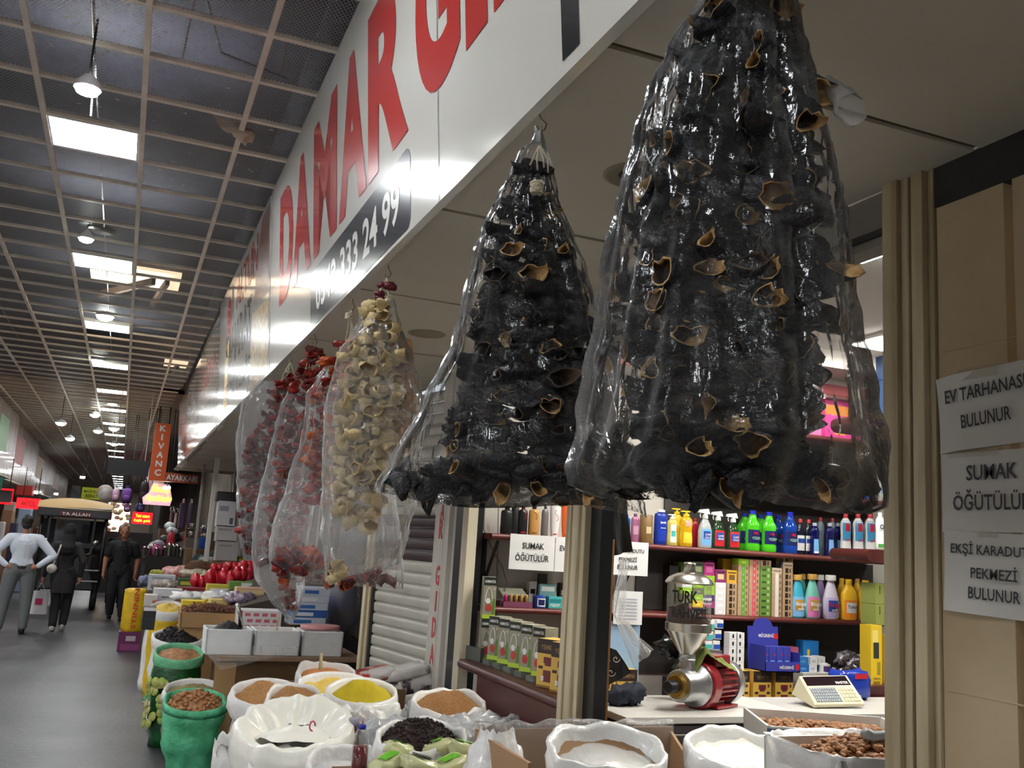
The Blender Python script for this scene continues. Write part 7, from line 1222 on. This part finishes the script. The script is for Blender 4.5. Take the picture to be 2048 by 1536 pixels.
for i, (u0, v0, u1, v1, c, lab) in enumerate(((432, 1003, 474, 1052, (196, 194, 198), 'upper white printed carton stacked behind the dark red peppers'), (431, 1052, 476, 1082, (178, 174, 172), 'middle grey carton of the stack behind the dark red peppers'), (430, 1082, 478, 1122, (166, 162, 160), 'lower grey carton of the stack behind the dark red peppers'))):
    a, b_ = pb(u0, v0, u1, v1, 14.6, .3); carton('stacked_carton', lab, 'carton', ((a.x+b_.x)/2, 14.75, a.z), (b_.x-a.x, .3, b_.z-a.z-.004), mk(c), [(.7, .1, .2, .25, mk((90, 90, 96))), (.1, .6, .5, .2, mk((140, 140, 150)))] if i == 0 else [(.1, .7, .6, .1, mk((140, 136, 134)))], 'cartons stacked behind the peppers')
a, b_ = pb(430, 1122, 478, 1180, 14.6); tag(MB().bx((a.x-.02, 14.5, 0), (b_.x+.02, 15.1, b_.z-.002)).build('crate', CRD), 'brown crate hidden under the stacked cartons', 'crate')
fbox('dark_bag', 'dark bag lying on top of the stacked cartons', 'bag', 432, 985, 476, 1002, 14.65, (50, 46, 48), .25)
for i, (u0, u1, v0, v1, y, c, lab) in enumerate(((418, 428, 945, 1110, 15.2, (210, 206, 200), 'slim white post left of the stacked cartons'), (392, 404, 955, 1100, 17, (150, 146, 140), 'grey post right of the suitcases'), (365, 373, 1050, 1110, 19, (200, 96, 40), 'orange brown post by the racks'))):
    a, b_ = pb(u0, v0, u1, v1, y, .08); tag(MB().bx((a.x, y, 0), (b_.x, y+.08, 2.735 if i < 2 else b_.z)).build('post', mat('post %d' % i, c, .5)), lab, 'post')
# left stalls
g = random.Random(12)
for i, (u0, v0, u1, v1, y, c, lab) in enumerate(((0, 1020, 26, 1050, 22, (150, 110, 80), 'brown pile at the left edge behind the man in white'), (6, 1004, 30, 1022, 23, (170, 160, 150), 'pale bundle above the brown boxes at the left edge'), (33, 1018, 64, 1044, 24, (160, 180, 206), 'tall pale blue cloth bale left of the tricycle'), (18, 1046, 34, 1062, 22, (60, 60, 90), 'dark blue bag at the left edge'), (-10, 1044, 8, 1066, 21, (210, 210, 214), 'white sack at the left edge'), (62, 1054, 76, 1090, 21.5, (110, 60, 50), 'brown crate between the man in white and the tricycle'))): fbox('stall_goods', lab, 'goods', u0, v0, u1, v1, y, c, .4, floor=True)
m = MB().bx((-4.2, 24.9, 0), (-2.2, 27.8, 1.30)); tag(m.build('side_stall', mat('stall cloth')), 'brown stall along the left side beyond the bales', 'stall')
# ------------------------------------------------------------------ tricycle
TK = mat('tricycle black', (26, 27, 31), .4); TKC = mat('black tarpaulin', (40, 41, 46), .35, bump=.5, bs=9); CRM = mat('cream canopy', (214, 180, 128), .6); RUB = mat('tyre', (22, 22, 24), .7); GLS = mat('dark windscreen', (30, 34, 38), .06, spec=.8, coat=1.)
yt = 19.6; xl, xr = P(68, 1100, y=yt).x, P(210, 1100, y=yt).x; xm = (xl+xr)/2; W_ = xr-xl; t = thing('cargo_tricycle', 'black three wheeled motor cab with cream canopy and YA ALLAH plate, driving up the aisle', 'tricycle', (xm, yt+.8, 0))
m = MB(); m.hexa([(xl-.03, yt-.06, 1.70), (xr+.03, yt-.06, 1.70), (xr+.03, yt+1.9, 1.70), (xl-.03, yt+1.9, 1.70), (xl-.03, yt-.05, 1.88), (xr+.03, yt-.05, 1.90), (xr+.03, yt+1.9, 1.90), (xl-.03, yt+1.9, 1.88)]); m.build('canopy_valance', TKC, t, bevel=.02)
m = MB(); m.grid(lambda u, v: V((xl-.04+(W_+.08)*u, yt-.06+1.96*v, 1.86+.20*math.sin(PI*(.2+.6*u))*min(1, v*14))), 20, 14); m.build('canopy_top', CRM, t, smooth=True)
tr_ = MB(); M = frame((xm-.26, yt-.07, 1.72), (1, 0, 0), (0, 0, 1)); rect(tr_, M, 0, 0, .56, .09, z=.004); pq = tr_.build('name_plate', mat('dark red plate', (90, 36, 32), .5), t); text(MB(), 'YA ALLAH', M, .04, .018, .48, .055, .015, z=.008).build('lettering', LW, pq)
for x in (xl+.05, xr-.05):
    MB().tube([(x, yt, .45), (x, yt+.06, 1.70)], .028, 8).build('post', TK, t, smooth=True); MB().tube([(x, yt+1.8, .35), (x, yt+1.8, 1.70)], .025, 8).build('post', TK, t, smooth=True)
for x in (xm-W_*.34, xm+W_*.30): MB().bx((x-.02, yt-.02, .55), (x+.02, yt+.02, 1.70)).build('frame_bar', TK, t)
MB().bx((xm-.30, yt+.05, 1.22), (xm+.28, yt+.06, 1.66)).build('windscreen', GLS, t); MB().bx((xl+.06, yt+.04, 1.15), (xr-.06, yt+.05, 1.24)).build('crossbar', TK, t)
MB().bx((xl+.04, yt+.5, .35), (xr-.04, yt+1.8, 1.66)).build('cabin', mat('cabin interior', (18, 18, 22), .7), t)
MB().hexa([(xl+.1, yt-.05, .38), (xr-.1, yt-.05, .38), (xr-.06, yt+.5, .38), (xl+.06, yt+.5, .38), (xm-.32, yt-.02, 1.0), (xm+.32, yt-.02, 1.0), (xr-.1, yt+.4, 1.05), (xl+.1, yt+.4, 1.05)]).build('front_panel', TK, t, bevel=.03)
MB().tube([(xm-.35, yt-.08, 1.05), (xm-.1, yt-.02, 1.0), (xm+.1, yt-.02, 1.0), (xm+.35, yt-.08, 1.05)], .015, 8).build('handlebar', STEEL, t, smooth=True)
for s in (-1, 1):
    b2 = MB().tube([(xm+s*.33, yt-.07, 1.05), (xm+s*.40, yt-.12, 1.22)], .008, 6).build('mirror_stem', STEEL, t); MB().lathe([(0, 0), (.05, .005), (.055, .02), (.03, .035), (0, .04)], 16, (xm+s*.42, yt-.13, 1.26), R=Matrix.Rotation(PI/2, 3, 'X')).build('mirror', STEEL, b2, smooth=True)
for x, y in ((xl+.10, yt+.35), (xr-.10, yt+.35), (xm, yt+.15)):
    w = MB().lathe([(.15, -.05), (.24, -.055), (.27, -.03), (.27, .03), (.24, .055), (.15, .05)], 28, (x, y, .27), R=Matrix.Rotation(PI/2, 3, 'Y')).build('wheel', RUB, t, smooth=True); MB().lathe([(0, -.05), (.15, -.045), (.15, .045), (0, .05)], 20, (x, y, .27), R=Matrix.Rotation(PI/2, 3, 'Y')).build('hub', STEEL, w, angle=40)
MB().lathe([(0, 0), (.075, 0), (.08, .03), (.05, .06), (0, .07)], 20, (xm, yt-.07, .86), R=Matrix.Rotation(PI/2, 3, 'X')).build('headlamp', mat('lamp glass', (200, 200, 196), .1), t, smooth=True)
for z in (.55, .75): MB().tube([(xr-.35, yt-.06, z), (xr-.06, yt-.02, z)], .016, 6).build('side_rail', GREY, t)
# ------------------------------------------------------------------ people
def cap(m, p, q, r1, r2, n=12):
    p, q = V(p), V(q); m.tube([p, p*.5+q*.5, q], [r1, (r1+r2)/2, r2], n); m.blob(p, (r1, r1, r1), 0, 1, 10); m.blob(q, (r2, r2, r2), 0, 1, 10)
def chain(m, pts, rs): 
    for i in range(len(pts)-1): cap(m, pts[i], pts[i+1], rs[i], rs[i+1])
def remesh(o, v, it=3):
    a = o.modifiers.new('join', 'REMESH'); a.mode = 'VOXEL'; a.voxel_size = v; a.use_smooth_shade = True
    b = o.modifiers.new('soft', 'SMOOTH'); b.iterations = it; b.factor = .5; return o
SKIN = mat('skin', (186, 132, 104), .5, subs=.1); SKIN2 = mat('skin tan', (166, 112, 84), .5, subs=.1)
def hand(m, w, d, side, curl=.5, s=1.):
    """palm, four unequal fingers and a thumb from the wrist w along d; side is the thumb direction"""
    w = V(w); d = V(d).normalized(); side = (V(side)-d*V(side).dot(d)).normalized(); n = d.cross(side)
    cap(m, w, w+d*.05*s, .026*s, .030*s); m.blob(w+d*.055*s, (.034*s, .034*s, .034*s), 0, 1, 8)
    for i, (o, L) in enumerate(((.026, .066), (.009, .076), (-.009, .070), (-.026, .054))):
        a = w+d*.085*s+side*o*s; k = curl*(1+.12*i); b = a+(d*math.cos(k)-n*math.sin(k))*L*.55*s; c = b+(d*math.cos(2*k)-n*math.sin(2*k))*L*.45*s
        chain(m, [w+d*.06*s+side*o*s, a, b, c], [.011*s, .0095*s, .0085*s, .0075*s])
    a = w+d*.03*s+side*.028*s; chain(m, [a, a+(d*.6+side*.7)*.04*s, a+(d*.95+side*.55)*.068*s], [.012*s, .010*s, .008*s])
def person(label, loc, rz, H, pose, cloth, hair, skin=SKIN, shoes=(30, 30, 32), bulk=1., extra=None, tuck=False):
    k = H/1.75; t = thing('person', label, 'person', loc, rz); J = dict(pel=(0, 0, .93), sp=(0, 0, 1.12), ch=(0, 0, 1.32), nk=(0, .005, 1.46), hb=(0, .02, 1.55), hd=(0, .03, 1.63), shL=(-.185, 0, 1.40), shR=(.185, 0, 1.40), elL=(-.26, -.03, 1.12), elR=(.26, -.03, 1.12), wrL=(-.25, .05, .86), wrR=(.25, .05, .86), hiL=(-.10, 0, .90), hiR=(.10, 0, .90), knL=(-.11, .02, .50), knR=(.11, .02, .50), anL=(-.11, -.01, .08), anR=(.11, -.01, .08), hdL=(0, .1, -1), hdR=(0, .1, -1), thL=(.3, 1, 0), thR=(-.3, 1, 0)); J.update(pose)
    g_ = lambda n: V(J[n])*k
    def loc_(m, name, mt, vox, par=t, it=3, **kw): return remesh(m.build(name, mt, par, world=False, smooth=True, **kw), vox, it)
    m = MB(); b = bulk*k
    chain(m, [g_('pel'), g_('sp'), g_('ch'), g_('nk'), g_('hb')], [.092*b, .105*b, .12*b, .052*k, .05*k]); hd = g_('hd')
    m.blob(hd+V((0, .0, .02))*k, (.076*k, .095*k, .112*k), 0, 1, 20); m.blob(hd+V((0, .028, -.055))*k, (.052*k, .062*k, .055*k), 0, 1, 16)
    cap(m, hd+V((0, .092, .012))*k, hd+V((0, .108, -.022))*k, .010*k, .015*k); m.blob(hd+V((0, .088, -.062))*k, (.026*k, .012*k, .010*k), 0, 1, 10); m.blob(hd+V((0, .075, .035))*k, (.06*k, .02*k, .012*k), 0, 1, 10)
    for s in (-1, 1): m.blob(hd+V((s*.078, .0, -.005))*k, (.012*k, .022*k, .034*k), 0, 1, 10)
    for S_, s in (('L', -1), ('R', 1)):
        chain(m, [g_('ch')+V((s*.06, 0, .06))*k, g_('sh'+S_), g_('el'+S_), g_('wr'+S_)], [.07*b, .056*b, .042*b, .029*k]); hand(m, g_('wr'+S_), J['hd'+S_], J['th'+S_], .45, k)
        chain(m, [g_('pel'), g_('hi'+S_), g_('kn'+S_), g_('an'+S_)], [.08*b, .08*b, .056*b, .042*k])
    body = loc_(m, 'body', skin, .008*k, it=2)
    for s in (-1, 1): MB().blob(hd+V((s*.03, .088, .014))*k, (.011*k, .006*k, .007*k), 0, 1, 8).build('eye', mat('dark eye', (24, 18, 16), .2), body, world=False, smooth=True)
    up_, low, sl = cloth; m = MB()
    chain(m, [g_('pel')+V((0, 0, .08 if tuck else -.03))*k, g_('sp'), g_('ch'), g_('ch')+V((0, 0, .06))*k], [.135*b, .128*b, .142*b, .10*b])
    for s in (-1, 1): m.blob(g_('ch')+V((s*.08, 0, -.02))*k, (.10*b, .11*b, .15*b), 0, 1, 14); m.blob(g_('pel')+V((s*.06, 0, .10 if tuck else .02))*k, (.10*b, .115*b, (.10 if tuck else .13)*b), 0, 1, 14)
    for S_, s in (('L', -1), ('R', 1)):
        sh, el, wr = g_('sh'+S_), g_('el'+S_), g_('wr'+S_); chain(m, [g_('ch')+V((s*.06, 0, .08))*k, sh], [.075*b, .070*b])
        if sl == 'short': cap(m, sh, sh*.35+el*.65, .068*b, .066*b)
        else: chain(m, [sh, el, wr*.93+el*.07], [.066*b, .052*b, .042*k])
    if extra == 'coat': m.lathe([(.16*k, .62*k), (.165*k, .8*k), (.15*k, 1.0*k)], 20, (0, 0, 0), 1.1, .9)
    loc_(m, 'shirt' if extra != 'coat' else 'coat', up_, .010*k)
    m = MB()
    for S_, s in (('L', -1), ('R', 1)): chain(m, [g_('pel')+V((s*.045, 0, .04))*k, g_('hi'+S_), g_('kn'+S_), g_('an'+S_)+V((0, 0, .03))*k], [.135*b, .108*b, .078*b, .066*k])
    loc_(m, 'trousers', low, .010*k)
    for S_, s in (('L', -1), ('R', 1)):
        an = g_('an'+S_); m = MB(); m.blob(an+V((0, .06, -.04))*k, (.046*k, .125*k, .042*k), .05, 2, 16, sq=.85); m.blob(an+V((0, -.01, -.01))*k, (.045*k, .06*k, .05*k), 0, 1, 12); loc_(m, 'shoe', mat('footwear %d' % shoes[0], shoes, .4), .008*k)
    m = MB(); hm, kind = hair
    if kind == 'short': m.blob(hd+V((0, -.012, .036))*k, (.084*k, .098*k, .104*k), .06, 6, 20); m.blob(hd+V((0, -.05, -.03))*k, (.070*k, .055*k, .06*k), .05, 6, 14)
    elif kind == 'crop': m.blob(hd+V((0, -.018, .040))*k, (.079*k, .092*k, .100*k), .04, 6, 20)
    else: m.blob(hd+V((0, -.01, .02))*k, (.100*k, .115*k, .130*k), .05, 3, 20); chain(m, [hd+V((0, -.03, -.06))*k, g_('nk')+V((0, -.02, 0))*k, g_('ch')+V((0, -.03, .02))*k], [.095*k, .115*k, .16*k])
    loc_(m, 'hair' if kind != 'scarf' else 'headscarf', hm, .008*k); return t
HB = mat('black hair', (24, 21, 20), .6); HG = mat('grey hair', (110, 106, 104), .7)
p = P(22, 1268, z=0)
t = person('man in a white shirt and grey trousers seen from behind with hands on hips', (p.x, p.y, 0), .15, 1.68, dict(shL=(-.20, 0, 1.40), shR=(.20, 0, 1.40), elL=(-.40, -.06, 1.16), elR=(.42, -.08, 1.16), wrL=(-.20, -.10, 1.0), wrR=(.21, -.12, 1.0), hdL=(1, .25, -.35), hdR=(-1, .25, -.35), thL=(.2, 0, 1), thR=(-.2, 0, 1), hiL=(-.11, 0, .9), hiR=(.11, 0, .9), knL=(-.16, .03, .5), knR=(.13, 0, .5), anL=(-.19, 0, .08), anR=(.13, -.03, .08)), (mat('white shirt', (206, 214, 224), .7, bump=.4, bs=14), mat('grey trousers', (104, 108, 108), .8), 'long'), (HB, 'short'), SKIN2, bulk=1.12, tuck=True)
MB().lathe([(.168, 0), (.17, .02), (.168, .04)], 28, (0, -.0, .92), 1.05, .86, caps=False).build('belt', mat('black leather', (24, 22, 22), .4), t, world=False, smooth=True)
p = P(112, 1262, z=0); SH_ = mat('dark coat', (44, 40, 40), .8)
tw_ = person('woman in black walking away with a white shoulder strap, in front of the tricycle', (p.x, p.y, 0), -.05, 1.58, dict(elL=(-.27, -.02, 1.14), wrL=(-.30, .0, .88), elR=(.27, -.06, 1.14), wrR=(.25, .0, .9), knR=(.10, .10, .52), anR=(.08, .0, .10), knL=(-.07, .0, .5), anL=(-.06, -.10, .08)), (SH_, mat('black trousers', (24, 25, 30), .8), 'long'), (mat('black scarf', (20, 20, 23), .8), 'scarf'), shoes=(196, 190, 180), extra='coat')
MB().tube([(-.08, -.155, 1.28), (-.11, -.165, 1.12), (-.15, -.16, .98)], .012, 6).build('bag_strap', mat('white strap', (214, 208, 196), .6), tw_, world=False, smooth=True)
o = MB().blob((-.17, -.16, .92), (.07, .05, .07), .1, 2, 16).build('shoulder_bag', mat('white strap'), None, world=False, smooth=True); o.location = tw_.location; tag(o, 'small white shoulder bag at the hip of the woman in black', 'bag')
h_ = V((tw_.location.x-.285, tw_.location.y, .58)); t = thing('carrier_bag', 'white and pink carrier bag held by the woman in black', 'bag', h_-V((0, 0, .34))); m = MB(); m.grid(lambda u, v: h_+V(((.10+.03*v)*math.cos(2*PI*u)*(1+.1*noise.noise(V((u*7, v*3, 1)))), .045*math.sin(2*PI*u), -.34*v)), 30, 12, cu=True); m.build('bag', mat('white carrier', (222, 218, 220), .4), t, smooth=True); M = frame(h_+V((-.05, -.055, -.2)), (1, 0, 0), (0, 0, 1)); rect(MB(), M, 0, 0, .1, .09, z=.0).build('print', mat('pink print', (196, 40, 96), .5), t); MB().tube([h_+V((-.06, 0, 0)), h_+V((0, 0, .12)), h_+V((.06, 0, 0))], .006, 6).build('handle', mat('white carrier'), t, smooth=True)
p = P(224, 1241, z=0)
person('man in a black t-shirt and black jeans walking towards the camera beside the yellow sack', (p.x+.03, p.y, 0), PI-.05, 1.60, dict(shL=(-.20, 0, 1.39), shR=(.20, 0, 1.39), elL=(-.28, -.05, 1.13), elR=(.28, -.03, 1.13), wrL=(-.27, .04, .88), wrR=(.29, .06, .88), knL=(-.11, .06, .5), knR=(.11, .0, .5), anR=(.10, -.12, .10)), (mat('black t-shirt', (24, 25, 29), .8), mat('black jeans', (28, 28, 33), .8), 'short'), (mat('cropped hair', (58, 50, 46), .8), 'crop'), SKIN2, bulk=1.2)
p = P(212, 1228, z=0)
person('grey haired person in dark clothes half hidden behind the man in black', (p.x+.1, p.y+1.6, 0), PI, 1.62, dict(), (mat('dark jacket', (40, 40, 46), .8), mat('black jeans'), 'long'), (HG, 'short'))
p = P(398, 1105, y=15.3)
person('woman in a dark green headscarf bending over the back of the stall', (p.x-.12, 15.9, .0), -PI/2-.25, 1.60, dict(sp=(0, .08, 1.06), ch=(0, .24, 1.20), nk=(0, .36, 1.26), hb=(0, .42, 1.28), hd=(0, .47, 1.30), shL=(-.18, .30, 1.22), shR=(.18, .30, 1.22), elL=(-.22, .42, 1.0), elR=(.22, .42, 1.0), wrL=(-.14, .60, .98), wrR=(.14, .60, .98), hdL=(0, 1, -.2), hdR=(0, 1, -.2), thL=(1, 0, .2), thR=(-1, 0, .2)), (mat('grey green coat', (96, 104, 96), .8), mat('grey green coat'), 'long'), (mat('dark green scarf', (30, 48, 46), .8, c2=(20, 32, 34), vs=20), 'scarf'))
